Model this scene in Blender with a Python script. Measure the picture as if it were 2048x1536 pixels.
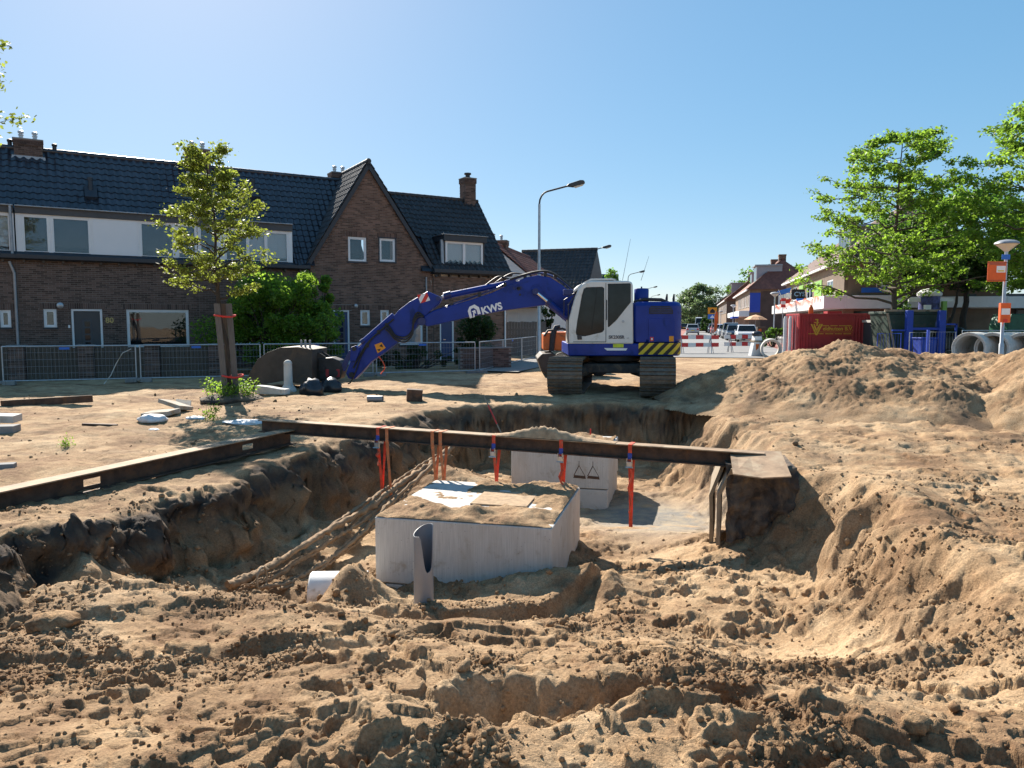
import bpy, bmesh, math, random
import numpy as np
from mathutils import Vector, Matrix
R = math.radians
random.seed(7)
for o in list(bpy.data.objects): bpy.data.objects.remove(o)
scene = bpy.context.scene
COL = scene.collection

# ------------------------------------------------------------------ camera
CAMZ = 1.7
FPX = 1500.0
PITCH = math.atan(123 / FPX)
cam = bpy.data.cameras.new('camera'); cam.sensor_width = 36.0; cam.lens = 36.0 * FPX / 2048.0
cam.clip_start = 0.05; cam.clip_end = 6000
co = bpy.data.objects.new('camera', cam); COL.objects.link(co)
co.location = (0, 0, CAMZ); co.rotation_euler = (math.pi / 2 - PITCH, 0, 0)
scene.camera = co

# ------------------------------------------------------------------ light
SUN_EL = R(36); SUN_AZ = math.atan2(-0.42, 0.91)      # direction to the sun, from +Y towards +X
world = bpy.data.worlds.new('World'); scene.world = world; world.use_nodes = True
wn = world.node_tree; wn.nodes.clear()
sky = wn.nodes.new('ShaderNodeTexSky'); sky.sky_type = 'NISHITA'; sky.sun_disc = False
sky.sun_elevation = SUN_EL; sky.sun_rotation = SUN_AZ
sky.altitude = 0; sky.air_density = 0.8; sky.dust_density = 0.35; sky.ozone_density = 4.5
bg = wn.nodes.new('ShaderNodeBackground'); bg.inputs['Strength'].default_value = 0.15
wo = wn.nodes.new('ShaderNodeOutputWorld')
gm = wn.nodes.new('ShaderNodeGamma'); gm.inputs[1].default_value = 0.42
hs = wn.nodes.new('ShaderNodeHueSaturation'); hs.inputs['Saturation'].default_value = 1.8; hs.inputs['Value'].default_value = 1.2; hs.inputs['Hue'].default_value = 0.4925
wn.links.new(sky.outputs[0], gm.inputs[0]); wn.links.new(gm.outputs[0], hs.inputs['Color']); wn.links.new(hs.outputs[0], bg.inputs[0]); wn.links.new(bg.outputs[0], wo.inputs[0])
sl = bpy.data.lights.new('sun', 'SUN'); sl.energy = 5.0; sl.angle = R(0.53); sl.color = (1.0, 0.925, 0.82)
so = bpy.data.objects.new('sun', sl); COL.objects.link(so)
tosun = Vector((math.sin(SUN_AZ) * math.cos(SUN_EL), math.cos(SUN_AZ) * math.cos(SUN_EL), math.sin(SUN_EL)))
so.rotation_euler = tosun.to_track_quat('Z', 'Y').to_euler(); so.location = (-20, 40, 40)
scene.view_settings.view_transform = 'Standard'; scene.view_settings.look = 'None'
scene.view_settings.exposure = 1.15; scene.view_settings.gamma = 1.0
scene.render.resolution_x = 1024; scene.render.resolution_y = 768

# ------------------------------------------------------------------ photo pixel -> place
_c, _s = math.cos(PITCH), math.sin(PITCH)
def ray(px, py):
    a = (px - 1024) / FPX; b = (768 - py) / FPX
    return Vector((a, _c + b * _s, -_s + b * _c))
def P(px, py, d):
    r = ray(px, py); t = d / r.y
    return Vector((r.x * t, d, CAMZ + r.z * t))
def G(px, py, z=0.0):
    r = ray(px, py); t = (z - CAMZ) / r.z
    return Vector((r.x * t, r.y * t, z))

# ------------------------------------------------------------------ materials
M = {}
def lin(c):
    return tuple(((v / 255.0) / 12.92 if v / 255.0 <= .04045 else ((v / 255.0 + .055) / 1.055) ** 2.4) for v in c)
def newmat(name):
    m = bpy.data.materials.new(name); m.use_nodes = True
    nt = m.node_tree; nt.nodes.clear()
    out = nt.nodes.new('ShaderNodeOutputMaterial'); b = nt.nodes.new('ShaderNodeBsdfPrincipled')
    nt.links.new(b.outputs[0], out.inputs[0])
    return m, nt, b
def ramp(nt, fac, stops):
    r = nt.nodes.new('ShaderNodeValToRGB')
    e = r.color_ramp.elements
    while len(e) < len(stops): e.new(.5)
    for i, (p, c) in enumerate(stops):
        e[i].position = p; e[i].color = (c[0], c[1], c[2], 1)
    nt.links.new(fac, r.inputs[0]); return r.outputs[0]
def noise(nt, scale, detail=4, rough=.55, coord='Object', dist=0, stretch=None):
    tc = nt.nodes.new('ShaderNodeTexCoord'); n = nt.nodes.new('ShaderNodeTexNoise')
    n.inputs['Scale'].default_value = scale; n.inputs['Detail'].default_value = detail
    n.inputs['Roughness'].default_value = rough; n.inputs['Distortion'].default_value = dist
    src = tc.outputs[coord]
    if stretch:
        mp = nt.nodes.new('ShaderNodeMapping'); mp.inputs['Scale'].default_value = stretch
        nt.links.new(src, mp.inputs[0]); src = mp.outputs[0]
    nt.links.new(src, n.inputs['Vector']); return n.outputs[0]
def mixc(nt, fac, a, b, mode='MIX'):
    m = nt.nodes.new('ShaderNodeMix'); m.data_type = 'RGBA'; m.blend_type = mode
    for sock, v in ((m.inputs[0], fac), (m.inputs[6], a), (m.inputs[7], b)):
        if hasattr(v, 'links') or isinstance(v, bpy.types.NodeSocket): nt.links.new(v, sock)
        elif isinstance(v, (int, float)): sock.default_value = v
        else: sock.default_value = (v[0], v[1], v[2], 1)
    return m.outputs[2]
def math_(nt, op, a, b=None, clamp=False):
    m = nt.nodes.new('ShaderNodeMath'); m.operation = op; m.use_clamp = clamp
    for i, v in enumerate((a, b)):
        if v is None: continue
        if isinstance(v, bpy.types.NodeSocket): nt.links.new(v, m.inputs[i])
        else: m.inputs[i].default_value = v
    return m.outputs[0]
def bump(nt, b, h, strength=.3, dist=.01):
    bp = nt.nodes.new('ShaderNodeBump'); bp.inputs['Strength'].default_value = strength; bp.inputs['Distance'].default_value = dist
    nt.links.new(h, bp.inputs['Height']); nt.links.new(bp.outputs[0], b.inputs['Normal'])
def mat(name, col, rough=.6, metal=0.0, var=.25, vscale=6.0, bmp=.0, bscale=60.0, dirt=None, dirtamt=.5, spec=.5, coat=0, stretch=None, island=0.0, coord='Object'):
    """plain surface with uneven colour, optional dirt patches and fine relief"""
    m, nt, b = newmat(name)
    n = noise(nt, vscale, 5, .6, coord, stretch=stretch)
    lo = tuple(max(0, c * (1 - var)) for c in col); hi = tuple(min(1, c * (1 + var)) for c in col)
    c = ramp(nt, n, [(.3, lo), (.7, hi)])
    if island:
        g = nt.nodes.new('ShaderNodeNewGeometry'); oi = nt.nodes.new('ShaderNodeObjectInfo')
        f = math_(nt, 'FRACT', math_(nt, 'ADD', g.outputs['Random Per Island'], oi.outputs['Random']))
        v = math_(nt, 'ADD', math_(nt, 'MULTIPLY', f, 2 * island), 1 - island)
        hv = nt.nodes.new('ShaderNodeHueSaturation'); nt.links.new(v, hv.inputs['Value']); nt.links.new(c, hv.inputs['Color']); c = hv.outputs[0]
    if dirt:
        n2 = noise(nt, vscale * .45 + .8, 8, .68, coord, dist=.6)
        f = nt.nodes.new('ShaderNodeMapRange'); f.inputs[1].default_value = .62 - dirtamt * .3; f.inputs[2].default_value = .72 - dirtamt * .15
        nt.links.new(n2, f.inputs[0]); c = mixc(nt, f.outputs[0], c, dirt)
        rr = math_(nt, 'ADD', math_(nt, 'MULTIPLY', f.outputs[0], .9 - rough), rough, True); nt.links.new(rr, b.inputs['Roughness'])
    else:
        b.inputs['Roughness'].default_value = rough
    nt.links.new(c, b.inputs['Base Color'])
    b.inputs['Metallic'].default_value = metal; b.inputs['Specular IOR Level'].default_value = spec
    if coat: b.inputs['Coat Weight'].default_value = coat; b.inputs['Coat Roughness'].default_value = .08
    if bmp: bump(nt, b, noise(nt, bscale, 6, .65, coord), bmp, .01)
    M[name] = m; return m

SANDD = (.32, .225, .135)
mat('concrete', (.49, .465, .43), .85, var=.10, vscale=5, bmp=.25, bscale=90, dirt=(.36, .31, .25), dirtamt=.25)
mat('concrete_lines', (.50, .475, .44), .85, var=.14, vscale=9, stretch=(9, 9, .35), bmp=.35, bscale=25, dirt=(.38, .33, .27), dirtamt=.2)
def precast(name):
    m = M[name]; nt = m.node_tree; b = [n for n in nt.nodes if n.type == 'BSDF_PRINCIPLED'][0]
    src = b.inputs['Base Color'].links[0].from_socket
    tc = nt.nodes.new('ShaderNodeTexCoord'); vo = nt.nodes.new('ShaderNodeTexVoronoi'); vo.inputs['Scale'].default_value = 16; nt.links.new(tc.outputs['Object'], vo.inputs['Vector'])
    pore = math_(nt, 'LESS_THAN', vo.outputs['Distance'], .085)
    st = nt.nodes.new('ShaderNodeMapRange'); st.inputs[1].default_value = .50; st.inputs[2].default_value = .72; nt.links.new(noise(nt, 2.2, 6, .65, stretch=(1, 1, .35)), st.inputs[0])
    c = mixc(nt, math_(nt, 'MULTIPLY', st.outputs[0], .55), src, (.36, .30, .235)); c = mixc(nt, math_(nt, 'MULTIPLY', pore, .6), c, (.17, .15, .13)); nt.links.new(c, b.inputs['Base Color'])
precast('concrete_lines'); precast('concrete')
mat('concrete_pale', (.56, .54, .50), .85, var=.12, vscale=4, bmp=.2, bscale=60, dirt=(.36, .29, .2), dirtamt=.3)
mat('concrete_dark', (.24, .23, .22), .9, var=.2, vscale=5, bmp=.3, bscale=50)
mat('slab', (.36, .32, .27), .9, var=.2, vscale=8, bmp=.3, bscale=60, dirt=SANDD, dirtamt=.5)
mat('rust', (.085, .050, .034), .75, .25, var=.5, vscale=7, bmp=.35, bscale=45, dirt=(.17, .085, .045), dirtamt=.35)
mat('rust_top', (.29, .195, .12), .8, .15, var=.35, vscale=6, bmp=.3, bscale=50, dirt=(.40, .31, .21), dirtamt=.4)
mat('pvc', (.235, .245, .26), .42, var=.06, vscale=6, dirt=(.33, .27, .2), dirtamt=.1)
mat('pvc_inside', (.16, .18, .21), .5, var=.06)
mat('white_pipe', (.68, .67, .64), .7, var=.1, vscale=8, bmp=.2, dirt=(.40, .33, .24), dirtamt=.3)
mat('strap', (.62, .07, .03), .8, var=.3, vscale=14, dirt=(.42, .16, .09), dirtamt=.35)
mat('strap_orange', (.55, .17, .065), .8, var=.3, vscale=14, dirt=(.40, .22, .12), dirtamt=.4)
mat('strap_blue', (.03, .06, .33), .6)
mat('ratchet', (.5, .5, .5), .35, .9, var=.15, vscale=30)
mat('timber_wet', (.27, .215, .15), .85, var=.3, vscale=6, stretch=(8, 8, 1), bmp=.4, bscale=40)
mat('timber_grey', (.13, .12, .11), .85, var=.3, vscale=6, stretch=(10, 10, .8), bmp=.3, bscale=50)
mat('timber_brown', (.085, .066, .05), .85, var=.35, vscale=5, stretch=(10, 10, .6), bmp=.3, bscale=50)
mat('peat', (.045, .037, .032), .95, var=.6, vscale=5, bmp=.9, bscale=18, dirt=(.17, .115, .07), dirtamt=.6)
mat('cable_crust', (.27, .175, .10), .95, var=.35, vscale=9, bmp=.8, bscale=45)
mat('galv', (.42, .44, .46), .45, .75, var=.15, vscale=8)
mat('galv_dull', (.30, .31, .33), .55, .5, var=.15, vscale=8)
mat('dark_metal', (.035, .035, .037), .55, .4, var=.3, vscale=10)
mat('black_rubber', (.018, .018, .018), .6, var=.3)
mat('black_plastic', (.02, .021, .025), .45, var=.2)
mat('bag_black', (.022, .024, .03), .32, var=.4, vscale=12)
mat('bag_white', (.62, .63, .64), .5, var=.15, vscale=14)
mat('blue_paint', (.004, .028, .235), .42, var=.16, vscale=2.2, dirt=(.016, .03, .12), dirtamt=.25, coat=.0, bmp=.03, bscale=12, spec=.35)
mat('blue_dark', (.008, .02, .12), .4, var=.2)
mat('cab_white', (.66, .65, .61), .38, var=.05, vscale=3, dirt=(.52, .47, .39), dirtamt=.2, coat=.2)
mat('decal_white', (.8, .8, .8), .5, var=.03)
mat('decal_grey', (.09, .09, .10), .5, var=.05)
mat('decal_yellow', (.75, .52, .02), .5, var=.05)
mat('decal_red', (.62, .03, .02), .5, var=.05)
mat('decal_black', (.012, .012, .012), .5, var=.05)
mat('track_steel', (.15, .128, .105), .55, .5, var=.35, vscale=10, bmp=.3, bscale=40, dirt=(.20, .15, .10), dirtamt=.4)
mat('track_frame', (.04, .038, .036), .75, .1, var=.4, dirt=(.16, .115, .075), dirtamt=.4)
mat('bucket', (.062, .055, .048), .6, .4, var=.3, vscale=3, bmp=.3, bscale=30, dirt=(.14, .105, .075), dirtamt=.3)
mat('chrome', (.7, .7, .72), .12, 1.0, var=.03)
mat('orange_paint', (.66, .145, .02), .5, var=.12, vscale=4, dirt=(.28, .12, .05), dirtamt=.3)
mat('orange_fabric', (.75, .13, .03), .8, var=.12, vscale=4)
mat('red_paint', (.35, .022, .028), .5, var=.12, vscale=2, dirt=(.21, .03, .03), dirtamt=.3)
mat('red_board', (.60, .03, .03), .5, var=.06)
mat('white_paint', (.74, .74, .73), .5, var=.05, vscale=3)
mat('frame_white', (.72, .72, .72), .45, var=.04, vscale=3)
mat('panel_white', (.72, .72, .73), .5, var=.02, vscale=2)
mat('fascia_grey', (.06, .062, .068), .6, var=.15, vscale=3)
mat('gutter_dark', (.025, .028, .036), .5, var=.2)
mat('zinc', (.30, .32, .345), .5, .5, var=.15, vscale=5)
mat('door_grey', (.040, .044, .050), .45, var=.1)
mat('door_blue', (.02, .05, .14), .5, var=.1)
mat('brick_dark', (.112, .072, .058), .9, var=.25, vscale=.9, island=.45, bmp=.2, bscale=40)
mat('brick_red', (.150, .088, .064), .9, var=.25, vscale=.9, island=.45, bmp=.2, bscale=40)
mat('brick_brown', (.20, .135, .09), .9, var=.25, vscale=.9, island=.4)
mat('mortar', (.24, .21, .185), .95, var=.2, vscale=3)
mat('tile_blue', (.026, .030, .041), .28, var=.3, vscale=3, island=.25, spec=.6)
mat('tile_black', (.030, .028, .029), .55, var=.35, vscale=4, island=.3, dirt=(.05, .052, .045), dirtamt=.2)
mat('tile_red', (.20, .062, .038), .7, var=.3, vscale=3, island=.3)
mat('tile_brown', (.125, .06, .045), .7, var=.3, vscale=3, island=.3)
mat('curtain', (.62, .61, .58), .9, var=.06, vscale=8, stretch=(9, 9, .3))
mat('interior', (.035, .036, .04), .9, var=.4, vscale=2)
mat('blue_panel', (.015, .06, .42), .5, var=.05)
mat('green_panel', (.21, .40, .08), .55, var=.05)
mat('skip_green', (.02, .045, .032), .6, var=.3, vscale=3, dirt=(.10, .08, .06), dirtamt=.3)
mat('blue_frame', (.012, .05, .36), .5, var=.15, vscale=3)
mat('sign_orange', (.80, .14, .03), .6, var=.08)
mat('sign_yellow', (.80, .30, .01), .5, var=.05)
mat('sign_blue', (.02, .14, .55), .5, var=.05)
mat('poster', (.05, .06, .20), .6, var=.9, vscale=4)
mat('asphalt', (.115, .115, .117), .9, var=.15, vscale=2, bmp=.15, bscale=120, coord='Generated')
mat('road_grey', (.20, .20, .20), .9, var=.12, vscale=.6, bmp=.1, bscale=80)
mat('bike_red', (.30, .105, .08), .9, var=.12, vscale=.8)
mat('paving', (.22, .205, .19), .9, var=.18, vscale=2.5, bmp=.2, bscale=30)
mat('bark', (.085, .068, .050), .95, var=.4, vscale=9, stretch=(4, 4, .7), bmp=.7, bscale=25)
mat('bark_dark', (.045, .036, .028), .95, var=.4, vscale=9, stretch=(4, 4, .7), bmp=.5, bscale=25)
mat('tyre', (.02, .02, .02), .8)
mat('lamp_dark', (.05, .052, .055), .5, .3, var=.1)
mat('diffuser', (.55, .53, .46), .4, var=.05)
def carmat(n, c): return mat(n, c, .35, .2, var=.04, coat=.5)
carmat('car_white', (.72, .73, .75)); carmat('car_blue', (.03, .06, .11)); carmat('car_dark', (.025, .027, .03))
carmat('car_silver', (.42, .44, .46)); carmat('car_red', (.4, .02, .02)); carmat('car_grey', (.16, .18, .2))

def glass(name, tint=(.02, .025, .03), alpha=.45):
    m, nt, b = newmat(name)
    nt.nodes.remove(b)
    tr = nt.nodes.new('ShaderNodeBsdfTransparent'); tr.inputs[0].default_value = (alpha, alpha * 1.02, alpha * 1.04, 1)
    gl = nt.nodes.new('ShaderNodeBsdfGlossy'); gl.inputs['Roughness'].default_value = .02; gl.inputs[0].default_value = (.9, .95, 1, 1)
    fr = nt.nodes.new('ShaderNodeFresnel'); fr.inputs[0].default_value = 1.5
    n = noise(nt, 1.3, 2, .5)
    bp = nt.nodes.new('ShaderNodeBump'); bp.inputs['Strength'].default_value = .04; bp.inputs['Distance'].default_value = .05
    nt.links.new(n, bp.inputs['Height']); nt.links.new(bp.outputs[0], gl.inputs['Normal'])
    f = math_(nt, 'ADD', math_(nt, 'MULTIPLY', fr.outputs[0], .85), .015, True)
    mx = nt.nodes.new('ShaderNodeMixShader')
    nt.links.new(f, mx.inputs[0]); nt.links.new(tr.outputs[0], mx.inputs[1]); nt.links.new(gl.outputs[0], mx.inputs[2])
    out = [x for x in nt.nodes if x.type == 'OUTPUT_MATERIAL'][0]; nt.links.new(mx.outputs[0], out.inputs[0])
    M[name] = m
glass('glass', alpha=.88)
glass('cab_glass', alpha=.5)
mat('car_glass', (.012, .016, .018), .06, var=.5, vscale=3, spec=.28)

def leafmat(name, col, tcol, trans=.5):
    m, nt, b = newmat(name); nt.nodes.remove(b)
    g = nt.nodes.new('ShaderNodeNewGeometry'); n = noise(nt, .9, 3)
    f = math_(nt, 'ADD', math_(nt, 'MULTIPLY', g.outputs['Random Per Island'], .7), math_(nt, 'MULTIPLY', n, .5))
    def rr(c): return ramp(nt, f, [(.15, tuple(v * .55 for v in c)), (.6, c), (1.0, tuple(min(1, v * 1.5) for v in c))])
    d = nt.nodes.new('ShaderNodeBsdfPrincipled'); d.inputs['Roughness'].default_value = .5; d.inputs['Specular IOR Level'].default_value = .35
    nt.links.new(rr(col), d.inputs['Base Color'])
    t = nt.nodes.new('ShaderNodeBsdfTranslucent'); nt.links.new(rr(tcol), t.inputs[0])
    mx = nt.nodes.new('ShaderNodeMixShader'); mx.inputs[0].default_value = trans
    nt.links.new(d.outputs[0], mx.inputs[1]); nt.links.new(t.outputs[0], mx.inputs[2])
    out = [x for x in nt.nodes if x.type == 'OUTPUT_MATERIAL'][0]; nt.links.new(mx.outputs[0], out.inputs[0])
    M[name] = m
leafmat('leaf_bright', (.095, .165, .025), (.27, .44, .045), .55)
leafmat('leaf_mid', (.060, .125, .022), (.16, .32, .035))
leafmat('leaf_dark', (.03, .06, .017), (.06, .13, .02), .4)
leafmat('leaf_olive', (.115, .14, .032), (.30, .36, .05), .5)
leafmat('leaf_far', (.11, .16, .08), (.18, .27, .10), .4)  # paler green for far trees: distance haze is put into the leaf colour

def stripes(name, ca, cb, freq, axes=(1, 0, 1), off=0.0):
    m, nt, b = newmat(name)
    tc = nt.nodes.new('ShaderNodeTexCoord'); sp = nt.nodes.new('ShaderNodeSeparateXYZ'); nt.links.new(tc.outputs['Object'], sp.inputs[0])
    s = None
    for i in range(3):
        if axes[i]:
            v = math_(nt, 'MULTIPLY', sp.outputs[i], axes[i] * freq)
            s = v if s is None else math_(nt, 'ADD', s, v)
    f = math_(nt, 'GREATER_THAN', math_(nt, 'FRACT', math_(nt, 'ADD', s, off)), .5)
    nt.links.new(mixc(nt, f, ca, cb), b.inputs['Base Color']); b.inputs['Roughness'].default_value = .5
    M[name] = m
stripes('hazard', (.78, .52, .02), (.012, .012, .012), 3.9, (1, 0, -1))
stripes('chevron', (.75, .75, .75), (.6, .03, .02), 4.5, (1, 0, -.55))

# ------------------------------------------------------------------ mesh helpers
class MB:
    def __init__(s): s.v = []; s.f = []
    def add(s, vs, fs):
        n = len(s.v); s.v += [tuple(v) for v in vs]; s.f += [tuple(i + n for i in f) for f in fs]; return s
    def box(s, c, d, rz=0.0, m=None):
        hx, hy, hz = d[0] / 2, d[1] / 2, d[2] / 2
        vs = [Vector((x * hx, y * hy, z * hz)) for z in (-1, 1) for y in (-1, 1) for x in (-1, 1)]
        if m is not None: vs = [m @ v for v in vs]
        elif rz: vs = [Matrix.Rotation(rz, 3, 'Z') @ v for v in vs]
        c = Vector(c)
        return s.add([v + c for v in vs], [(0, 2, 3, 1), (4, 5, 7, 6), (0, 1, 5, 4), (2, 6, 7, 3), (0, 4, 6, 2), (1, 3, 7, 5)])
    def bb(s, x0, x1, y0, y1, z0, z1):
        return s.box(((x0 + x1) / 2, (y0 + y1) / 2, (z0 + z1) / 2), (abs(x1 - x0), abs(y1 - y0), abs(z1 - z0)))
    def prism(s, poly, a, b, plane='xz'):
        def p(u, v, w): return {'xz': (u, w, v), 'xy': (u, v, w), 'yz': (w, u, v)}[plane]
        n = len(poly)
        vs = [p(u, v, a) for u, v in poly] + [p(u, v, b) for u, v in poly]
        fs = [tuple(range(n)), tuple(range(2 * n - 1, n - 1, -1))] + [(i, i + n, (i + 1) % n + n, (i + 1) % n) for i in range(n)]
        return s.add(vs, fs)
    def quad(s, *pts): return s.add(pts, [tuple(range(len(pts)))])
    def tube(s, path, r, seg=8, cap=True, squash=1.0):
        path = [Vector(p) for p in path]; n = len(path)
        rs = r if isinstance(r, (list, tuple)) else [r] * n
        vs = []; up = Vector((0, 0, 1)); pn = None
        for i, p in enumerate(path):
            t = (path[min(i + 1, n - 1)] - path[max(i - 1, 0)]).normalized()
            if pn is None:
                a = up if abs(t.z) < .9 else Vector((1, 0, 0)); pn = (a - t * a.dot(t)).normalized()
            else:
                q = pn - t * pn.dot(t); pn = q.normalized() if q.length > 1e-5 else pn
            bn = t.cross(pn)
            for k in range(seg):
                an = 2 * math.pi * k / seg
                vs.append(p + (pn * math.cos(an) * squash + bn * math.sin(an)) * rs[i])
        fs = [(i * seg + k, i * seg + (k + 1) % seg, (i + 1) * seg + (k + 1) % seg, (i + 1) * seg + k) for i in range(n - 1) for k in range(seg)]
        if cap: fs += [tuple(range(seg - 1, -1, -1)), tuple((n - 1) * seg + k for k in range(seg))]
        return s.add(vs, fs)
    def lathe(s, prof, c=(0, 0, 0), seg=20, m=None, cap=True):
        vs = []; c = Vector(c)
        for r, z in prof:
            for k in range(seg):
                a = 2 * math.pi * k / seg; v = Vector((r * math.cos(a), r * math.sin(a), z))
                vs.append((m @ v if m is not None else v) + c)
        n = len(prof)
        fs = [(i * seg + k, i * seg + (k + 1) % seg, (i + 1) * seg + (k + 1) % seg, (i + 1) * seg + k) for i in range(n - 1) for k in range(seg)]
        if cap: fs += [tuple(range(seg - 1, -1, -1)), tuple((n - 1) * seg + k for k in range(seg))]
        return s.add(vs, fs)
    def mesh(s, name):
        me = bpy.data.meshes.new(name); me.from_pydata(s.v, [], s.f); me.update(); return me
    def build(s, name, m, parent=None, smooth=None, bevel=0.0, world=False, seg=2):
        if world and parent is not None:
            inv = Matrix.Rotation(-parent.rotation_euler.z, 3, 'Z'); L = Vector(parent.location)
            s.v = [tuple(inv @ (Vector(v) - L)) for v in s.v]
        me = s.mesh(name); me.materials.append(M[m])
        bm = bmesh.new(); bm.from_mesh(me); bmesh.ops.recalc_face_normals(bm, faces=bm.faces); bm.to_mesh(me); bm.free()
        if smooth is not None:
            me.polygons.foreach_set('use_smooth', [True] * len(me.polygons)); me.set_sharp_from_angle(angle=R(smooth))
        o = bpy.data.objects.new(name, me); COL.objects.link(o)
        if parent is not None: o.parent = parent
        if bevel:
            bv = o.modifiers.new('bevel', 'BEVEL'); bv.width = bevel; bv.segments = seg; bv.limit_method = 'ANGLE'; bv.angle_limit = R(35)
        return o
def tag(o, label=None, cat=None, group=None, kind=None):
    if label: o['label'] = label
    if cat: o['category'] = cat
    if group: o['group'] = group
    if kind: o['kind'] = kind
    return o
def thing(name, label, cat, loc=(0, 0, 0), rz=0.0, group=None):
    o = bpy.data.objects.new(name, None); o.empty_display_size = .1; COL.objects.link(o)
    o.location = loc; o.rotation_euler = (0, 0, rz); return tag(o, label, cat, group)
def copy_tree(o, parent=None):
    c = o.copy(); COL.objects.link(c)
    if parent is not None: c.parent = parent
    for ch in [x for x in COL.objects if x.parent == o]: copy_tree(ch, c)
    return c
def place(me, name, parent, mtx):
    o = bpy.data.objects.new(name, me); COL.objects.link(o); o.parent = parent; o.matrix_local = mtx; return o
def text(txt, size, m, parent, mtx, name='lettering', extrude=.003, space=1.0, bold=0.0):
    cu = bpy.data.curves.new('t', 'FONT'); cu.body = txt; cu.size = size; cu.extrude = extrude; cu.space_character = space
    cu.offset = bold; cu.align_x = 'CENTER'; cu.align_y = 'CENTER'; cu.resolution_u = 3
    ob = bpy.data.objects.new('t', cu); COL.objects.link(ob)
    dg = bpy.context.evaluated_depsgraph_get(); me = bpy.data.meshes.new_from_object(ob.evaluated_get(dg))
    bpy.data.objects.remove(ob); me.name = name; me.materials.clear(); me.materials.append(M[m])
    o = bpy.data.objects.new(name, me); COL.objects.link(o)
    if parent is not None: o.parent = parent
    o.matrix_local = mtx; return o
def frame3(x, y, z, o):
    return Matrix(((x[0], y[0], z[0], o[0]), (x[1], y[1], z[1], o[1]), (x[2], y[2], z[2], o[2]), (0, 0, 0, 1)))
FACE_Y = frame3((1, 0, 0), (0, 0, 1), (0, -1, 0), (0, 0, 0))      # text standing up, facing -Y
def facing(x, y, z): return Matrix.Translation((x, y, z)) @ FACE_Y

# ------------------------------------------------------------------ noise
_rng = np.random.RandomState(11)
_perm = np.concatenate([_rng.permutation(256)] * 2); _ga = _rng.rand(256) * 2 * np.pi
_gx, _gy = np.cos(_ga), np.sin(_ga); _jx, _jy = _rng.rand(256), _rng.rand(256)
def perlin(x, y, seed=0):
    x = x + seed * 17.31; y = y - seed * 9.77
    xf = np.floor(x); yf = np.floor(y); xi = xf.astype(np.int64) & 255; yi = yf.astype(np.int64) & 255
    u = x - xf; v = y - yf
    def g(a, b, du, dv):
        h = _perm[_perm[a & 255] + (b & 255)]; return _gx[h] * du + _gy[h] * dv
    fu = u * u * u * (u * (u * 6 - 15) + 10); fv = v * v * v * (v * (v * 6 - 15) + 10)
    n00 = g(xi, yi, u, v); n10 = g(xi + 1, yi, u - 1, v); n01 = g(xi, yi + 1, u, v - 1); n11 = g(xi + 1, yi + 1, u - 1, v - 1)
    return ((n00 * (1 - fu) + n10 * fu) * (1 - fv) + (n01 * (1 - fu) + n11 * fu) * fv) * 1.5
def fbm(x, y, o=4, seed=0, gain=.5):
    r = 0; a = 1.0; f = 1.0
    for i in range(o): r = r + a * perlin(x * f, y * f, seed + i * 3); a *= gain; f *= 2.03
    return r
def ridged(x, y, o=3, seed=0):
    r = 0; a = 1.0; f = 1.0
    for i in range(o): r = r + a * (1 - 2 * np.abs(perlin(x * f, y * f, seed + i * 5))); a *= .5; f *= 2.1
    return r
def worley(x, y, seed=0):
    x = x + seed * 3.7; y = y + seed * 5.1
    xf = np.floor(x); yf = np.floor(y); best = np.full(np.shape(x), 9.0)
    for dx in (-1, 0, 1):
        for dy in (-1, 0, 1):
            cx = xf + dx; cy = yf + dy
            h = _perm[_perm[cx.astype(np.int64) & 255] + (cy.astype(np.int64) & 255)]
            best = np.minimum(best, (cx + _jx[h] - x) ** 2 + (cy + _jy[h] - y) ** 2)
    return np.sqrt(best)
def sstep(a, b, x):
    t = np.clip((x - a) / (b - a), 0, 1); return t * t * (3 - 2 * t)
def gauss(X, Y, cx, cy, rx, ry, rot=0.0):
    c, s = math.cos(rot), math.sin(rot); dx = X - cx; dy = Y - cy
    u = (dx * c + dy * s) / rx; v = (-dx * s + dy * c) / ry
    return np.exp(-(u * u + v * v))
# ------------------------------------------------------------------ terrain: one sheet with the pit dug into it
PIT = np.array([(-5.2, 1.0), (-4.7, 5.2), (-4.36, 6.4), (-4.15, 7.2), (-3.85, 8.4), (-3.45, 9.66), (-3.1, 11.2), (-2.75, 12.3), (-2.5, 13.3), (-1.8, 15.6), (-.8, 17.0),
                (1, 17.25), (3, 17.1), (4.3, 16.5), (4.55, 13.2), (4.3, 11.5), (3.75, 10.2), (4.0, 8.8), (4.05, 7.9), (3.62, 6.4), (3.5, 5.6), (3.7, 4.6), (4.6, 3.4), (5.2, 1.0)])
def pit_sd(X, Y):
    d2 = np.full(X.shape, 1e9); inside = np.zeros(X.shape, bool); n = len(PIT)
    for i in range(n):
        ax, ay = PIT[i]; bx, by = PIT[(i + 1) % n]; ex, ey = bx - ax, by - ay
        t = np.clip(((X - ax) * ex + (Y - ay) * ey) / (ex * ex + ey * ey), 0, 1)
        d2 = np.minimum(d2, (X - ax - t * ex) ** 2 + (Y - ay - t * ey) ** 2)
        if abs(by - ay) > 1e-9:
            c = ((ay > Y) != (by > Y)) & (X < ex * (Y - ay) / (by - ay) + ax); inside ^= c
    return np.where(inside, 1, -1) * np.sqrt(d2)
_fr = np.random.RandomState(5)
FOOT = []
for i in range(110):
    y = 2.6 + 7.4 * _fr.rand() ** 1.3; FOOT.append((_fr.uniform(-.62, .62) * y, y, _fr.uniform(0, 6.28), _fr.uniform(.6, 1.25), _fr.uniform(.025, .06)))
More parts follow.
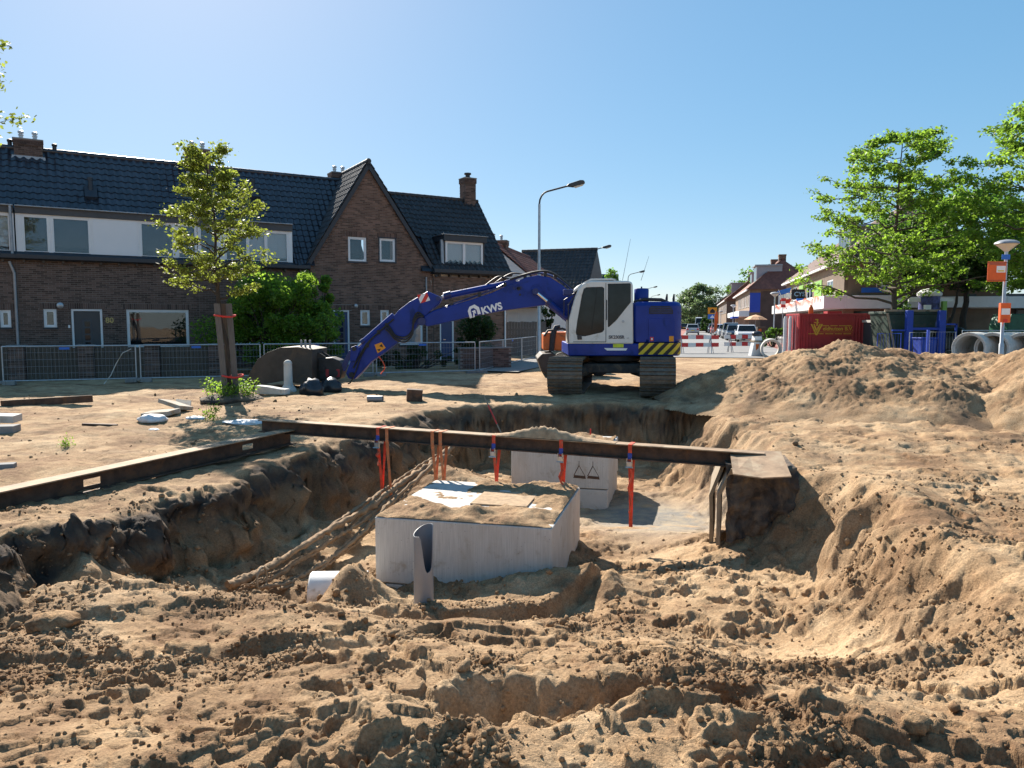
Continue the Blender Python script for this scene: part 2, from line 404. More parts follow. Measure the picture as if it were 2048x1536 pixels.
for i in range(60):
    FOOT.append((_fr.uniform(.8, 3.2), _fr.uniform(6.2, 9.2), _fr.uniform(0, 6.28), _fr.uniform(.7, 1.2), _fr.uniform(.03, .07)))
LEDGE_X = np.array([-2.2, -1.6, -.9, -.5, -.1, .35, .75, 1.1]); LEDGE_Y = np.array([7.1, 6.85, 6.75, 6.8, 6.98, 7.3, 7.75, 8.3])
MO = []
def terrain(X, Y, detail=True):
    X = np.asarray(X, float); Y = np.asarray(Y, float); sh = X.shape
    X = X.ravel(); Y = Y.ravel()
    near = 1 - sstep(21, 27, Y); near = near * (1 - sstep(11, 20, np.abs(X) - .35 * Y))
    rg = .10 * ridged(X * 1.3, Y * 1.3, 2, 14) * (Y > 4.5); wx = X + rg + .20 * fbm(X * .8, Y * .8, 2, 1) + .08 * fbm(X * 2.7, Y * 2.7, 2, 2) + .015 * perlin(X * 11, Y * 11, 5)
    wy = Y + .20 * fbm(X * .8, Y * .8, 2, 8) + .08 * fbm(X * 2.7, Y * 2.7, 2, 9) + .015 * perlin(X * 11, Y * 11, 6)
    sd = pit_sd(wx, wy)
    base = np.interp(Y, [0, 3, 6, 9, 16, 20, 24, 27], [-.06, -.06, -.10, -.16, -.14, -.10, -.08, -.02]) - .10 * sstep(-1.5, -3.0, X) * sstep(3.5, 5.5, Y) * (1 - sstep(12, 15, Y))
    base = base + near * (.05 * fbm(X * .5, Y * .5, 3, 20) + .02 * fbm(X * 2, Y * 2, 3, 21))
    fl = np.interp(Y, [1, 2.5, 3.5, 4.5, 5.5, 6.5, 7.5, 8.5, 9.5, 10.5, 11.5, 12.5, 16, 18], [-.06, -.08, -.18, -.36, -.60, -.92, -1.16, -1.26, -1.26, -1.32, -1.46, -1.50, -1.46, -1.4])
    fl = fl + .16 * gauss(X, Y, 2.2, 7.6, 1.2, 1.4) - .12 * gauss(X, Y, 1.5, 9.6, .7, .8) + .25 * gauss(X, Y, 3.2, 9.0, .8, 1.0)
    fl = fl + .26 * gauss(X, Y, -2.9, 6.2, 1.5, .8) - .10 * gauss(X, Y, -2.3, 9.3, .9, 1.6) + .20 * gauss(X, Y, .15, 7.95, .75, .35) - .10 * gauss(X, Y, -1.5, 8.2, .4, .4)
    fl = fl - .40 * gauss(X, Y, -2.55, 7.7, .45, .42) + .42 * gauss(X, Y, -1.70, 7.80, .30, .34)
    fl = fl + .62 * gauss(X, Y, -1.3, 13.0, 1.0, 1.6) + .25 * gauss(X, Y, -.3, 12.6, .7, .9)
    fl = fl + .14 * gauss(X, Y, .95, 7.85, .25, .35, .25)
    fl = fl - .16 * gauss(X, Y, -3.5, 3.2, 1.0, .7) + .14 * gauss(X, Y, -.3, 3.2, 2.0, .35, .2) - .26 * gauss(X, Y, 2.0, 5.7, 1.3, 1.3)
    tf = sstep(15.2, 16.6, Y)
    wl = np.interp(Y, [3, 6, 8, 11, 14], [2.0, .8, .66, .7, .9]); wr = np.interp(Y, [3, 5, 8.5, 9.4, 10.5, 13, 17], [2.0, 1.05, 1.05, 1.0, .8, 1.5, 1.3])
    w = np.where(X < 0.4, wl, wr) * (1 - tf) + .75 * tf
    t = np.clip(sd / w, 0, 1)
    left = (1 - sstep(-.6, .8, X)) * (1 - tf)
    steep = sstep(0, 1, t); prof = left * np.clip(.14 * sstep(0, .35, t) + .86 * sstep(.30, .85, t), 0, 1) + (1 - left) * steep
    h = base * (1 - prof) + fl * prof
    wm = np.clip(4 * prof * (1 - prof), 0, 1) * (Y > 4.5) * (.35 + .65 * np.maximum(left, tf))
    h = h + wm * (.16 * fbm(X * 4.2, Y * 4.2, 3, 95) + .10 * sstep(.0, .06, fbm(X * 3.1, Y * 3.1, 3, 97)) - .05)
    h = h + .10 * np.exp(-((sd + .12) / .30) ** 2) * (X > 1) * sstep(3.5, 4.6, Y) * (1 - sstep(8.4, 9.2, Y))
    talus = left * sstep(5.6, 6.4, Y) * (1 - sstep(10, 11.5, Y)) * np.exp(-((sd - .62) / .42) ** 2) * (.20 + .22 * fbm(X * 1.3, Y * 1.3, 2, 31)); h = h + np.maximum(talus, 0)
    # ledge cut in front of the chamber and hollow near the camera
    lf = np.interp(X + .05 * perlin(X * 5, Y * 5, 40), LEDGE_X, LEDGE_Y) + .06 * fbm(X * 3, Y * 3, 3, 41)
    em = sstep(-2.3, -1.6, X) * (1 - sstep(.75, 1.15, X)); q = lf - Y
    h = h - em * .24 * sstep(-.03, .10, q) * np.exp(-np.maximum(q, 0) / .55)
    l2 = 3.80 + .10 * np.sin(X * 2.1 + .6) + .16 * fbm(X * 1.7, Y * 1.7, 4, 43); e2 = sstep(-.55, -.1, X) * (1 - sstep(.75, 1.5, X)); q2 = l2 - Y
    h = h - e2 * .25 * sstep(-.02, .13, q2) * (1 - sstep(.18, .62, q2)) + e2 * .05 * np.exp(-((q2 + .15) / .18) ** 2)
    l3 = 4.9 + .25 * np.sin(X * 1.3 + 2) + .08 * fbm(X * 2, Y * 2, 3, 47); e3 = sstep(-3.6, -3.0, X) * (1 - sstep(-1.2, -.5, X)); q3 = l3 - Y
    h = h - e3 * .10 * sstep(-.02, .08, q3) * np.exp(-np.maximum(q3, 0) / .5)
    # uneven trodden sand
    pitm = sstep(-.1, .5, sd); fore = 1 - sstep(4.5, 9.5, Y)
    trod = np.clip(gauss(X, Y, 2.0, 7.4, 1.3, 1.6) + .9 * np.clip(4 * prof * (1 - prof), 0, 1) * (X > 1) * (Y > 4), 0, 1); h = h + .022 * np.clip(4 * prof * (1 - prof), 0, 1) * (X > 1) * fbm(Y * 6 + X * 2.0, X * .9, 3, 48); rgt = sstep(3, 4.5, X)
    flat = near * (.25 + .75 * np.maximum(np.maximum(pitm, fore * .9), .5 * rgt)) * (1 - .45 * trod); puddle = gauss(X, Y, 2.3, 11.9, 1.0, 1.3); flat = flat * (1 - .85 * np.clip(puddle * 1.6, 0, 1))
    wpx = X + .06 * fbm(X * 6, Y * 6, 2, 44); wpy = Y + .06 * fbm(X * 6, Y * 6, 2, 45)
    h = h + flat * .075 * fbm(X * .9, Y * .9, 3, 50, .42)
    cut = fbm(wpx * .8 + 3, wpy * 1.1, 4, 57, .55); h = h + flat * .048 * sstep(.03, .055, cut) - flat * .02
    cut2 = fbm(wpx * 1.9 + 9, wpy * 2.4, 4, 59, .55); h = h + flat * .018 * sstep(.10, .125, cut2)
    cut3 = fbm(wpx * 2.3 - 9, wpy * 2.0, 4, 58, .55); h = h - flat * .022 * sstep(.22, .25, cut3)
    crk = perlin(wpx * 2.1, wpy * 2.6, 66) + .35 * perlin(X * 7, Y * 7, 67); h = h - flat * .016 * np.exp(-(crk / .022) ** 2) * sstep(-.1, .2, perlin(X * 1.1, Y * 1.1, 68))
    for fx, fy, fa, fs, fd in FOOT:
        k = (np.abs(X - fx) < .5) & (np.abs(Y - fy) < .5)
        if not k.any(): continue
        xx = X[k]; yy = Y[k]; jx = .05 * perlin(xx * 9, yy * 9, 61); c, s = math.cos(fa), math.sin(fa); dx = xx - fx + jx; dy = yy - fy - jx
        r = np.sqrt(((dx * c + dy * s) / (.17 * fs)) ** 2 + ((-dx * s + dy * c) / (.085 * fs)) ** 2)
        h[k] += -fd * (1 - sstep(.80, .98, r)) + fd * .40 * np.exp(-((r - 1.18) / .16) ** 2)
    cm = sstep(.05, .38, fbm(X * .9, Y * .9, 4, 63) + .08 * fore) * (.30 + .70 * np.maximum(np.maximum(pitm, fore), .5 * rgt)) * (1 - .7 * trod)
    cm = np.maximum(cm, .8 * sstep(.1, .4, np.abs(prof - .5) * -1 + .5)); cm = cm * near * (1 - np.clip(puddle * 1.8, 0, 1))
    if detail:
        wb = worley(X * 12 + .5 * perlin(X * 15, Y * 15, 70), Y * 12 + .5 * perlin(X * 15, Y * 15, 74), 1); wsm = worley(X * 29 + .3 * perlin(X * 40, Y * 40, 77), Y * 29, 2)
        ty = np.clip(1 - .045 * (Y - 4), .3, 1)
        h = h + cm * ty * (.024 * np.sqrt(np.clip(.42 - wb, 0, 1)) * sstep(.0, .25, perlin(X * 2.6, Y * 2.6, 71)) + .0105 * np.sqrt(np.clip(.5 - wsm, 0, 1)))
        h = h + near * (.008 * fbm(X * 7, Y * 7, 3, 73) + .008 * fbm(X * 30, Y * 30, 2, 75) * (.35 + .65 * cm)) * (1 - .7 * np.clip(puddle * 1.6, 0, 1))
        # shallow wheel ruts on the right
        rut = np.sin((X * .93 - Y * .36) * 2 * np.pi / .62); rm = gauss(X, Y, 7.4, 10.2, 2.2, 3.5); h = h + .014 * rm * np.clip(rut * 2, -1, 1)
    # soil colours: peaty top layer in the cut faces, pale dry crust, wet clay
    lay = fbm(X * 1.6, Y * 1.6, 4, 80); wall = sstep(.02, .12, prof) * (1 - sstep(.45 + .2 * lay, .8 + .2 * lay, prof))
    dark = wall * np.clip(left * 1.0 + tf * .85 + .30 * (1 - left) * (Y > 9), 0, 1) * sstep(-.45, .25, lay)
    rim = np.exp(-((sd + .25) / .5) ** 2) * left * sstep(-.1, .5, fbm(X * 2.2, Y * 2.2, 3, 83)) * .7
    dark = np.maximum(dark, rim); dark = np.maximum(dark, .75 * gauss(X, Y, -4.0, 5.2, .8, .7) * sstep(-.3, .3, lay))
    dark = np.maximum(dark, near * (1 - pitm) * .75 * sstep(.12, .5, fbm(X * .9, Y * 1.7, 4, 85)) * sstep(7, 10, Y))
    wet = np.clip(puddle * 1.5 * sstep(-.5, .2, lay + .45), 0, 1)
    moist = np.clip(cm + .9 * wm + .60 * sstep(1.6, -1.4, X) * fore * sstep(-.35, .25, fbm(X * .7, Y * .9, 3, 87)), 0, 1) * .9
    cm = moist if False else cm; MO.clear(); MO.extend([moist.reshape(sh), wm.reshape(sh), left.reshape(sh), tf.reshape(sh)])
    return h.reshape(sh), dark.reshape(sh), wet.reshape(sh), cm.reshape(sh), sd.reshape(sh)
def H(x, y): return float(terrain(np.array([x]), np.array([y]))[0][0])

NR, NC = 900, 860
rows = np.concatenate([[-600, -60, -8, -1, .4], np.geomspace(1.3, 25.0, NR), [26, 27, 28.5, 31, 36, 50, 90, 200, 600, 3000]])
us = np.concatenate([[-60, -12, -4, -2, -1.5, -1.2], np.linspace(-1.05, 1.05, NC), [1.2, 1.5, 2, 4, 12, 60]])
HW = np.maximum(.78 * rows + 1.6, 2.2)
GX = us[None, :] * HW[:, None]; GY = np.repeat(rows[:, None], len(us), 1)
GH, GD, GW, GC, GS = terrain(GX, GY); GMO, GWM, GLF, GTF = MO
nr, nc = GX.shape
for _ in range(1):                                       # loose sand does not hold needle-sharp fins
    B = GH.copy(); B[6:-11, 7:-7] = (GH[5:-12, 7:-7] + GH[7:-10, 7:-7] + GH[6:-11, 6:-8] + GH[6:-11, 8:-6] + 2 * GH[6:-11, 7:-7]) / 6; GH = .65 * GH + .35 * B
# tread marks pressed flat are kept; sheet edges stay level
# the dug faces: rough layers, small overhangs, peaty topsoil over orange sand
GU = np.where(GTF > .5, GX, GY); wmk = np.clip(GWM * 1.4, 0, 1) * np.clip(GLF + GTF + .35, 0, 1)
dsp = wmk * (.16 * fbm(GU * 1.6, GH * 3.2, 3, 201) + .07 * fbm(GU * 5, GH * 8, 3, 205) + .05 * sstep(0, .1, fbm(GU * 1.2, GH * 5 + 3, 2, 209)))
GX = GX + dsp * np.where(GTF > .5, 0, np.where(GLF > .5, .95, -.8)); GY = GY - dsp * np.where(GTF > .5, 1, .25)
lyr = GH + .22 * fbm(GU * 1.3, GH * 2.0, 3, 211); pk = np.clip(GLF + .9 * GTF, 0, 1) * sstep(.05, .35, GWM)
GD = np.maximum(GD * .35, pk * sstep(-.80, -.58, lyr) * (.55 + .45 * sstep(-.2, .3, fbm(GU * 2.5, GH * 4, 3, 214))))
GMO = np.clip(GMO + pk * .6, 0, 1)
verts = np.stack([GX, GY, GH], -1).reshape(-1, 3)
idx = (np.arange(nr - 1)[:, None] * nc + np.arange(nc - 1)[None, :]).ravel()
faces = np.stack([idx, idx + 1, idx + nc + 1, idx + nc], 1)
def grid_mesh(name, verts, faces, m, cols=None):
    me = bpy.data.meshes.new(name); nf = len(faces)
    me.vertices.add(len(verts)); me.vertices.foreach_set('co', verts.astype(np.float32).ravel())
    me.loops.add(nf * 4); me.loops.foreach_set('vertex_index', faces.astype(np.int32).ravel())
    me.polygons.add(nf); me.polygons.foreach_set('loop_start', np.arange(0, nf * 4, 4, dtype=np.int32))
    me.polygons.foreach_set('use_smooth', np.ones(nf, bool)); me.update(calc_edges=True); me.validate()
    if cols is not None:
        a = me.attributes.new('soil', 'FLOAT_COLOR', 'POINT'); a.data.foreach_set('color', cols.astype(np.float32).ravel())
    me.materials.append(M[m]); return me

def sandmat(name, wet_ok=True):
    m, nt, b = newmat(name)
    at = nt.nodes.new('ShaderNodeAttribute'); at.attribute_name = 'soil'
    sp = nt.nodes.new('ShaderNodeSeparateColor'); nt.links.new(at.outputs['Color'], sp.inputs[0])
    n1 = noise(nt, .55, 6, .6, 'Object', dist=.4); n2 = noise(nt, 3.5, 6, .65, 'Object', dist=.3); n3 = noise(nt, 55, 5, .75)
    pale = (.55, .385, .228); mid = (.415, .266, .144); brown = (.245, .142, .074)
    f = math_(nt, 'ADD', math_(nt, 'MULTIPLY', n1, .6), math_(nt, 'MULTIPLY', n2, .4))
    c = ramp(nt, f, [(.40, brown), (.49, mid), (.60, pale)])
    c = mixc(nt, math_(nt, 'MULTIPLY', sp.outputs[2], .60), c, (.215, .126, .066))       # crumbled, still moist
    n4 = ramp(nt, n3, [(.36, (.62, .62, .62)), (.66, (1.22, 1.22, 1.22))]); c = mixc(nt, 1.0, c, n4, 'MULTIPLY')
    nd = ramp(nt, n2, [(.3, (.030, .026, .024)), (.55, (.075, .056, .043)), (.75, (.16, .105, .062))])
    c = mixc(nt, sp.outputs[0], c, nd)
    c = mixc(nt, sp.outputs[1], c, ramp(nt, n2, [(.4, (.20, .185, .16)), (.6, (.34, .275, .19))]))
    nt.links.new(c, b.inputs['Base Color'])
    rr = math_(nt, 'SUBTRACT', .95, math_(nt, 'MULTIPLY', sp.outputs[1], .35)); nt.links.new(rr, b.inputs['Roughness'])
    b.inputs['Specular IOR Level'].default_value = .25
    bh = math_(nt, 'ADD', math_(nt, 'MULTIPLY', noise(nt, 26, 6, .7), 1.0), math_(nt, 'MULTIPLY', noise(nt, 110, 4, .7), .6))
    bump(nt, b, bh, .85, .022)
    M[name] = m
sandmat('sand')
cols = np.stack([GD, GW, GMO, np.ones_like(GD)], -1).reshape(-1, 4)
ground = bpy.data.objects.new('ground', grid_mesh('ground', verts, faces, 'sand', cols)); COL.objects.link(ground); tag(ground, kind='structure')

# ------------------------------------------------------------------ sand heaps
def heap(name, label, cones, x0, x1, y0, y1, step, seed, group):
    xs = np.arange(x0, x1, step); ys = np.arange(y0, y1, step); X, Y = np.meshgrid(xs, ys)
    wx = X + .25 * fbm(X * .7, Y * .7, 3, seed); wy = Y + .25 * fbm(X * .7, Y * .7, 3, seed + 4)
    hs = []
    for cx, cy, hh, sl, e in cones:
        d = np.sqrt((wx - cx) ** 2 + ((wy - cy) * e) ** 2); hs.append(hh - sl * np.sqrt(d * d + .10) + sl * .3)
    k = .14; h = k * np.log(sum(np.exp(np.clip(q / k, -60, 60)) for q in hs))
    g = np.interp(Y, [12, 16, 20, 24], [-.14, -.14, -.10, -.08])
    up = np.clip(h - g, 0, 2)
    h = h + np.minimum(up, .5) * 2 * (.09 * fbm(X * 1.1, Y * 1.1, 5, seed + 7) + .035 * ridged(X * 2.2, Y * 2.2, 4, seed + 9))
    cm = sstep(-.2, .3, fbm(X * .9, Y * .9, 3, seed + 12))
    h = h + np.minimum(up * 3, 1) * (.05 * np.sqrt(np.clip(.42 - worley(X * 5 + .5 * perlin(X * 7, Y * 7, 3), Y * 5 + .5 * perlin(X * 7, Y * 7, 4), seed), 0, 1)) * sstep(.05, .3, perlin(X * 1.4, Y * 1.4, seed)) + .045 * (.4 + .6 * cm) * np.sqrt(np.clip(.46 - worley(X * 11, Y * 11, seed + 1), 0, 1)) + .022 * fbm(X * 12, Y * 12, 3, seed + 20))
    keep = h > g - .10
    nY, nX = X.shape; vi = np.arange(nX * nY).reshape(nY, nX)
    kf = keep[:-1, :-1] & keep[1:, :-1] & keep[:-1, 1:] & keep[1:, 1:]
    f = np.stack([vi[:-1, :-1][kf], vi[:-1, 1:][kf], vi[1:, 1:][kf], vi[1:, :-1][kf]], 1)
    used = np.unique(f); rm = np.full(nX * nY, -1); rm[used] = np.arange(len(used))
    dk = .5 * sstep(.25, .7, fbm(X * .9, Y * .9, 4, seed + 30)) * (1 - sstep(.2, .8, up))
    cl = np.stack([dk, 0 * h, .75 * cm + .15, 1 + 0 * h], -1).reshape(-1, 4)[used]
    V = np.stack([X, Y, h], -1).reshape(-1, 3)[used]
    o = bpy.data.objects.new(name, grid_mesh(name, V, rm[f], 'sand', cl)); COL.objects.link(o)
    return tag(o, label, 'sand heap', group)
heap('sand_heap', 'long heap of dug sand in front of the red container', [(7.9, 17.5, 1.20, .60, .64), (9.0, 17.5, 1.02, .58, .62), (6.7, 17.5, .98, .58, .66), (5.6, 17.7, .70, .55, .7), (4.9, 17.9, .42, .5, .8), (9.95, 17.2, .92, .58, .62), (10.9, 16.8, .95, .58, .62), (11.5, 15.6, .98, .58, .7), (8.6, 15.0, .40, .5, .8), (7.0, 15.6, .30, .5, .9)], 3.4, 14.0, 11.8, 22.0, .038, 3, 'sand heaps')
heap('sand_heap', 'tall heap of sand at the right edge before the concrete pipes', [(12.1, 15.0, 1.85, .62, .9), (10.1, 13.8, .72, .62, 1), (11.3, 13.4, .85, .6, 1), (13.8, 14.0, 1.7, .6, 1)], 7.8, 17.5, 11.0, 18.5, .04, 8, 'sand heaps')

# ------------------------------------------------------------------ loose clods lying about (uncountable)
def clods(n, seed):
    rs = np.random.RandomState(seed)
    t = (1 + 5 ** .5) / 2
    iv = np.array([(-1, t, 0), (1, t, 0), (-1, -t, 0), (1, -t, 0), (0, -1, t), (0, 1, t), (0, -1, -t), (0, 1, -t), (t, 0, -1), (t, 0, 1), (-t, 0, -1), (-t, 0, 1)], float); iv /= np.linalg.norm(iv[0])
    it = np.array([(0, 11, 5), (0, 5, 1), (0, 1, 7), (0, 7, 10), (0, 10, 11), (1, 5, 9), (5, 11, 4), (11, 10, 2), (10, 7, 6), (7, 1, 8), (3, 9, 4), (3, 4, 2), (3, 2, 6), (3, 6, 8), (3, 8, 9), (4, 9, 5), (2, 4, 11), (6, 2, 10), (8, 6, 7), (9, 8, 1)])
    y = np.concatenate([2.3 + 6.5 * rs.rand(n) ** 1.7, rs.uniform(8, 19, n // 8)]); N = len(y)
    x = rs.uniform(-.78, .78, N) * y + rs.uniform(-.3, .3, N)
    h, dk, wt, cm, sd = terrain(x, y)
    blk = (np.abs((x + .2) - .24 * (y - 9.3)) < 1.15) & (y > 8.1) & (y < 10.6)
    keep = (rs.rand(N) < .07 + .93 * cm) & (wt < .3) & ~blk; x, y, h, dk = x[keep], y[keep], h[keep], dk[keep]; N = len(x)
    sz = .0035 + .016 * rs.rand(N) ** 3.4 + .026 * (rs.rand(N) < .012); sz *= np.clip(.7 + y * .05, .8, 1.25)
    V = iv[None] * (1 + .38 * rs.uniform(-1, 1, (N, 12, 1))) * sz[:, None, None] * rs.uniform(.7, 1.25, (N, 1, 3))
    a = rs.uniform(0, 6.28, N); c, s = np.cos(a)[:, None], np.sin(a)[:, None]
    V = np.stack([V[..., 0] * c - V[..., 1] * s, V[..., 0] * s + V[..., 1] * c, V[..., 2]], -1)
    V += np.stack([x, y, h + sz * .35], -1)[:, None, :]
    F = it[None] + 12 * np.arange(N)[:, None, None]
    me = bpy.data.meshes.new('sand_clods'); F = F.reshape(-1, 3)
    me.vertices.add(N * 12); me.vertices.foreach_set('co', V.astype(np.float32).ravel())
    me.loops.add(F.size); me.loops.foreach_set('vertex_index', F.astype(np.int32).ravel())
    me.polygons.add(len(F)); me.polygons.foreach_set('loop_start', np.arange(0, F.size, 3, dtype=np.int32)); me.update(calc_edges=True)
    me.polygons.foreach_set('use_smooth', np.ones(len(F), bool))
    at = me.attributes.new('soil', 'FLOAT_COLOR', 'POINT')
    at.data.foreach_set('color', np.repeat(np.stack([dk * .8, 0 * x, .3 + .6 * rs.rand(N), 1 + 0 * x], -1), 12, 0).astype(np.float32).ravel())
    me.materials.append(M['sand']); o = bpy.data.objects.new('sand_clods', me); COL.objects.link(o)
    tag(o, 'loose crumbs and clods of brown sand scattered over the pit', 'sand clods', kind='stuff')
clods(80000, 4)
# ------------------------------------------------------------------ things in the pit
UANG = -math.atan(.24)                                   # street direction, turned clockwise from +Y
def sand_patch(name, parent, w, d, z, seed, amp, thr, cut=None, step=.022):
    """thin uneven layer of sand left on a flat top, local coordinates"""
    xs = np.arange(-w / 2 + .006, w / 2 - .006, step); ys = np.arange(-d / 2 + .006, d / 2 - .006, step); X, Y = np.meshgrid(xs, ys)
    h = amp * (fbm(X * 1.7, Y * 1.7, 4, seed) - thr) + .045 * np.clip(.5 - worley(X * 8, Y * 8, seed), 0, 1) * sstep(0, .3, fbm(X * 2, Y * 2, 2, seed + 5)) + .008 * fbm(X * 14, Y * 14, 3, seed + 3)
    if cut is not None: h = cut(X, Y, h)
    h = np.minimum(h, .16); keep = h > -.004; h = np.maximum(h, -.004) + z + .002
    nY, nX = X.shape; vi = np.arange(nX * nY).reshape(nY, nX)
    kf = keep[:-1, :-1] | keep[1:, :-1] | keep[:-1, 1:] | keep[1:, 1:]
    f = np.stack([vi[:-1, :-1][kf], vi[:-1, 1:][kf], vi[1:, 1:][kf], vi[1:, :-1][kf]], 1)
    u = np.unique(f); rm = np.full(nX * nY, -1); rm[u] = np.arange(len(u))
    V = np.stack([X, Y, h], -1).reshape(-1, 3)[u]; n = len(u)
    o = bpy.data.objects.new(name, grid_mesh(name, V, rm[f], 'sand', np.tile([.0, 0, .25, 1], (n, 1)))); COL.objects.link(o); o.parent = parent; return o

mat('sand_plain', (.38, .26, .155), .95, var=.3, vscale=12, bmp=.6, bscale=60)
# near chamber
c1 = Vector((-.33, 9.33, 0)); TOPZ = -.55
ch = thing('concrete_chamber', 'large pale concrete chamber with sandy square lid in the pit', 'concrete block', (c1.x, c1.y, -1.62), UANG, 'concrete chambers')
W1, D1 = 2.09, 2.12
hz = TOPZ + 1.62
b = MB().bb(-W1 / 2, W1 / 2, -D1 / 2, D1 / 2, .30, hz); b.build('upper_ring', 'concrete_lines', ch, bevel=.015)
b = MB().bb(-W1 / 2 + .01, W1 / 2 - .01, -D1 / 2 + .01, D1 / 2 - .01, 0, .285); b.build('lower_ring', 'concrete', ch, bevel=.012)
b = MB().bb(-.36, .36, -.36, .36, hz + .001, hz + .022); b.v = [(x + .22, y + .12, z) for x, y, z in b.v]; b.build('lid', 'sand_plain', ch, bevel=.006)
def cut1(X, Y, h):
    edge = np.minimum(np.minimum(W1 / 2 - np.abs(X), D1 / 2 - np.abs(Y)), .4)
    h = h + .05 * gauss(X, Y, .0, -.7, .8, .25) + .03 * gauss(X, Y, .7, .2, .3, .9) - .085 * gauss(X, Y, -.72, .45, .36, .62) - .07 * gauss(X, Y, .22, .12, .33, .33)
    h = h + .10 * gauss(X, Y, .05, -.72, .16, .14) + .07 * gauss(X, Y, -.35, -.8, .2, .12)
    return np.minimum(h, edge * .9 + .004)
sand_patch('sand_layer', ch, W1, D1, hz, 12, .060, -.30, cut1)
# far chamber
c2 = Vector((1.02, 13.75, 0))
ch2 = thing('concrete_chamber', 'smaller concrete chamber behind the steel beam, marked with two dark triangles', 'concrete block', (c2.x, c2.y, -1.65), UANG, 'concrete chambers')
W2, D2 = 1.72, 1.7; hz2 = -.50 + 1.65
MB().bb(-W2 / 2, W2 / 2, -D2 / 2, D2 / 2, .48, hz2).build('upper_ring', 'concrete_lines', ch2, bevel=.015)
MB().bb(-W2 / 2 + .01, W2 / 2 - .01, -D2 / 2 + .01, D2 / 2 - .01, 0, .465).build('lower_ring', 'concrete', ch2, bevel=.012)
sand_patch('sand_layer', ch2, W2, D2, hz2, 33, .07, -.25, lambda X, Y, h: np.minimum(h, np.minimum(W2 / 2 - np.abs(X), D2 / 2 - np.abs(Y)) * .9 + .004), .03)
for k, tx in enumerate((.36, .60)):                       # the two lifting marks stained on the face
    t = MB(); y = -D2 / 2 - .002
    t.prism([(tx - .11, .66), (tx + .11, .65), (tx + .10, .70), (tx - .09, .71)], y, y - .002)
    t.tube([(tx - .10, y, .70), (tx - .01, y, .88)], .006, 4); t.tube([(tx + .10, y, .69), (tx - .01, y, .88)], .004, 4); t.tube([(tx - .01, y, .87), (tx - .01, y, .96)], .004, 4)
    t.build('triangle_mark', 'rust', ch2)

# steel beams
def ibeam(name, label, a, b, h, w, m, holes=()):
    """I-section between two points on its top centre line"""
    a = Vector(a); b = Vector(b); L = (b - a).length; d = (b - a).normalized(); yaw = math.atan2(d.y, d.x)
    o = thing(name, label, 'steel beam', (a.x, a.y, a.z - h), yaw, 'rusty steel beams')
    dz = (b.z - a.z) / L; tf = .016; tw = .012
    def pl(x0, x1, y0, y1, z0, z1):
        q = MB().bb(x0, x1, y0, y1, z0, z1); q.v = [(x, y, z + dz * x) for x, y, z in q.v]; return q
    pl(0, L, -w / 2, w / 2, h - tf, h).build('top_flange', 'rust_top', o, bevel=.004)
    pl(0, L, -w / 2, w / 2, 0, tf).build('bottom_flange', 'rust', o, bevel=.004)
    wb = MB(); x = 0; z0, z1 = tf, h - tf
    for hx in sorted(holes):
        q = pl(x, hx - .10, -tw / 2, tw / 2, z0, z1); wb.add(q.v, q.f)
        for aa, bb_ in ((z0, z0 + (z1 - z0) * .26), (z1 - (z1 - z0) * .26, z1)):
            q = pl(hx - .10, hx + .10, -tw / 2, tw / 2, aa, bb_); wb.add(q.v, q.f)
        x = hx + .10
    q = pl(x, L, -tw / 2, tw / 2, z0, z1); wb.add(q.v, q.f)
    wb.build('web', 'rust', o); return o, L
LBa = P(-330, 1048, 6.45); LBb = P(580, 858, 11.75)
lb, LL = ibeam('steel_beam', 'long rusty beam with square holes lying on the left bank', LBa, LBb, .23, .24, 'rust', ())
# square holes at the photographed places
def along(px, a, b):
    k = (px - 1024) / FPX; t = (a.x - k * a.y) / ((a.x - b.x) - k * (a.y - b.y)); return t
for ch_ in [c for c in COL.objects if c.parent == lb and c.name.startswith('web')]: bpy.data.objects.remove(ch_)
hol = [along(172, LBa, LBb) * LL, along(490, LBa, LBb) * LL]
wb = MB(); x = 0; dz = (LBb.z - LBa.z) / LL
for hx in hol + [None]:
    xe = LL if hx is None else hx - .11
    segs = [(x, xe, .016, .214)]
    if hx is not None: segs += [(hx - .11, hx + .11, .016, .060), (hx - .11, hx + .11, .140, .214)]; x = hx + .11
    for x0, x1, z0, z1 in segs:
        q = MB().bb(x0, x1, -.006, .006, z0, z1); wb.add([(a_, b_, c_ + dz * a_) for a_, b_, c_ in q.v], q.f)
wb.build('web', 'rust', lb)
CBa = P(524, 838, 11.9); CBb = P(1530, 905, 9.25)
cb, CL = ibeam('steel_beam', 'long rusty beam laid across the pit carrying orange straps', CBa, CBb, .20, .20, 'rust')
# sand lying on the crossing beam
def beam_sand():
    t = MB(); n = 60; t0, t1 = along(985, CBa, CBb), along(1235, CBa, CBb); ex = Vector((CBb - CBa)).normalized(); ny = Vector((-ex.y, ex.x, 0))
    rng = random.Random(3); W = 7
    for i in range(n + 1):
        u = i / n; p = CBa.lerp(CBb, t0 + (t1 - t0) * u); amp = (.11 * math.exp(-((u - .42) / .22) ** 2) + .04 * math.sin(u * math.pi)) * (.85 + .3 * rng.random())
        for k in range(W):
            v = k / (W - 1) * 2 - 1; q = p + ny * v * .098; t.v.append((q.x, q.y, q.z + .002 + amp * max(0, 1 - v * v) ** .7 + rng.uniform(0, .006)))
    for i in range(n):
        for k in range(W - 1): a = i * W + k; t.f.append((a, a + 1, a + W + 1, a + W))
    return t.build('sand_layer', 'sand_plain', cb, 60, world=True)
beam_sand()

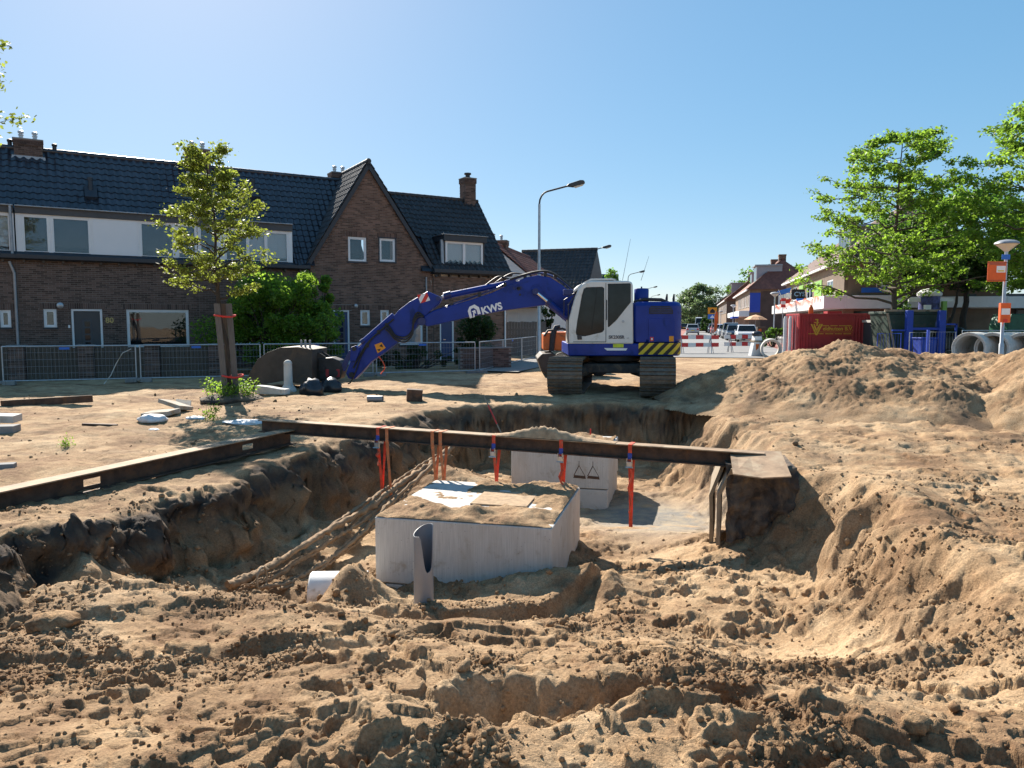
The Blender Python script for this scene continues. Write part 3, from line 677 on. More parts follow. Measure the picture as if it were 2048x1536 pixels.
# ratchet straps hanging from the crossing beam
def strap(px, lo, label, m, ratchet=True, both=True, flap=0.0):
    t = along(px, CBa, CBb); p = CBa.lerp(CBb, t); ex = (CBb - CBa).normalized(); ny = Vector((-ex.y, ex.x, 0)); h = .20
    zb = P(px, lo, p.y).z
    o = thing('ratchet_strap', label, 'strap', (p.x, p.y, zb), math.atan2(ex.y, ex.x), 'orange straps on the beam')
    z = p.z - zb; w = .026; y0 = -.112
    s = MB()
    s.bb(-w, w, y0 - .003, y0, z - h * 1.02, z + .006)                     # over the beam face
    s.bb(-w, w, y0, .112, z + .003, z + .006); s.bb(-w, w, .109, .112, z - h, z + .006)
    s.build('loop', m, o)
    d = MB()
    def hang(yt, tw):
        pts = []; n = 14
        for i in range(n + 1):
            u = i / n; a = tw * u; zz = (z - h) * (1 - u); ww = w * (1 - .25 * math.sin(u * 3.1))
            yy = yt * (1 - u) * 1.0
            pts.append(((-ww * math.cos(a), yy - ww * math.sin(a), zz), (ww * math.cos(a), yy + ww * math.sin(a), zz)))
        for i in range(n): d.quad(pts[i][0], pts[i][1], pts[i + 1][1], pts[i + 1][0])
    hang(y0, .25); hang(.11, -.35) if both else None
    dd = d.build('webbing', m, o); sm = dd.modifiers.new('thick', 'SOLIDIFY'); sm.thickness = .004
    if ratchet:
        r = MB(); r.bb(-.034, -.026, y0 - .05, y0 - .003, z - h - .10, z - h + .03); r.bb(.026, .034, y0 - .05, y0 - .003, z - h - .10, z - h + .03)
        r.tube([(-.04, y0 - .03, z - h - .03), (.04, y0 - .03, z - h - .03)], .012, 8); r.tube([(-.05, y0 - .055, z - h - .09), (.05, y0 - .055, z - h - .09)], .01, 8)
        r.bb(-.03, .03, y0 - .05, y0 - .044, z - h - .09, z - h - .02); r.build('ratchet', 'ratchet', o)
        MB().bb(-w - .002, w + .002, y0 - .008, y0 - .004, z - h * .95, z - h * .55).build('blue_pad', 'strap_blue', o)
    if flap:
        f = MB(); rng = random.Random(int(px)); pts = [Vector((.01 + .018 * math.sin(i * 1.1), y0 - .02 - .02 * math.cos(i * 1.7), z - h - .10 - flap * i / 9)) for i in range(10)]
        f.tube(pts, [.018 + .014 * math.sin(i * 1.3) ** 2 for i in range(10)], 6, True, .5); f.build('loose_end', m, o, 60)
    return o
strap(761, 988, 'thin red strap with knotted ratchet, leftmost on the beam', 'strap', True, True, .25)
strap(779, 1000, 'narrow orange strap just right of the knotted one', 'strap_orange', False, False)
strap(870, 968, 'pale orange strap with a twin close beside it, left of the pair', 'strap_orange', False, True)
strap(886, 968, 'pale orange strap, right one of the close pair', 'strap_orange', False, True)
strap(993, 966, 'red strap with blue ratchet above the left part of the chamber', 'strap', True, True)
strap(1128, 975, 'red strap with blue ratchet in front of the far chamber', 'strap', True, True, .45)
strap(1266, 1054, 'longest red strap with blue ratchet, reaching the pit floor', 'strap', True, True, .60)

# steel plate on the beam end, timber boards and cut peat below
def tilted_plate():
    a, b_, c, d = P(1460, 904, 9.45), P(1562, 905, 9.25), P(1583, 955, 8.45), P(1466, 950, 8.62)
    o = thing('steel_plate', 'rust brown steel plate lying on the right end of the beam', 'steel plate', (a.x, a.y, d.z - .3))
    t = MB(); up = Vector((0, 0, .014)); m1 = (c + d) / 2 + Vector((0, 0, -.03)); m2 = (a + b_) / 2 + Vector((0, 0, .012))
    bot = [a, m2, b_, c, m1, d]; t.add([p + up for p in bot] + bot, [(0, 1, 4, 5), (1, 2, 3, 4), (11, 10, 7, 6), (10, 9, 8, 7)] + [(i, (i + 1) % 6, (i + 1) % 6 + 6, i + 6) for i in range(6)])
    t.build('plate', 'rust_top', o, world=True)
    return a, b_, c, d
tilted_plate()
PB = [P(1418, 1034, 9.35), P(1441, 930, 9.35)]
for k, (px0, px1, pt, d0, lab) in enumerate(((1419, 1441, 934, 9.45, 'weathered shoring board upright under the beam end, left one'), (1433, 1462, 938, 9.05, 'weathered shoring board upright under the plate corner, right one'))):
    lo = P(px0, 1037 - 2 * k, d0); hi = P(px1, pt, d0)
    o = thing('shoring_board', lab, 'board', (lo.x, lo.y, lo.z - .3), 0, 'shoring boards')
    t = MB(); th = .05; dep = 1.0
    base = Vector((lo.x, lo.y, lo.z - .35)); mid = P(px0 - 1 + 2 * k, 990, d0); rng = random.Random(k)
    pts = [base, lo, mid, hi]
    for sx in (0, th):
        for p in pts: t.v.append((p.x + sx, p.y, p.z)); t.v.append((p.x + sx + dep * .30, p.y + dep, p.z + .06))
    n = 8
    for i in range(3): a = 2 * i; t.f += [(a, a + 2, a + 3, a + 1), (n + a, n + a + 1, n + a + 3, n + a + 2), (a, a + n, a + n + 2, a + 2), (a + 1, a + 3, a + n + 3, a + n + 1)]
    t.f += [(0, 1, n + 1, n), (6, 6 + n, 7 + n, 7)]
    t.build('plank', 'timber_wet', o, world=True)
def peat():
    xs = np.linspace(0, 1, 46); zs = np.linspace(0, 1, 30); t = MB()
    A = P(1452, 1036, 8.95); B = P(1598, 1004, 8.75); zt0 = P(1462, 945, 8.75).z + .03; zt1 = P(1580, 950, 8.6).z + .02
    o = thing('peat_block', 'block of black peaty soil cut upright below the steel plate', 'soil block', (A.x, A.y, A.z - .3))
    U, V = np.meshgrid(xs, zs); wob = .07 * fbm(U * 4, V * 3, 4, 91) + .03 * fbm(U * 12, V * 9, 3, 92)
    X = A.x + (B.x - A.x) * U + .03 * V; Y = A.y + (B.y - A.y) * U + wob + .16 * V * V; zt = zt0 + (zt1 - zt0) * U
    zb = A.z - .3 + (B.z - A.z) * U; Z = zb + (zt - zb) * V
    top = 6
    vs = [tuple(p) for p in np.stack([X, Y, Z], -1).reshape(-1, 3)]; nx = len(xs); nz = len(zs)
    fs = [(j * nx + i, j * nx + i + 1, (j + 1) * nx + i + 1, (j + 1) * nx + i) for j in range(nz - 1) for i in range(nx - 1)]
    k0 = len(vs)
    for j in range(1, top):
        for i in range(nx): p = vs[(nz - 1) * nx + i]; vs.append((p[0] + .05 * j, p[1] + .22 * j, p[2] + .01 * math.sin(i * .9 + j) - .01 * j))
    base = (nz - 1) * nx
    for j in range(top - 1):
        for i in range(nx - 1):
            a = base + i if j == 0 else k0 + (j - 1) * nx + i; c = k0 + j * nx + i; fs.append((a, a + 1, c + 1, c))
    t.add(vs, fs); t.build('soil_face', 'peat', o, 80, world=True)
peat()

# old sand-crusted cables
def CRUST(path, rs, rng):
    t = MB().tube(path, [r * .86 for r in rs], 10); n = len(path)
    for i in range(n):
        for k in range(10):
            v = Vector(t.v[i * 10 + k]); t.v[i * 10 + k] = tuple(path[i] + (v - path[i]) * rng.uniform(.72, 1.32))
    return t
def crust(name, label, pts, r0, seed, group='sand-crusted cables'):
    rng = random.Random(seed); c = [P(*p) for p in pts]
    path = []; n = 12
    for i in range(len(c) - 1):
        p0 = c[max(i - 1, 0)]; p1 = c[i]; p2 = c[i + 1]; p3 = c[min(i + 2, len(c) - 1)]
        for k in range(n):
            t = k / n; path.append(.5 * ((2 * p1) + (p2 - p0) * t + (2 * p0 - 5 * p1 + 4 * p2 - p3) * t * t + (3 * p1 - p0 - 3 * p2 + p3) * t ** 3))
    path.append(c[-1]); rs = []; v = 1.0
    for i in range(len(path)):
        v = .86 * v + .14 * rng.uniform(.3, 1.6); rs.append(r0 * .74 * v * (1.45 if rng.random() < .05 else 1)); path[i] = path[i] + Vector((rng.uniform(-.01, .01), rng.uniform(-.01, .01), rng.uniform(-.012, .012)))
    o = CRUST(path, rs, rng).build(name, 'cable_crust', None, 75); return tag(o, label, 'cable', group)
crust('old_cable', 'thickest sand-crusted cable running up the pit below the straps', [(905, 892, 12.5), (860, 930, 11.8), (800, 968, 11.1), (745, 1010, 10.4), (690, 1042, 9.8), (635, 1075, 9.2), (560, 1122, 8.5), (505, 1152, 8.05), (455, 1172, 7.7)], .062, 1)
crust('old_cable', 'crusted cable sagging just below the thickest one', [(898, 905, 12.3), (850, 945, 11.6), (790, 990, 10.9), (720, 1046, 10.0), (660, 1082, 9.4), (600, 1120, 8.85), (545, 1156, 8.3), (500, 1172, 7.9)], .048, 2)
crust('old_cable', 'lowest crusted cable with a loose curve near the white pipe', [(880, 915, 12.0), (830, 962, 11.2), (775, 1012, 10.5), (720, 1070, 9.8), (670, 1112, 9.2), (620, 1144, 8.7), (575, 1166, 8.3), (520, 1176, 7.95)], .042, 3)
crust('old_cable', 'thin rope of crusted cable between the two thick ones', [(760, 985, 10.7), (700, 1052, 9.9), (640, 1100, 9.2), (590, 1128, 8.75), (535, 1150, 8.3)], .026, 5)
crust('old_cable', 'thin crusted cable hanging below the bundle beside the chamber', [(738, 1040, 10.2), (690, 1090, 9.5), (640, 1128, 8.95), (590, 1156, 8.5), (548, 1168, 8.2)], .022, 6)
crust('old_cable', 'crusted cable lying highest against the left pit wall', [(900, 897, 12.6), (845, 928, 11.9), (780, 972, 11.1), (710, 1020, 10.2), (650, 1060, 9.5), (585, 1105, 8.8), (520, 1140, 8.2), (470, 1160, 7.85)], .036, 8)
crust('old_cable', 'slack crusted cable sagging lowest between straps and white pipe', [(870, 925, 11.9), (815, 985, 11.0), (760, 1040, 10.3), (705, 1092, 9.6), (655, 1130, 9.0), (605, 1162, 8.5), (560, 1178, 8.15)], .030, 9)
for k in range(3): crust('bare_cable', ['upper frayed grey wire end left of the crusted cables', 'middle frayed grey wire end left of the crusted cables', 'lowest frayed grey wire end left of the crusted cables'][k], [(545, 1150 + 3 * k, 8.2), (515, 1160 + 4 * k, 7.95), (482 - 4 * k, 1172 + 5 * k, 7.7)], .010, 20 + k, 'frayed wire ends')
tie = MB(); cc = P(524, 1158, 8.0)
tie.tube([cc + Vector((.02 * math.sin(a), .10 * math.sin(a), .13 * math.cos(a))) for a in [i * 2 * math.pi / 16 for i in range(17)]], .012, 6, False)
tag(tie.build('rope_tie', 'timber_wet', None, 60), 'pale loop tied round the left end of the cable bundle', 'rope')

# pipes in the pit
def cut_pvc():
    p = P(848, 1228, 7.15); r = .096; zt = P(848, 1050, 7.15).z; hh = zt - p.z
    o = thing('drain_pipe', 'upright grey plastic drain pipe with a scooped cut top', 'pipe', (p.x, p.y, p.z - .35)); seg = 40
    def top(a):      # height of the rim round the pipe: low on the camera's right-hand side
        d = math.atan2(math.sin(a - R(-48)), math.cos(a - R(-48)))
        return hh + .35 - .40 * math.exp(-(d / .72) ** 4) - .10 * (0.5 + .5 * math.cos(a - R(215)))
    for nm, rr, m in (('outer_wall', r, 'pvc'), ('inner_wall', r - .007, 'pvc_inside')):
        t = MB(); rings = 8
        for j in range(rings + 1):
            for k in range(seg): a = 2 * math.pi * k / seg; t.v.append((rr * math.cos(a), rr * math.sin(a), top(a) * j / rings))
        t.f = [(j * seg + k, j * seg + (k + 1) % seg, (j + 1) * seg + (k + 1) % seg, (j + 1) * seg + k) for j in range(rings) for k in range(seg)]
        if nm == 'outer_wall':
            n0 = len(t.v)
            for k in range(seg): a = 2 * math.pi * k / seg; t.v.append(((r - .007) * math.cos(a), (r - .007) * math.sin(a), top(a)))
            t.f += [(rings * seg + k, rings * seg + (k + 1) % seg, n0 + (k + 1) % seg, n0 + k) for k in range(seg)]
        t.build(nm, m, o, 50)
cut_pvc()
wp = thing('sewer_pipe', 'white concrete pipe end half buried left of the near chamber', 'pipe', (-2.2, 8.1, -1.5))
ax = Vector((.97, .10, -.02)); a0 = Vector((-2.22, 8.05, -1.28))
def ringpipe(o, a0, ax, r, L, th, m):
    q = ax.normalized().to_track_quat('Z', 'Y').to_matrix()
    prof = [(r - th, 0), (r - th * .3, -.004), (r, .012), (r, L), (r - th, L), (r - th, 0)]
    return MB().lathe(prof, a0, 36, q, False).build('shell', m, o, 40, world=True)
ringpipe(wp, a0, ax, .24, .62, .045, 'white_pipe')

# survey rod and pegs at the far pit wall
rod = thing('survey_rod', 'thin red and white rod leaning in the far left of the pit', 'survey rod', P(1000, 860, 14.4)); ra, rb = P(1003, 868, 14.2), P(968, 792, 14.9)
for i in range(4):
    s0, s1 = i / 4, (i + 1) / 4; MB().tube([ra.lerp(rb, s0), ra.lerp(rb, s1)], .013, 6).build('rod_section', ['timber_wet', 'decal_red', 'decal_red', 'timber_wet'][i], rod, 60, world=True)
for px, lab in ((1180, 'short red peg sticking up behind the far chamber, right one'), (1092, 'short red peg sticking up behind the sand on the beam, left one')):
    q = P(px, 868, 14.4 if px > 1100 else 13.2); MB_ = MB().tube([q + Vector((0, 0, -.5)), q + Vector((.01, 0, .10))], .014, 6)
    tag(MB_.build('marker_peg', 'decal_red', None, 60), lab, 'peg', 'red marker pegs')

# ------------------------------------------------------------------ things lying about on the ground
def lump(name, label, cat, c, size, m, seed, group=None, rough=.25, sub=3, flat=.55):
    me = bpy.data.meshes.new(name); bm = bmesh.new(); bmesh.ops.create_icosphere(bm, subdivisions=sub, radius=1); r = np.random.RandomState(seed)
    vs = np.array([v.co[:] for v in bm.verts]); n = .6 * fbm(vs[:, 0] * 2 + vs[:, 2] * 1.3 + seed, vs[:, 1] * 2 - vs[:, 2], 3, seed) * rough + rough * .5 * np.abs(perlin(vs[:, 0] * 5 + vs[:, 2] * 4, vs[:, 1] * 5, seed + 2))
    for v, k in zip(bm.verts, n):
        q = v.co * (1 + k); v.co = (q.x * size[0] / 2, q.y * size[1] / 2, max(q.z, -flat) * size[2] / (1 + flat) + size[2] * flat / (1 + flat))
    bm.to_mesh(me); bm.free(); me.materials.append(M[m]); me.polygons.foreach_set('use_smooth', [True] * len(me.polygons))
    o = bpy.data.objects.new(name, me); COL.objects.link(o); o.location = (c[0], c[1], c[2] - .02); return tag(o, label, cat, group)
def onground(px, py, z=-.12):
    g = G(px, py, z); hz_ = H(g.x, g.y); g = G(px, py, hz_); return Vector((g.x, g.y, H(g.x, g.y)))
g = onground(624, 787); lump('rubbish_bag', 'black rubbish bag slumped beside the concrete bollard', 'bag', (g.x, g.y, g.z), (.60, .5, .42), 'bag_black', 3, 'black bags by the bucket', .35)
g = onground(663, 785); lump('rubbish_bag', 'flatter black rubbish bag under the excavator coupler', 'bag', (g.x, g.y, g.z), (.56, .45, .36), 'bag_black', 6, 'black bags by the bucket', .35)
g = onground(306, 848); lump('plastic_sack', 'white plastic sack lying near the loose paving slabs', 'sack', g, (.52, .36, .15), 'bag_white', 9, 'white plastic scraps', .3)
g = onground(604, 868); lump('plastic_sheet', 'small white plastic scrap left of the crossing beam', 'plastic', onground(308, 867), (.20, .14, .05), 'bag_white', 10, 'white plastic scraps', .3)
lump('plastic_sheet', 'crumpled pale sheet spread beside the end of the crossing beam', 'plastic', onground(497, 846), (.9, .5, .06), 'bag_white', 14, 'white plastic scraps', .5)
lump('plastic_sheet', 'pale plastic strip by the weeds left of the beam', 'plastic', onground(392, 839), (.34, .2, .06), 'bag_white', 15, 'white plastic scraps', .5)
# paving slabs
def slab(name, label, px, py, size, rot, tilt, m='slab', group=None, cat='paving slab', dz=0.0):
    g = onground(px, py); me = MB().box((0, 0, 0), size); o = me.build(name, m, None, bevel=.008); o.location = (g.x, g.y, g.z + size[2] / 2 - .01 + dz); o.rotation_euler = (tilt[0], tilt[1], rot); return tag(o, label, cat, group)
slab('paving_slab', 'pale paving slab lying lowest of the loose three', 322, 830, (.62, .40, .09), R(-12), (R(4), R(-5)), 'slab', 'loose paving slabs')
slab('paving_slab', 'pale paving slab leaning on top of another near the tree', 352, 824, (.58, .40, .08), R(-22), (R(-10), R(12)), 'slab', 'loose paving slabs', dz=.11)
slab('paving_slab', 'half slab propped at the right of the loose slabs', 366, 818, (.30, .36, .08), R(20), (R(25), R(8)), 'slab', 'loose paving slabs', dz=.05)
slab('kerb_stone', 'broken dark kerb stone at the left edge, lower one', 6, 866, (.46, .30, .14), R(10), (0, 0), 'concrete_dark', 'kerb stones at the left edge', 'kerb')
slab('kerb_stone', 'broken grey kerb stone stacked on another at the left edge', 8, 856, (.50, .30, .13), R(4), (R(3), R(2)), 'concrete', 'kerb stones at the left edge', 'kerb', .13)
slab('kerb_stone', 'small grey block on the sand above the left beam', 8, 936, (.26, .16, .08), R(18), (0, 0), 'concrete_dark', None, 'kerb')
slab('steel_strip', 'rusty flat bar lying on the sand below the slabs', 200, 853, (.62, .07, .04), R(2), (0, R(2)), 'rust', None, 'steel bar')
slab('edging_board', 'dark rusty edging board half sunk in the sand at far left', 95, 814, (1.9, .06, .16), R(8), (0, R(-3)), 'rust', None, 'board')
slab('plank', 'flat brown plank half buried before the long sand heap', 1655, 826, (.85, .2, .05), R(-6), (R(5), R(2)), 'timber_wet', None, 'plank')
slab('clay_brick', 'loose red brick at the foot of the sand heap', 1832, 823, (.21, .11, .11), R(30), (R(8), 0), 'brick_red', None, 'brick', .03)
slab('rusty_box', 'small rusty steel box standing on the sand left of the pit', 829, 800, (.36, .30, .28), R(10), (0, R(4)), 'rust', None, 'box')
pp = onground(750, 803); o = thing('pipe_offcut', 'short grey pipe offcut lying on the sand beyond the pit', 'pipe', pp); ringpipe(o, pp + Vector((-.17, .02, .062)), Vector((1, -.12, .02)), .07, .36, .008, 'pvc')
for px, py, lab, s in ((2090 - 1024, 0, '', 0),):
    pass
lump('sand_lump', 'big lump of firm sand in a hole at lower right, beside a rounder one', 'sand lump', onground(1832, 1452, -.15) + Vector((0, 0, .0)), (.12, .10, .07), 'sand', 21, 'loose sand lumps', .6)
lump('sand_lump', 'rounder lump of firm sand in the hole at lower right', 'sand lump', onground(1865, 1456, -.15), (.08, .08, .06), 'sand', 23, 'loose sand lumps', .6)
lump('sand_lump', 'flat topped lump of firm sand at the far left of the foreground', 'sand lump', onground(105, 1245, -.35), (.30, .22, .11), 'sand', 27, 'loose sand lumps', .8)

# concrete bollard with its foot and a kerb beside
g = onground(577, 782); bo = thing('concrete_bollard', 'pale concrete bollard with round head standing before the bucket', 'bollard', g)
MB().lathe([(.20, -.05), (.205, .03), (.185, .07), (.12, .16), (.112, .20), (.105, .66), (.100, .685), (.108, .70), (.108, .73), (.095, .765), (.06, .80), (.02, .812)], (0, 0, 0), 20).build('post', 'concrete_pale', bo, 40)
g = onground(545, 790); kb = thing('concrete_kerb', 'long pale concrete kerb tipped over left of the bollard', 'kerb', g, R(-14))
MB().prism([(-.42, 0), (.42, .0), (.42, .14), (.25, .15), (-.1, .20), (-.42, .22)], -.13, .13).build('stone', 'concrete_pale', kb, bevel=.02)
# ------------------------------------------------------------------ excavator
ED = 20.75
def E(px, py, d=ED): p = P(px, py, d); return (p.x, p.z)
EXC = thing('excavator', 'blue crawler excavator with white cab, boom lowered to the left', 'excavator', (2.8, 20.3, -.08))
def ex(mb, name, m, smooth=None, bevel=0.0, parent=None):
    o = mb.build(name, m, EXC, smooth, bevel, world=True)
    if parent is not None: o.parent = parent
    return o
# undercarriage
UY = R(10); UC = Vector((2.74, 20.15, -.09)); fw = Vector((-math.sin(UY), -math.cos(UY), 0)); sd_ = Vector((math.cos(UY), -math.sin(UY), 0))
TH, TL = .90, 3.9; tr = TH / 2 - .03
shoe = MB()
shoe.bb(-.43, .43, -.0955, .0955, -.012, .012)
for gy in (-.082, 0.01): shoe.prism([(gy - .012, .012), (gy + .012, .012), (gy + .006, .060), (gy - .006, .060)], -.43, .43, 'yz')
shoe.bb(-.12, .12, -.08, .08, -.06, -.012)
shoe_me = shoe.mesh('track_shoe'); shoe_me.materials.append(M['track_steel'])
straight = TL - 2 * tr - .06; per = 2 * straight + 2 * math.pi * tr; ns = 46
inv = Matrix.Translation(-Vector(EXC.location))
for side, off in (('l', -1.13), ('r', 1.13)):
    c = UC + sd_ * off
    for k in range(ns):
        s = (k + (.3 if side == 'l' else .7)) / ns * per
        if s < straight: u, v, a = -straight / 2 + s, tr, 0
        elif s < straight + math.pi * tr: a = (s - straight) / tr; u, v = straight / 2 + tr * math.sin(a), tr * math.cos(a)
        elif s < 2 * straight + math.pi * tr: u, v, a = straight / 2 - (s - straight - math.pi * tr), -tr, math.pi
        else: a = math.pi + (s - 2 * straight - math.pi * tr) / tr; u, v = -straight / 2 + tr * math.sin(a), tr * math.cos(a)
        sag = -.03 * math.cos(u / straight * math.pi) if a == 0 and abs(u) < straight / 2 else 0
        p = c + fw * u + Vector((0, 0, TH / 2 + v + sag)); n = fw * math.sin(a) + Vector((0, 0, math.cos(a))); t = fw * math.cos(a) - Vector((0, 0, math.sin(a)))
        x = sd_
        place(shoe_me, 'track_shoe', EXC, inv @ frame3(-x, t, n, p) if False else inv @ frame3(x, n.cross(x), n, p))
    fr = MB(); fr.box(c + Vector((0, 0, .45)), (.42, TL - 1.0, .36), -UY); f_ = ex(fr, 'track_frame', 'track_frame', bevel=.03)
    for q in (-1, 1):
        w = MB(); w.lathe([(.02, -.17), (.30, -.17), (.36, -.10), (.36, .10), (.30, .17), (.02, .17)], c + fw * q * (straight / 2) + Vector((0, 0, .45)), 24, sd_.to_track_quat('Z', 'Y').to_matrix())
        ex(w, 'sprocket' if q < 0 else 'idler', 'track_frame', 40)
    for q in range(7):
        w = MB(); w.lathe([(.02, -.2), (.11, -.2), (.11, .2), (.02, .2)], c + fw * (-1.2 + .4 * q) + Vector((0, 0, .165)), 12, sd_.to_track_quat('Z', 'Y').to_matrix()); ex(w, 'roller', 'track_frame', 40)
cf = MB(); cf.box(UC + Vector((0, 0, .60)), (1.5, 1.6, .24), -UY)
for q in (-1, 1):
    for o_ in (-1, 1): cf.tube([UC + fw * q * .5 + sd_ * o_ * .5 + Vector((0, 0, .6)), UC + fw * q * .95 + sd_ * o_ * 1.1 + Vector((0, 0, .45))], .17, 8)
ex(cf, 'car_body', 'track_frame', bevel=.03)
ex(MB().lathe([(.68, .70), (.72, .72), (.72, .84), (.62, .86)], (UC.x + .05, UC.y + .1, -.02), 36), 'slew_ring', 'dark_metal', 40)
# upper structure
NY = 19.35; FY = 22.05
x_l, zt_ = E(1137, 690, NY); x_r, _ = E(1366, 690, NY); zb_ = E(1137, 712, NY)[1]; zd = E(1137, 687, NY)[1]
xc, _ = E(1267, 600, NY)
def plan(x0, x1, r, y0=NY, y1=FY, bow=.18):
    pts = [(x0, y0)]
    n = 8
    for i in range(n + 1): a = -math.pi / 2 + i * math.pi / 2 / n; pts.append((x1 - r + r * math.cos(a), y0 + r + r * math.sin(a)))
    m_ = (y0 + y1) / 2
    pts.insert(len(pts), (x1 + bow * .75, m_ - .5)); pts.append((x1 + bow, m_)); pts.append((x1 + bow * .75, m_ + .5))
    for i in range(n + 1): a = i * math.pi / 2 / n; pts.append((x1 - r + r * math.cos(a), y1 - r + r * math.sin(a)))
    pts.append((x0, y1)); return pts
ex(MB().prism(plan(x_l, x_r - .02, .30), zb_, zd, 'xy'), 'deck', 'blue_paint', 40, .03)
zh = E(1300, 603, NY)[1]; zc0 = zd + .002
ex(MB().prism(plan(xc + .02, x_r, .34), zc0 + .0, zh - .0, 'xy'), 'engine_housing', 'blue_paint', 40, .11)
# right side of the machine in front of the boom (tank and tool box)
ex(MB().bb(x_l + .25, xc - .1, 21.25, FY - .02, zd + .002, zd + .72), 'fuel_tank', 'blue_paint', 40, .06)
ex(MB().bb(xc - .05, xc + .5, 20.5, 21.2, zd, zh - .1), 'boom_bracket', 'blue_paint', 40, .04)
# hazard plate round the counterweight
hx0 = E(1277, 700, NY)[0]; hz1 = E(1300, 686, NY)[1]; hz0 = E(1300, 709, NY)[1]
pl = [p for p in plan(hx0, x_r - .005, .33, NY - .006, FY)][:12]
t = MB(); n = len(pl)
for p in pl: t.v.append((p[0], p[1], hz0)); t.v.append((p[0], p[1], hz1))
t.f = [(2 * i, 2 * i + 2, 2 * i + 3, 2 * i + 1) for i in range(n - 1)]
hp = ex(t, 'hazard_plate', 'hazard'); hs_ = hp.modifiers.new('t', 'SOLIDIFY'); hs_.thickness = .006; hs_.offset = 1
# engine doors, grille and details on the near side
def panel(poly, name, m, dy=.012, d=NY, parent=None, bevel=.006, y=None):
    y0 = (NY if y is None else y); return ex(MB().prism([E(a, b_, d) for a, b_ in poly], y0 - dy, y0 + .01), name, m, None, bevel)
panel([(1297, 637), (1350, 637), (1350, 684), (1297, 684)], 'side_door', 'blue_paint', .014)
panel([(1298, 617), (1302, 612), (1340, 612), (1346, 620), (1346, 628), (1298, 628)], 'grille', 'dark_metal', .008)
panel([(1272, 612), (1292, 612), (1292, 684), (1272, 684)], 'side_panel', 'blue_paint', .010)
for i in range(4): panel([(1300, 614.5 + i * 3.4), (1344, 614.5 + i * 3.4), (1344, 616 + i * 3.4), (1300, 616 + i * 3.4)], 'grille_slat', 'blue_dark', .016, bevel=0)
panel([(1338, 672), (1347, 672), (1347, 683), (1338, 683)], 'sticker', 'sign_yellow', .018, bevel=0)
panel([(1300, 674), (1307, 674), (1307, 682), (1300, 682)], 'sticker', 'decal_red', .018, bevel=0)
panel([(1302, 676), (1305, 676), (1305, 680), (1302, 680)], 'sticker', 'decal_white', .020, bevel=0)
panel([(1226, 688), (1247, 688), (1247, 695), (1226, 695)], 'sticker', 'sign_lime', .010, bevel=0) if mat('sign_lime', (.55, .62, .03), .5) else None
panel([(1208, 696), (1255, 696.5), (1252, 701), (1214, 701)], 'sticker', 'decal_white', .008, bevel=0)
# intake stack, mirrors and pipes on top
sx0 = E(1270, 577, NY + .5)[0]; sx1 = E(1296, 577, NY + .5)[0]; sz = E(1283, 577, NY + .5)[1]
ex(MB().lathe([(.04, zh - .12), (.17, zh - .12), (.19, zh - .05), (.19, sz - .03), (.17, sz), (.03, sz)], ((sx0 + sx1) / 2, NY + .5, 0), 24), 'air_filter', 'blue_paint', 40)
ex(MB().tube([((sx0 + sx1) / 2, NY + .5, sz - .01), ((sx0 + sx1) / 2, NY + .5, sz + .05)], .02, 8), 'filter_cap', 'dark_metal', 40)
for px in (1333, 1347):
    a = Vector((E(px, 612, NY + 1.2)[0], NY + 1.2, zh - .06)); tp = E(px, 588, NY + 1.2)[1]; ex(MB().tube([a, Vector((a.x, a.y, tp - .12)), Vector((a.x + .01, a.y, tp))], [.03, .035, .02], 8), 'exhaust_pipe', 'black_rubber', 40)
ex(MB().tube([(xc + .05, NY + .25, zh - .02), (xc + .3, NY + .2, zh + .06), (xc + .75, NY + .2, zh + .05), (xc + .95, NY + .25, zh - .03)], .045, 8), 'hose_guard', 'black_rubber', 50)
for px, pt in ((1253, 478), (1290, 512)):
    a = Vector((E(px - 8, 562, NY + .9)[0], NY + .9, E(1240, 561, NY + .9)[1])); b_ = P(px + 8, pt, NY + .9); ex(MB().tube([a, b_], [.006, .003], 4), 'antenna', 'black_rubber')
# cab
CY0, CY1 = NY - .01, NY + 1.02
cabp = [(1137, 688), (1137.5, 640), (1150, 594), (1157, 577), (1167, 567), (1182, 561.5), (1256, 561.5), (1264, 564), (1266, 571), (1267, 688)]
CAB = ex(MB().prism([E(a, b_, NY) for a, b_ in cabp], CY0, CY1), 'cab', 'cab_white', 30, .035)
CABI = EXC
def cabpart(mb, name, m, smooth=None, bevel=0.0):
    o = mb.build(name, m, EXC, smooth, bevel, world=True); o.parent = CAB; return o
def cpanel(poly, name, m, dy): return cabpart(MB().prism([E(a, b_, NY) for a, b_ in poly], CY0 - dy, CY0 + .006), name, m, None, .004)
def grow(poly, k):
    cx = sum(p[0] for p in poly) / len(poly); cy = sum(p[1] for p in poly) / len(poly)
    return [(p[0] + k * (1 if p[0] > cx else -1), p[1] + k * (1 if p[1] > cy else -1)) for p in poly]
w1 = [(1153, 662), (1156, 640), (1165, 592), (1169, 579), (1174, 576), (1203, 575), (1207, 578), (1207, 658), (1203, 663), (1172, 671), (1160, 671), (1154, 668)]
w2 = [(1217, 569), (1259, 568), (1260, 570), (1260, 606), (1233, 640), (1219, 653), (1217, 652)]
cpanel(grow(w1, 1.5), 'window_seal', 'black_rubber', .004); cpanel(w1, 'door_window', 'car_glass', .008)
cpanel(grow(w2, 1.5), 'window_seal', 'black_rubber', .004); cpanel(w2, 'rear_window', 'car_glass', .008)
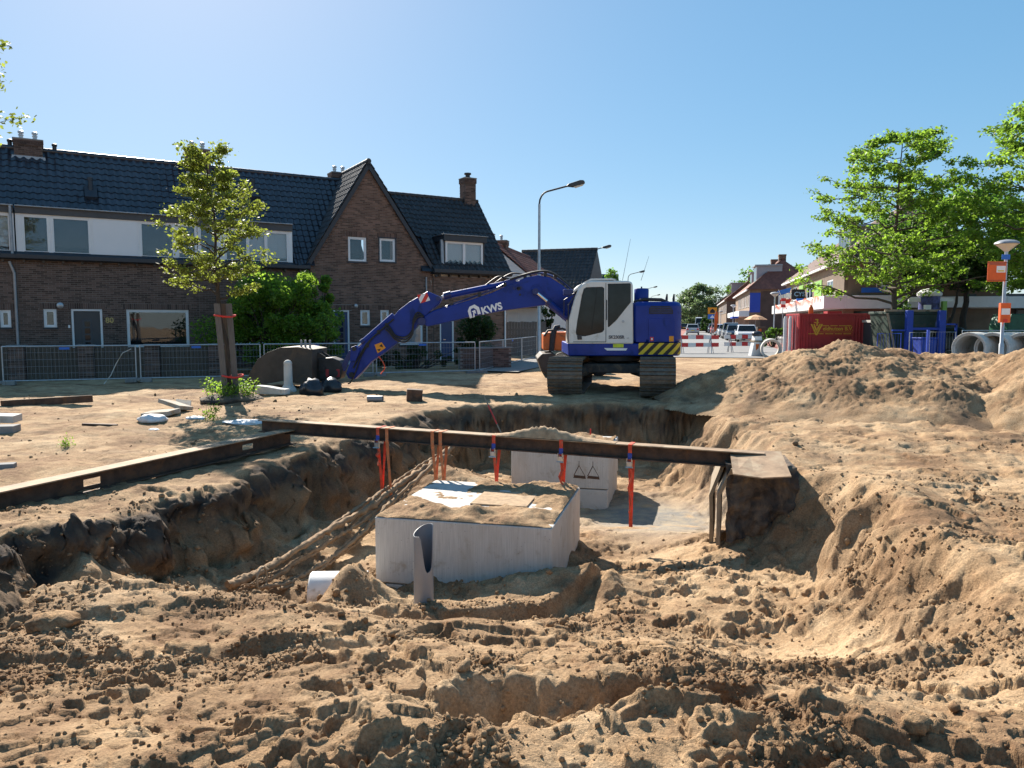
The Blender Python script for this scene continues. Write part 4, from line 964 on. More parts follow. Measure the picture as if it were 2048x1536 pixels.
# door seam, handle, hinge and gutter strips
for poly in ([(1211, 566), (1212.4, 566), (1212.4, 684), (1211, 684)], [(1146, 683), (1212, 683), (1212, 684.4), (1146, 684.4)]): cpanel(poly, 'door_seam', 'dark_metal', .003)
cpanel([(1154, 671), (1163, 670), (1164, 679), (1155, 679.5)], 'door_handle', 'black_plastic', .02)
cabpart(MB().tube([(E(1175, 578, NY)[0], CY0 - .03, E(1175, 578, NY)[1]), (E(1190, 640, NY)[0], CY0 - .03, E(1182, 640, NY)[1])], .008, 6) if False else MB().tube([(E(1213, 600, NY)[0], CY0 - .035, E(1213, 600, NY)[1]), (E(1213, 640, NY)[0], CY0 - .035, E(1213, 640, NY)[1])], .010, 6), 'grab_rail', 'black_plastic')
cabpart(MB().tube([(E(1194, 577, NY)[0], CY0 - .010, E(1194, 577, NY)[1]), (E(1183, 660, NY)[0], CY0 - .010, E(1183, 660, NY)[1])], .006, 4), 'window_bar', 'black_rubber')
# windscreen panels on the sloping front
fr_ = [E(*q, NY) for q in ((1137.5, 640), (1150, 594), (1157, 577))]
t = MB(); t.quad((fr_[0][0] - .012, CY0 + .10, fr_[0][1]), (fr_[0][0] - .012, CY1 - .10, fr_[0][1]), (fr_[1][0] - .012, CY1 - .10, fr_[1][1]), (fr_[1][0] - .012, CY0 + .10, fr_[1][1]))
t.quad((fr_[1][0] - .012, CY0 + .10, fr_[1][1]), (fr_[1][0] - .012, CY1 - .10, fr_[1][1]), (fr_[2][0] - .014, CY1 - .10, fr_[2][1]), (fr_[2][0] - .014, CY0 + .10, fr_[2][1]))
cabpart(t, 'windscreen', 'car_glass')
# roof visor, roof hatch and work lamp
cabpart(MB().prism([E(1146, 582, NY), E(1160, 569, NY), E(1182, 557, NY), E(1225, 556, NY), E(1235, 560, NY), E(1184, 561, NY), E(1166, 570, NY), E(1150, 584, NY)], CY0 + .06, CY1 - .06), 'roof_visor', 'cab_white', 30, .008)
cabpart(MB().bb(E(1128, 580, NY)[0], E(1152, 580, NY)[0], CY0 + .15, CY0 + .42, E(1128, 590, NY)[1], E(1128, 578, NY)[1]), 'work_lamp', 'blue_dark', None, .02)
cabpart(MB().tube([(E(1128, 600, NY)[0], CY0 + .02, E(1128, 632, NY)[1]), (E(1128, 600, NY)[0], CY0 - .02, E(1128, 600, NY)[1]), (E(1150, 590, NY)[0], CY0 + .02, E(1150, 585, NY)[1])], .012, 6), 'mirror_arm', 'black_plastic')
cabpart(MB().tube([(E(1141, 650, NY)[0] - .05, CY0 + .04, E(1141, 685, NY)[1]), (E(1141, 650, NY)[0] - .06, CY0 + .04, E(1141, 610, NY)[1]), (E(1151, 592, NY)[0] - .03, CY0 + .04, E(1151, 592, NY)[1])], .014, 6), 'front_rail', 'black_plastic')
# model lettering, round badge
def etext(s, px, py, size, m, y, rot=0.0, parent=None, name='lettering', space=1.0, bold=0.0):
    p = E(px, py, y if y else NY); mt = Matrix.Translation((p[0] - EXC.location.x, y - EXC.location.y, p[1] - EXC.location.z)) @ Matrix.Rotation(-rot, 4, 'Y') @ FACE_Y
    o = text(s, size, m, EXC, mt, name, .002, space, bold)
    if parent is not None: o.parent = parent
    return o
etext('SK230SR', 1233, 674.5, .115, 'decal_grey', CY0 - .006, 0, CAB, space=.95, bold=.004); etext('LC', 1256, 676.5, .05, 'decal_grey', CY0 - .006, 0, CAB)
bd = cabpart(MB().lathe([(.0, 0), (.034, 0), (.034, .006), (.024, .008)], (E(1246, 643, NY)[0], CY0 - .008, E(1246, 643, NY)[1]), 16, Matrix.Rotation(R(90), 3, 'X'), False), 'badge', 'galv')
# boom
def plate(poly, y0, y1, name, m, bevel=.02, d=ED, parent=None):
    o = ex(MB().prism([E(a, b_, d) for a, b_ in poly], y0, y1), name, m, None, bevel)
    if parent is not None: o.parent = parent
    return o
BY0, BY1 = 20.5, 20.98
boom_poly = [(850, 633), (870, 621), (940, 601), (985, 586), (1020, 570), (1050, 556), (1075, 551.5), (1100, 556), (1125, 572), (1150, 596), (1172, 628), (1175, 646), (1160, 652), (1140, 640), (1118, 618), (1098, 609), (1070, 613), (1010, 621), (940, 634), (880, 648), (856, 653), (848, 646)]
BOOM = plate(boom_poly, BY0, BY1, 'boom', 'blue_paint', .025)
def bpart(mb, name, m, smooth=None, bevel=0.0, parent=None):
    o = mb.build(name, m, EXC, smooth, bevel, world=True); o.parent = BOOM if parent is None else parent; return o
def pin(px, py, y0, y1, r, m='dark_metal', parent=None, name='pin'):
    p = E(px, py); return bpart(MB().lathe([(.005, y0), (r, y0), (r, y1), (.005, y1)], (p[0], 0, p[1]), 14, Matrix(((1, 0, 0), (0, 0, 1), (0, 1, 0))), False), name, m, 40, 0, parent)
def cyl(pa, pb, r, y, m, name, parent=None, seg=12):
    a = E(*pa); b_ = E(*pb); return bpart(MB().tube([(a[0], y, a[1]), (b_[0], y, b_[1])], r, seg), name, m, 40, 0, parent)
YC = (BY0 + BY1) / 2
# boom lift cylinders, one on each side
for y in (BY0 - .12, BY1 + .12):
    cyl((1070, 584), (1098, 607), .045, y, 'chrome', 'lift_rod'); cyl((1097, 606), (1142, 643), .082, y, 'blue_paint', 'lift_cylinder'); cyl((1093, 603), (1099, 608), .09, y, 'blue_dark', 'cylinder_head')
pin(1070, 584, BY0 - .2, BY1 + .2, .085, 'blue_dark')
pin(1040, 590, BY0 - .02, BY1 + .02, .03, 'dark_metal'); pin(1037, 578, BY0 - .03, BY0, .05, 'dark_metal')
# stick cylinder above the boom
cyl((884, 594), (892, 591), .045, YC, 'chrome', 'stick_rod'); cyl((890, 592), (1018, 566), .082, YC, 'blue_paint', 'stick_cylinder'); cyl((888, 593), (902, 589), .105, YC, 'blue_dark', 'cylinder_head')
plate([(1010, 562), (1030, 556), (1035, 572), (1012, 578)], BY0 + .05, BY0 + .1, 'cylinder_lug', 'blue_paint', .01, parent=BOOM); plate([(1010, 562), (1030, 556), (1035, 572), (1012, 578)], BY1 - .1, BY1 - .05, 'cylinder_lug', 'blue_paint', .01, parent=BOOM)
# hydraulic lines along the boom
def hose(pts, y, r, name='hose', m='black_rubber', parent=None):
    path = []; c = [Vector((E(*p)[0], y + (p[2] if len(p) > 2 else 0) if False else y, E(p[0], p[1])[1])) for p in pts]
    for i in range(len(c) - 1):
        p0 = c[max(i - 1, 0)]; p1 = c[i]; p2 = c[i + 1]; p3 = c[min(i + 2, len(c) - 1)]
        for k in range(6):
            t_ = k / 6; path.append(.5 * ((2 * p1) + (p2 - p0) * t_ + (2 * p0 - 5 * p1 + 4 * p2 - p3) * t_ * t_ + (3 * p1 - p0 - 3 * p2 + p3) * t_ ** 3))
    path.append(c[-1]); return bpart(MB().tube(path, r, 6), name, m, 60, 0, parent)
for k in range(3):
    hose([(1150, 588 + 0), (1118, 560 - k), (1085, 548 - k), (1060, 549 - k), (1020, 563), (985, 580), (930, 600), (880, 618), (852, 630)], BY0 + .07 + .1 * k, .022, 'hydraulic_line', 'blue_dark')
hose([(1150, 582), (1105, 548), (1070, 545), (1020, 560)], BY0 - .03, .028)
hose([(1022, 560), (1000, 553), (985, 560), (960, 580)], YC, .022); hose([(1045, 548), (1025, 546), (1005, 555), (990, 566)], YC + .1, .022)
for px, py in ((1110, 553), (1090, 549), (1050, 553), (1010, 570), (960, 590), (905, 611)): bpart(MB().bb(E(px - 3, py)[0], E(px + 3, py)[0], BY0 + .02, BY1 - .05, E(px, py + 4)[1], E(px, py - 4)[1]), 'line_clamp', 'dark_metal', None, .006)
for px in (1028, 1034, 1041): pin(px, 577 - (px - 1028) * .1, BY0 - .03, BY0, .035, 'blue_dark', None, 'bolt')
# stick
stick_poly = [(857, 583), (880, 593), (884, 599), (880, 606), (862, 622), (845, 640), (836, 652), (818, 672), (803, 680), (775, 702), (745, 723), (726, 744), (712, 758), (700, 756), (695, 746), (703, 724), (716, 700), (735, 682), (788, 634), (800, 620), (821, 604), (845, 590)]
SY0, SY1 = 20.54, 20.94
STICK = plate(stick_poly, SY0, SY1, 'stick', 'blue_paint', .02)
pin(846, 643, BY0 - .06, BY1 + .06, .11, 'blue_dark', STICK); pin(878, 597, SY0 - .05, SY1 + .05, .06, 'blue_dark', STICK)
plate([(836, 590.5), (856, 587), (862, 601), (843, 607)], SY0 - .010, SY0 + .004, 'warning_plate', 'chevron', 0, parent=STICK)
plate([(752, 689), (766, 684), (774, 695), (758, 706)], SY0 - .010, SY0 + .004, 'warning_plate', 'sign_yellow', 0, parent=STICK)
plate([(761, 692), (766, 687.5), (769, 694)], SY0 - .014, SY0 - .011, 'warning_symbol', 'decal_black', 0, parent=STICK); plate([(756, 699), (764, 697), (762, 702)], SY0 - .014, SY0 - .011, 'warning_symbol', 'decal_black', 0, parent=STICK)
# bucket cylinder and its linkage
cyl((789, 630), (725, 686), .075, SY0 + .08, 'blue_paint', 'bucket_cylinder', STICK); cyl((727, 684), (712, 698), .04, SY0 + .08, 'chrome', 'bucket_rod', STICK); cyl((731, 681), (725, 686), .09, SY0 + .08, 'blue_dark', 'cylinder_head', STICK)
plate([(706, 694), (716, 690), (724, 700), (716, 720), (704, 722)], SY0 - .08, SY0 - .02, 'tipping_link', 'blue_paint', .01, parent=STICK)
plate([(702, 700), (710, 702), (694, 742), (684, 736)], SY0 - .06, SY0 - .01, 'tipping_link', 'blue_dark', .01, parent=STICK)
pin(713, 697, SY0 - .12, SY1 + .1, .06, 'dark_metal', STICK); pin(707, 748, SY0 - .1, SY1 + .1, .07, 'dark_metal', STICK)
for k, dx in enumerate((0, 5, 10)):
    hose([(850, 633), (838, 625 + dx), (829, 640 + dx), (828, 658 + dx), (815, 673 + dx), (795, 671 + dx * .8), (783, 655 + dx), (775, 648 + dx)], SY0 - .06 - .03 * k, .022, 'hose', 'black_rubber', STICK)
hose([(790, 638), (760, 664), (738, 686), (722, 712), (710, 735)], SY0 - .03, .022, 'hose', 'black_rubber', STICK); hose([(775, 652), (745, 680), (726, 712), (716, 740), (706, 762), (700, 766)], SY0 - .05, .018, 'hose', 'black_rubber', STICK)
for px, py in ((760, 664), (738, 690), (776, 650)): bpart(MB().bb(E(px - 3, py)[0], E(px + 3, py)[0], SY0 - .05, SY0, E(px, py + 4)[1], E(px, py - 4)[1]), 'line_clamp', 'dark_metal', None, .005, STICK)
hose([(760, 712), (768, 722), (772, 735), (764, 747)], SY0 - .02, .016, 'hose', 'strap', STICK)
# quick coupler and bucket
COUP = plate([(641, 716), (668, 714), (684, 720), (690, 736), (686, 756), (668, 760), (643, 757)], 20.45, 21.05, 'quick_coupler', 'dark_metal', .03)
for px in (660, 681): bpart(MB().bb(E(px - 3, 735)[0], E(px + 3, 735)[0], 20.43, 20.45, E(px, 752)[1], E(px, 737)[1]), 'coupler_mark', 'red_paint', None, 0, COUP)
pin(650, 735, 20.40, 21.1, .09, 'dark_metal', COUP); pin(676, 745, 20.40, 21.1, .08, 'dark_metal', COUP)
bprof_o = [(640, 697), (612, 692), (580, 693), (553, 703), (535, 716), (524, 735), (514, 754), (508, 768)]
bprof_i = [(514, 767), (522, 752), (531, 736), (541, 721), (557, 709), (582, 700), (612, 699), (632, 703), (634, 768)]
BK0, BK1 = 19.95, 21.55
t = MB(); po = [E(a, b_) for a, b_ in bprof_o] ; pi_ = [E(a, b_) for a, b_ in bprof_i]
o1 = [E(640, 768)] + po; i1 = pi_[::-1]
BUCK = ex(MB().prism(o1 + [E(514, 767), E(522, 752), E(531, 736), E(541, 721), E(557, 709), E(582, 700), E(612, 699), E(632, 703), E(634, 768)], BK0, BK1), 'bucket_shell', 'bucket', 30, .006)
for y0 in (BK0 - .03, BK1): bpart(MB().prism([E(a, b_) for a, b_ in [(640, 768), (640, 697), (612, 692), (580, 693), (553, 703), (535, 716), (524, 735), (514, 754), (540, 765), (585, 757), (612, 762)]], y0, y0 + .03), 'side_plate', 'bucket', None, .006, BUCK)
bpart(MB().prism([E(500, 771), E(508, 766), E(516, 765), E(520, 768)], BK0 - .04, BK1 + .04), 'cutting_edge', 'dark_metal', None, .004, BUCK)
for px in (613, 621, 630): bpart(MB().tube([(E(px, 700)[0], BK0 + .3, E(px, 697)[1]), (E(px, 700)[0], BK0 + .3, E(px, 679)[1])], .03, 8), 'hook_pin', 'galv_dull', 40, 0, BUCK)
for y0 in (20.5, 20.95): bpart(MB().prism([E(636, 700), E(655, 712), E(660, 745), E(652, 762), E(638, 760)], y0, y0 + .06), 'bucket_ear', 'bucket', None, .008, BUCK)
# company mark on the boom: house with an arrow in it, then letters
ang = math.atan2(E(1003, 612)[1] - E(960, 624)[1], E(1003, 612)[0] - E(960, 624)[0])
etext('KWS', 983.5, 617.5, .27, 'decal_white', BY0 - .004, ang, BOOM, space=1.0, bold=.010)
def logo():
    px0, py0 = E(949, 622); sc = .165; ca, sa = math.cos(ang), math.sin(ang)
    def q(x, y): x *= sc; y *= sc; return (px0 + x * ca - y * sa, px0 * 0 + py0 + x * sa + y * ca)
    for poly in ([(-1, -1), (-1, .25), (-.55, .85), (.35, 1.0), (.95, .35), (.95, -.75), (.45, -.75), (.45, .05), (.05, .50), (-.38, .42), (-.55, .15), (-.55, -1)], [(-.45, -1.05), (-.12, -.95), (-.05, -.35), (.22, -.55), (.22, .12), (-.42, .02), (-.2, -.2)]):
        bpart(MB().prism([q(*p) for p in poly], BY0 - .006, BY0 - .001), 'emblem', 'decal_white')
logo()

# small orange loader standing behind
LD = thing('wheel_loader', 'small orange loader with a raised grey bucket behind the excavator', 'loader', (1.5, 25.2, -.06)); LY = 25.0
def L2(px, py): p = P(px, py, LY); return (p.x, p.z)
MB().prism([L2(1086, 700), L2(1086, 667), L2(1100, 664), L2(1132, 664), L2(1142, 660), L2(1160, 662), L2(1160, 702)], 24.8, 26.2).build('body', 'orange_paint', LD, None, .04, world=True)
MB().prism([L2(1073, 716), L2(1082, 706), L2(1104, 704), L2(1116, 712), L2(1113, 735), L2(1098, 746), L2(1082, 742)], 24.3, 26.5).build('bucket', 'bucket', LD, None, .03, world=True)
MB().tube([P(1103, 702, LY - .2), P(1106, 668, LY - .2), P(1112, 654, LY - .2), P(1120, 652, LY - .2)], [.09, .1, .08, .05], 8).build('lift_arm', 'dark_metal', LD, 50, world=True)
MB().tube([P(1088, 672, LY - .25), P(1096, 661, LY - .25), P(1108, 660, LY - .25), P(1125, 657, LY - .25), P(1136, 662, LY - .2)], .04, 6).build('hose', 'black_rubber', LD, 50, world=True)
for wx in (1.75, 2.9):
    for wy in (24.9, 26.1):
        MB().lathe([(.05, -.14), (.28, -.14), (.36, -.09), (.38, 0), (.36, .09), (.28, .14), (.05, .14)], (wx, wy, .30), 22, Matrix.Rotation(R(90), 3, 'X')).build('wheel', 'tyre', LD, 40, world=True)
# ------------------------------------------------------------------ terrace of brick houses on the left
HX, HY, HA = -14.7, 26.0, math.atan2(.518, .855)
he = Vector((math.cos(HA), math.sin(HA), 0)); hn = Vector((-math.sin(HA), math.cos(HA), 0))
HZ = -.05
def S(px, b=0.0):
    k = (px - 1024) / FPX; ox, oy = HX + hn.x * b, HY + hn.y * b; return (k * oy - ox) / (he.x - k * he.y)
def SZ(px, py, b=0.0):
    s = S(px, b); y = HY + he.y * s + hn.y * b; return s, P(px, py, y).z - HZ
def house(label, s0, cat='house', group='terraced houses'):
    return thing('brick_house', label, cat, (HX + he.x * s0, HY + he.y * s0, HZ), HA, group)
BR, BC, BD = .215, .0655, .008
brick_me = MB(); brick_me.bb(-BR / 2 + .005, BR / 2 - .005, -BD, .01, -.027, .027); brick_me = brick_me.mesh('brick')
def sub_intervals(a, b, holes):
    segs = [(a, b)]
    for h0, h1 in holes:
        ns = []
        for u, v in segs:
            if h1 <= u or h0 >= v: ns.append((u, v)); continue
            if h0 > u: ns.append((u, h0))
            if h1 < v: ns.append((h1, v))
        segs = ns
    return segs
def brick_wall(parent, x0, x1, z0, z1, m, holes=(), clip=None, y=0.0, singles=0, lintels=(), thick=.22, seed=1):
    """bricks laid course by course, joints recessed; clip(z) -> (xa, xb)"""
    rng = random.Random(seed); t = MB(); full = []; allh = list(holes) + list(lintels)
    nz = int((z1 - z0) / BC)
    for j in range(nz):
        zc = z0 + (j + .5) * BC; a, b = x0, x1
        if clip: a, b = clip(zc)
        if b - a < .05: continue
        hs = [(h[0], h[1]) for h in allh if h[2] < zc < h[3]]
        off = (BR / 2 if j % 2 else 0)
        for u, v in sub_intervals(a, b, hs):
            k = math.floor((u - off) / BR); x = k * BR + off
            while x < v:
                xa, xb = max(u, x), min(v, x + BR)
                if xb - xa > .02:
                    if singles and xb - xa > BR - .001: full.append(((xa + xb) / 2, zc))
                    else: t.bb(xa + .005, xb - .005, y - BD - rng.uniform(0, .003), y + .01, zc - .027, zc + .027)
                x += BR
    for h in lintels:                                       # soldier course
        n = max(1, int((h[1] - h[0]) / .066)); w = (h[1] - h[0]) / n
        for i in range(n):
            if any(q[0] < h[0] + (i + .5) * w < q[1] and q[2] < (h[2] + h[3]) / 2 < q[3] for q in holes): continue
            t.bb(h[0] + i * w + .005, h[0] + (i + 1) * w - .005, y - BD - .002, y + .01, h[2] + .005, h[3] - .005)
    if singles:
        full.sort(key=lambda p: (p[0] - (x0 + x1) / 2) ** 2 * .4 + (p[1] - 2.9) ** 2)
        if not brick_me.materials: brick_me.materials.append(M[m])
        for x, z in full[:singles]: place(brick_me, 'brick', parent, Matrix.Translation((x, y, z)))
        for x, z in full[singles:]: t.bb(x - BR / 2 + .005, x + BR / 2 - .005, y - BD - rng.uniform(0, .003), y + .01, z - .027, z + .027)
    o = t.build('brickwork', m, parent); tag(o, kind='stuff')
    # mortar backing: wall body with the openings left out
    w = MB(); zs = sorted(set([z0, z1] + [h[2] for h in holes if z0 < h[2] < z1] + [h[3] for h in holes if z0 < h[3] < z1]))
    for za, zb in zip(zs, zs[1:]):
        zm = (za + zb) / 2; hs = [(h[0], h[1]) for h in holes if h[2] < zm < h[3]]
        if clip:
            a0, b0 = clip(za); a1, b1 = clip(zb)
            segs = sub_intervals(min(a0, a1), max(b0, b1), hs)
            for u, v in segs:
                w.prism([(max(u, a0), za), (min(v, b0), za), (min(v, b1), zb), (max(u, a1), zb)], y, y + thick)
        else:
            for u, v in sub_intervals(x0, x1, hs): w.bb(u, v, y, y + thick, za, zb)
    w.build('wall', 'mortar', parent)
def window(parent, x0, x1, z0, z1, y=0.0, mull=(), fw=.055, back='interior', sill=True, m='frame_white', outer=None, name='window', depth=.09):
    f = MB(); y0, y1 = y - .01 + .03, y + depth
    f.bb(x0, x0 + fw, y0, y1, z0, z1); f.bb(x1 - fw, x1, y0, y1, z0, z1); f.bb(x0 + fw, x1 - fw, y0, y1, z0, z0 + fw); f.bb(x0 + fw, x1 - fw, y0, y1, z1 - fw, z1)
    cuts = [x0 + fw] + [q for q in mull] + [x1 - fw]
    for q in mull: f.bb(q - fw * .45, q + fw * .45, y0, y1, z0 + fw, z1 - fw)
    fo = f.build(name, m, parent, None, .008)
    if outer:
        g = MB(); k = .05
        g.bb(x0 - k, x0, y - .02, y1, z0 - k, z1 + k); g.bb(x1, x1 + k, y - .02, y1, z0 - k, z1 + k); g.bb(x0, x1, y - .02, y1, z1, z1 + k); g.bb(x0, x1, y - .03, y1, z0 - k, z0); g.build('surround', outer, fo)
    for i, (a, b) in enumerate(zip(cuts, cuts[1:])):
        aa = a + (fw * .45 if i else 0); bb_ = b - (fw * .45 if i < len(cuts) - 2 else 0); kf = .035
        s = MB(); s.bb(aa, aa + kf, y0 + .012, y1 - .01, z0 + fw, z1 - fw); s.bb(bb_ - kf, bb_, y0 + .012, y1 - .01, z0 + fw, z1 - fw); s.bb(aa + kf, bb_ - kf, y0 + .012, y1 - .01, z0 + fw, z0 + fw + kf); s.bb(aa + kf, bb_ - kf, y0 + .012, y1 - .01, z1 - fw - kf, z1 - fw); s.build('sash', m, fo)
        MB().bb(aa + kf, bb_ - kf, y0 + .035, y0 + .041, z0 + fw + kf, z1 - fw - kf).build('pane', 'glass', fo)
        bk = back[i] if isinstance(back, (list, tuple)) else back
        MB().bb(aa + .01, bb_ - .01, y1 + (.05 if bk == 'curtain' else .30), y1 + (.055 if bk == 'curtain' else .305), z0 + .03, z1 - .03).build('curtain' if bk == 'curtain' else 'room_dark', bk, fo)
    if sill: MB().bb(x0 - .04, x1 + .04, y - .05, y + .04, z0 - .06, z0).build('sill', 'gutter_dark', fo, None, .005)
    return fo
def door(parent, x0, x1, z0, z1, y=0.0, m='door_grey', glassy=True):
    f = MB(); fw = .07; f.bb(x0, x0 + fw, y + .01, y + .11, z0, z1); f.bb(x1 - fw, x1, y + .01, y + .11, z0, z1); f.bb(x0 + fw, x1 - fw, y + .01, y + .11, z1 - fw, z1); f.build('door_frame', 'frame_white', parent, None, .008)
    d = MB().bb(x0 + fw + .003, x1 - fw - .003, y + .05, y + .09, z0 + .03, z1 - fw - .003).build('door', m, parent, None, .004)
    if glassy:
        cx = (x0 + x1) / 2
        MB().bb(cx - .15, cx + .15, y + .040, y + .05, z0 + .55, z1 - .35).build('door_panel', 'fascia_grey', d, None, .004)
        for i in range(5): MB().bb(cx - .08, cx + .08, y + .034, y + .040, z0 + .65 + i * .24, z0 + .83 + i * .24).build('door_light', 'car_glass', d)
    MB().tube([(x0 + fw + .09, y + .045, z0 + 1.0), (x0 + fw + .09, y - .02, z0 + 1.0), (x0 + fw + .21, y - .02, z0 + 1.0)], .011, 6).build('handle', 'chrome', d)
# one pan tile: S-shaped cross section, thick front edge
def tile_mesh(pu, pv, m, name='roof_tile'):
    n = 9; t = MB(); L = pv * 1.18
    def prof(u): return .038 * (math.sin((u * 1.0) * 2 * math.pi) * .55 + .45 * math.cos(u * 2 * math.pi)) + .02
    for j, (v, lift) in enumerate(((0, .034), (L, .004))):
        for i in range(n): u = i / (n - 1); t.v.append(((u - .5) * pu * 1.06, v, prof(u) + lift))
    for i in range(n): u = i / (n - 1); t.v.append(((u - .5) * pu * 1.06, .004, prof(u) - .002))
    for i in range(n - 1): t.f += [(i, i + 1, n + i + 1, n + i), (2 * n + i, 2 * n + i + 1, i + 1, i)]
    me = t.mesh(name); me.materials.append(M[m]); me.polygons.foreach_set('use_smooth', [True] * len(me.polygons)); me.set_sharp_from_angle(angle=R(50)); return me
PU, PV = .25, .31
TILE = {k: tile_mesh(PU, PV, k) for k in ('tile_blue', 'tile_black', 'tile_red', 'tile_brown')}
def tiles(parent, o, u, v, W, L, kind, skip=None, joined=False, pu=PU, pv=PV, wfun=None):
    """tiles on the slope with corner o (local), unit vectors u along the eave and v up the slope"""
    u = Vector(u); v = Vector(v); o = Vector(o); n = u.cross(v); nu = max(1, round(W / pu)); nv = max(1, round(L / pv)); du = W / nu; dv = L / nv; cnt = 0
    t = MB(); me = TILE[kind]
    for j in range(nv):
        for i in range(nu):
            x = (i + .5) * du; y = j * dv
            if skip and skip(x, y + dv / 2): continue
            q = o + u * x + v * y + n * .01 + Vector((0, 0, 0)); rng = ((i * 7 + j * 13) % 5 - 2) * .0012
            mt = frame3(u, v, n, q + n * rng) @ Matrix.Diagonal((du / pu, dv / pv, 1, 1))
            if joined: t.add([mt @ w.co for w in me.vertices], [tuple(p.vertices) for p in me.polygons])
            else: place(me, 'roof_tile', parent, mt)
            cnt += 1
    if joined:
        ob = t.build('roof_tiles', kind, parent, 50); tag(ob, kind='stuff')
    return cnt
def chimney(parent, x, y, z0, z1, w=.62, d=.5, pots=2, m='brick_dark', pot='galv'):
    c = thing('chimney', '', '', (0, 0, 0)) if False else None
    t = MB(); n = int((z1 - z0) / .07); rng = random.Random(int(x * 10))
    base = MB().bb(x - w / 2, x + w / 2, y - d / 2, y + d / 2, z0, z1 - .04).build('chimney', 'mortar', parent)
    for j in range(n):
        zc = z0 + (j + .5) * .07; k = .03 if j >= n - 3 else 0
        off = .10 if j % 2 else 0
        for face in range(4):
            span = (w if face % 2 == 0 else d) + 2 * k; xx = -span / 2 - off
            while xx < span / 2:
                a, b_ = max(xx, -span / 2), min(xx + .21, span / 2)
                if b_ - a > .03:
                    if face == 0: t.bb(x + a + .004, x + b_ - .004, y - d / 2 - .012 - k, y - d / 2 + .01, zc - .03, zc + .03)
                    elif face == 2: t.bb(x + a + .004, x + b_ - .004, y + d / 2 - .01, y + d / 2 + .012 + k, zc - .03, zc + .03)
                    elif face == 1: t.bb(x + w / 2 - .01, x + w / 2 + .012 + k, y + a + .004, y + b_ - .004, zc - .03, zc + .03)
                    else: t.bb(x - w / 2 - .012 - k, x - w / 2 + .01, y + a + .004, y + b_ - .004, zc - .03, zc + .03)
                xx += .21
    tag(t.build('chimney_bricks', m, base), kind='stuff')
    MB().bb(x - w / 2 - .05, x + w / 2 + .05, y - d / 2 - .05, y + d / 2 + .05, z1 - .04, z1 + .01).build('cap', 'concrete_dark', base, None, .01)
    MB().prism([(x - w / 2 - .08, z0 + .18), (x + w / 2 + .08, z0 + .18), (x + w / 2 + .14, z0 - .25), (x - w / 2 - .14, z0 - .25)], y - d / 2 - .03, y - d / 2 - .014).build('lead_flashing', 'zinc', base)
    for i in range(pots):
        px_ = x + (i - (pots - 1) / 2) * w * .5
        MB().lathe([(.07, z1), (.07, z1 + .14), (.09, z1 + .15), (.09, z1 + .18), (.06, z1 + .19), (.06, z1 + .22), (.095, z1 + .23), (.095, z1 + .30), (.05, z1 + .33)], (px_, y, 0), 14).build('flue', pot, base, 40)
    return base
RIDGE_Z, RIDGE_B = 7.98, 3.0
EAVE_Z = 3.95
sl = math.hypot(RIDGE_B + .15, RIDGE_Z - EAVE_Z); SV = Vector((0, (RIDGE_B + .15) / sl, (RIDGE_Z - EAVE_Z) / sl))
def ridge_caps(parent, a, b, m, r=.10, L=.36, up=.03):
    a = Vector(a); b = Vector(b); n = max(1, round((b - a).length / L)); d = (b - a) / n
    for i in range(n): MB().tube([a + d * i + Vector((0, 0, up)), a + d * (i + 1.06) + Vector((0, 0, up))], [r, r * .92], 10).build('ridge_tile', m, parent, 50)
DOR_Z0 = SZ(200, 516)[1]; DOR_Z1 = SZ(200, 437)[1]; DOR_T = SZ(200, 423)[1]
def row_house(label, pxa, pxb, group='terraced houses', dormer_to=None, singles=0, num=False, open_left=None):
    s0, s1 = S(pxa), S(pxb); w = s1 - s0; h = house(label, s0)
    L = lambda px, py, b=0.0: ((S(px, b) - s0), SZ(px, py, b)[1])
    return h, s0, w, L
def slope_roof(h, w, kind, z_from, skip=None, gutter=True, y_eave=-.15, bw=None):
    # roof body under the tiles, both slopes
    b = MB(); b.prism([(-.15, EAVE_Z - .05), (RIDGE_B, RIDGE_Z - .05), (2 * RIDGE_B + .15, EAVE_Z - .05)], .0, w if bw is None else bw, 'yz'); b.build('roof', 'gutter_dark', h)
    ridge_caps(h, (0, RIDGE_B, RIDGE_Z), (w, RIDGE_B, RIDGE_Z), kind)
    v0 = (z_from - EAVE_Z) / SV.z
    tiles(h, (0, -.15 + SV.y * v0, EAVE_Z + SV.z * v0), (1, 0, 0), SV, w, sl - v0 - .05, kind, skip)
def dormer_band(h, x0, x1, z0, z1, zt, wins, panels, yb=1.3, ends=(False, False)):
    b = MB(); b.bb(x0, x1, .16, yb, z0 + .05, zt - .02); b.build('dormer_body', 'fascia_grey', h)
    # white field between the windows
    hs = [(a, c, z0 + .07, z1) for a, c, _, _ in wins]
    wv = MB()
    for u, v in sub_intervals(x0, x1, [(q[0], q[1]) for q in hs]): wv.bb(u, v, .0, .15, z0 + .06, z1 + .02)
    for q in hs: wv.bb(q[0], q[1], .0, .15, q[3], z1 + .02); wv.bb(q[0], q[1], -.03, .15, z0 + .02, z0 + .07)
    d = wv.build('dormer_front', 'frame_white', h, None, .006)
    for a, c, mull, back in wins: window(h, a, c, z0 + .07, z1, -.02, mull, .05, back, False)
    for a, c in panels: MB().bb(a, c, -.012, -.001, z0 + .12, z1 - .02).build('panel', 'panel_white', h, None, .004)
    MB().bb(x0, x1, -.06, .10, z1 + .021, zt).build('fascia', 'fascia_grey', h, None, .006)
    MB().bb(x0, x1, -.16, yb, zt + .001, zt + .045).build('dormer_roof', 'zinc', h, None, .012)
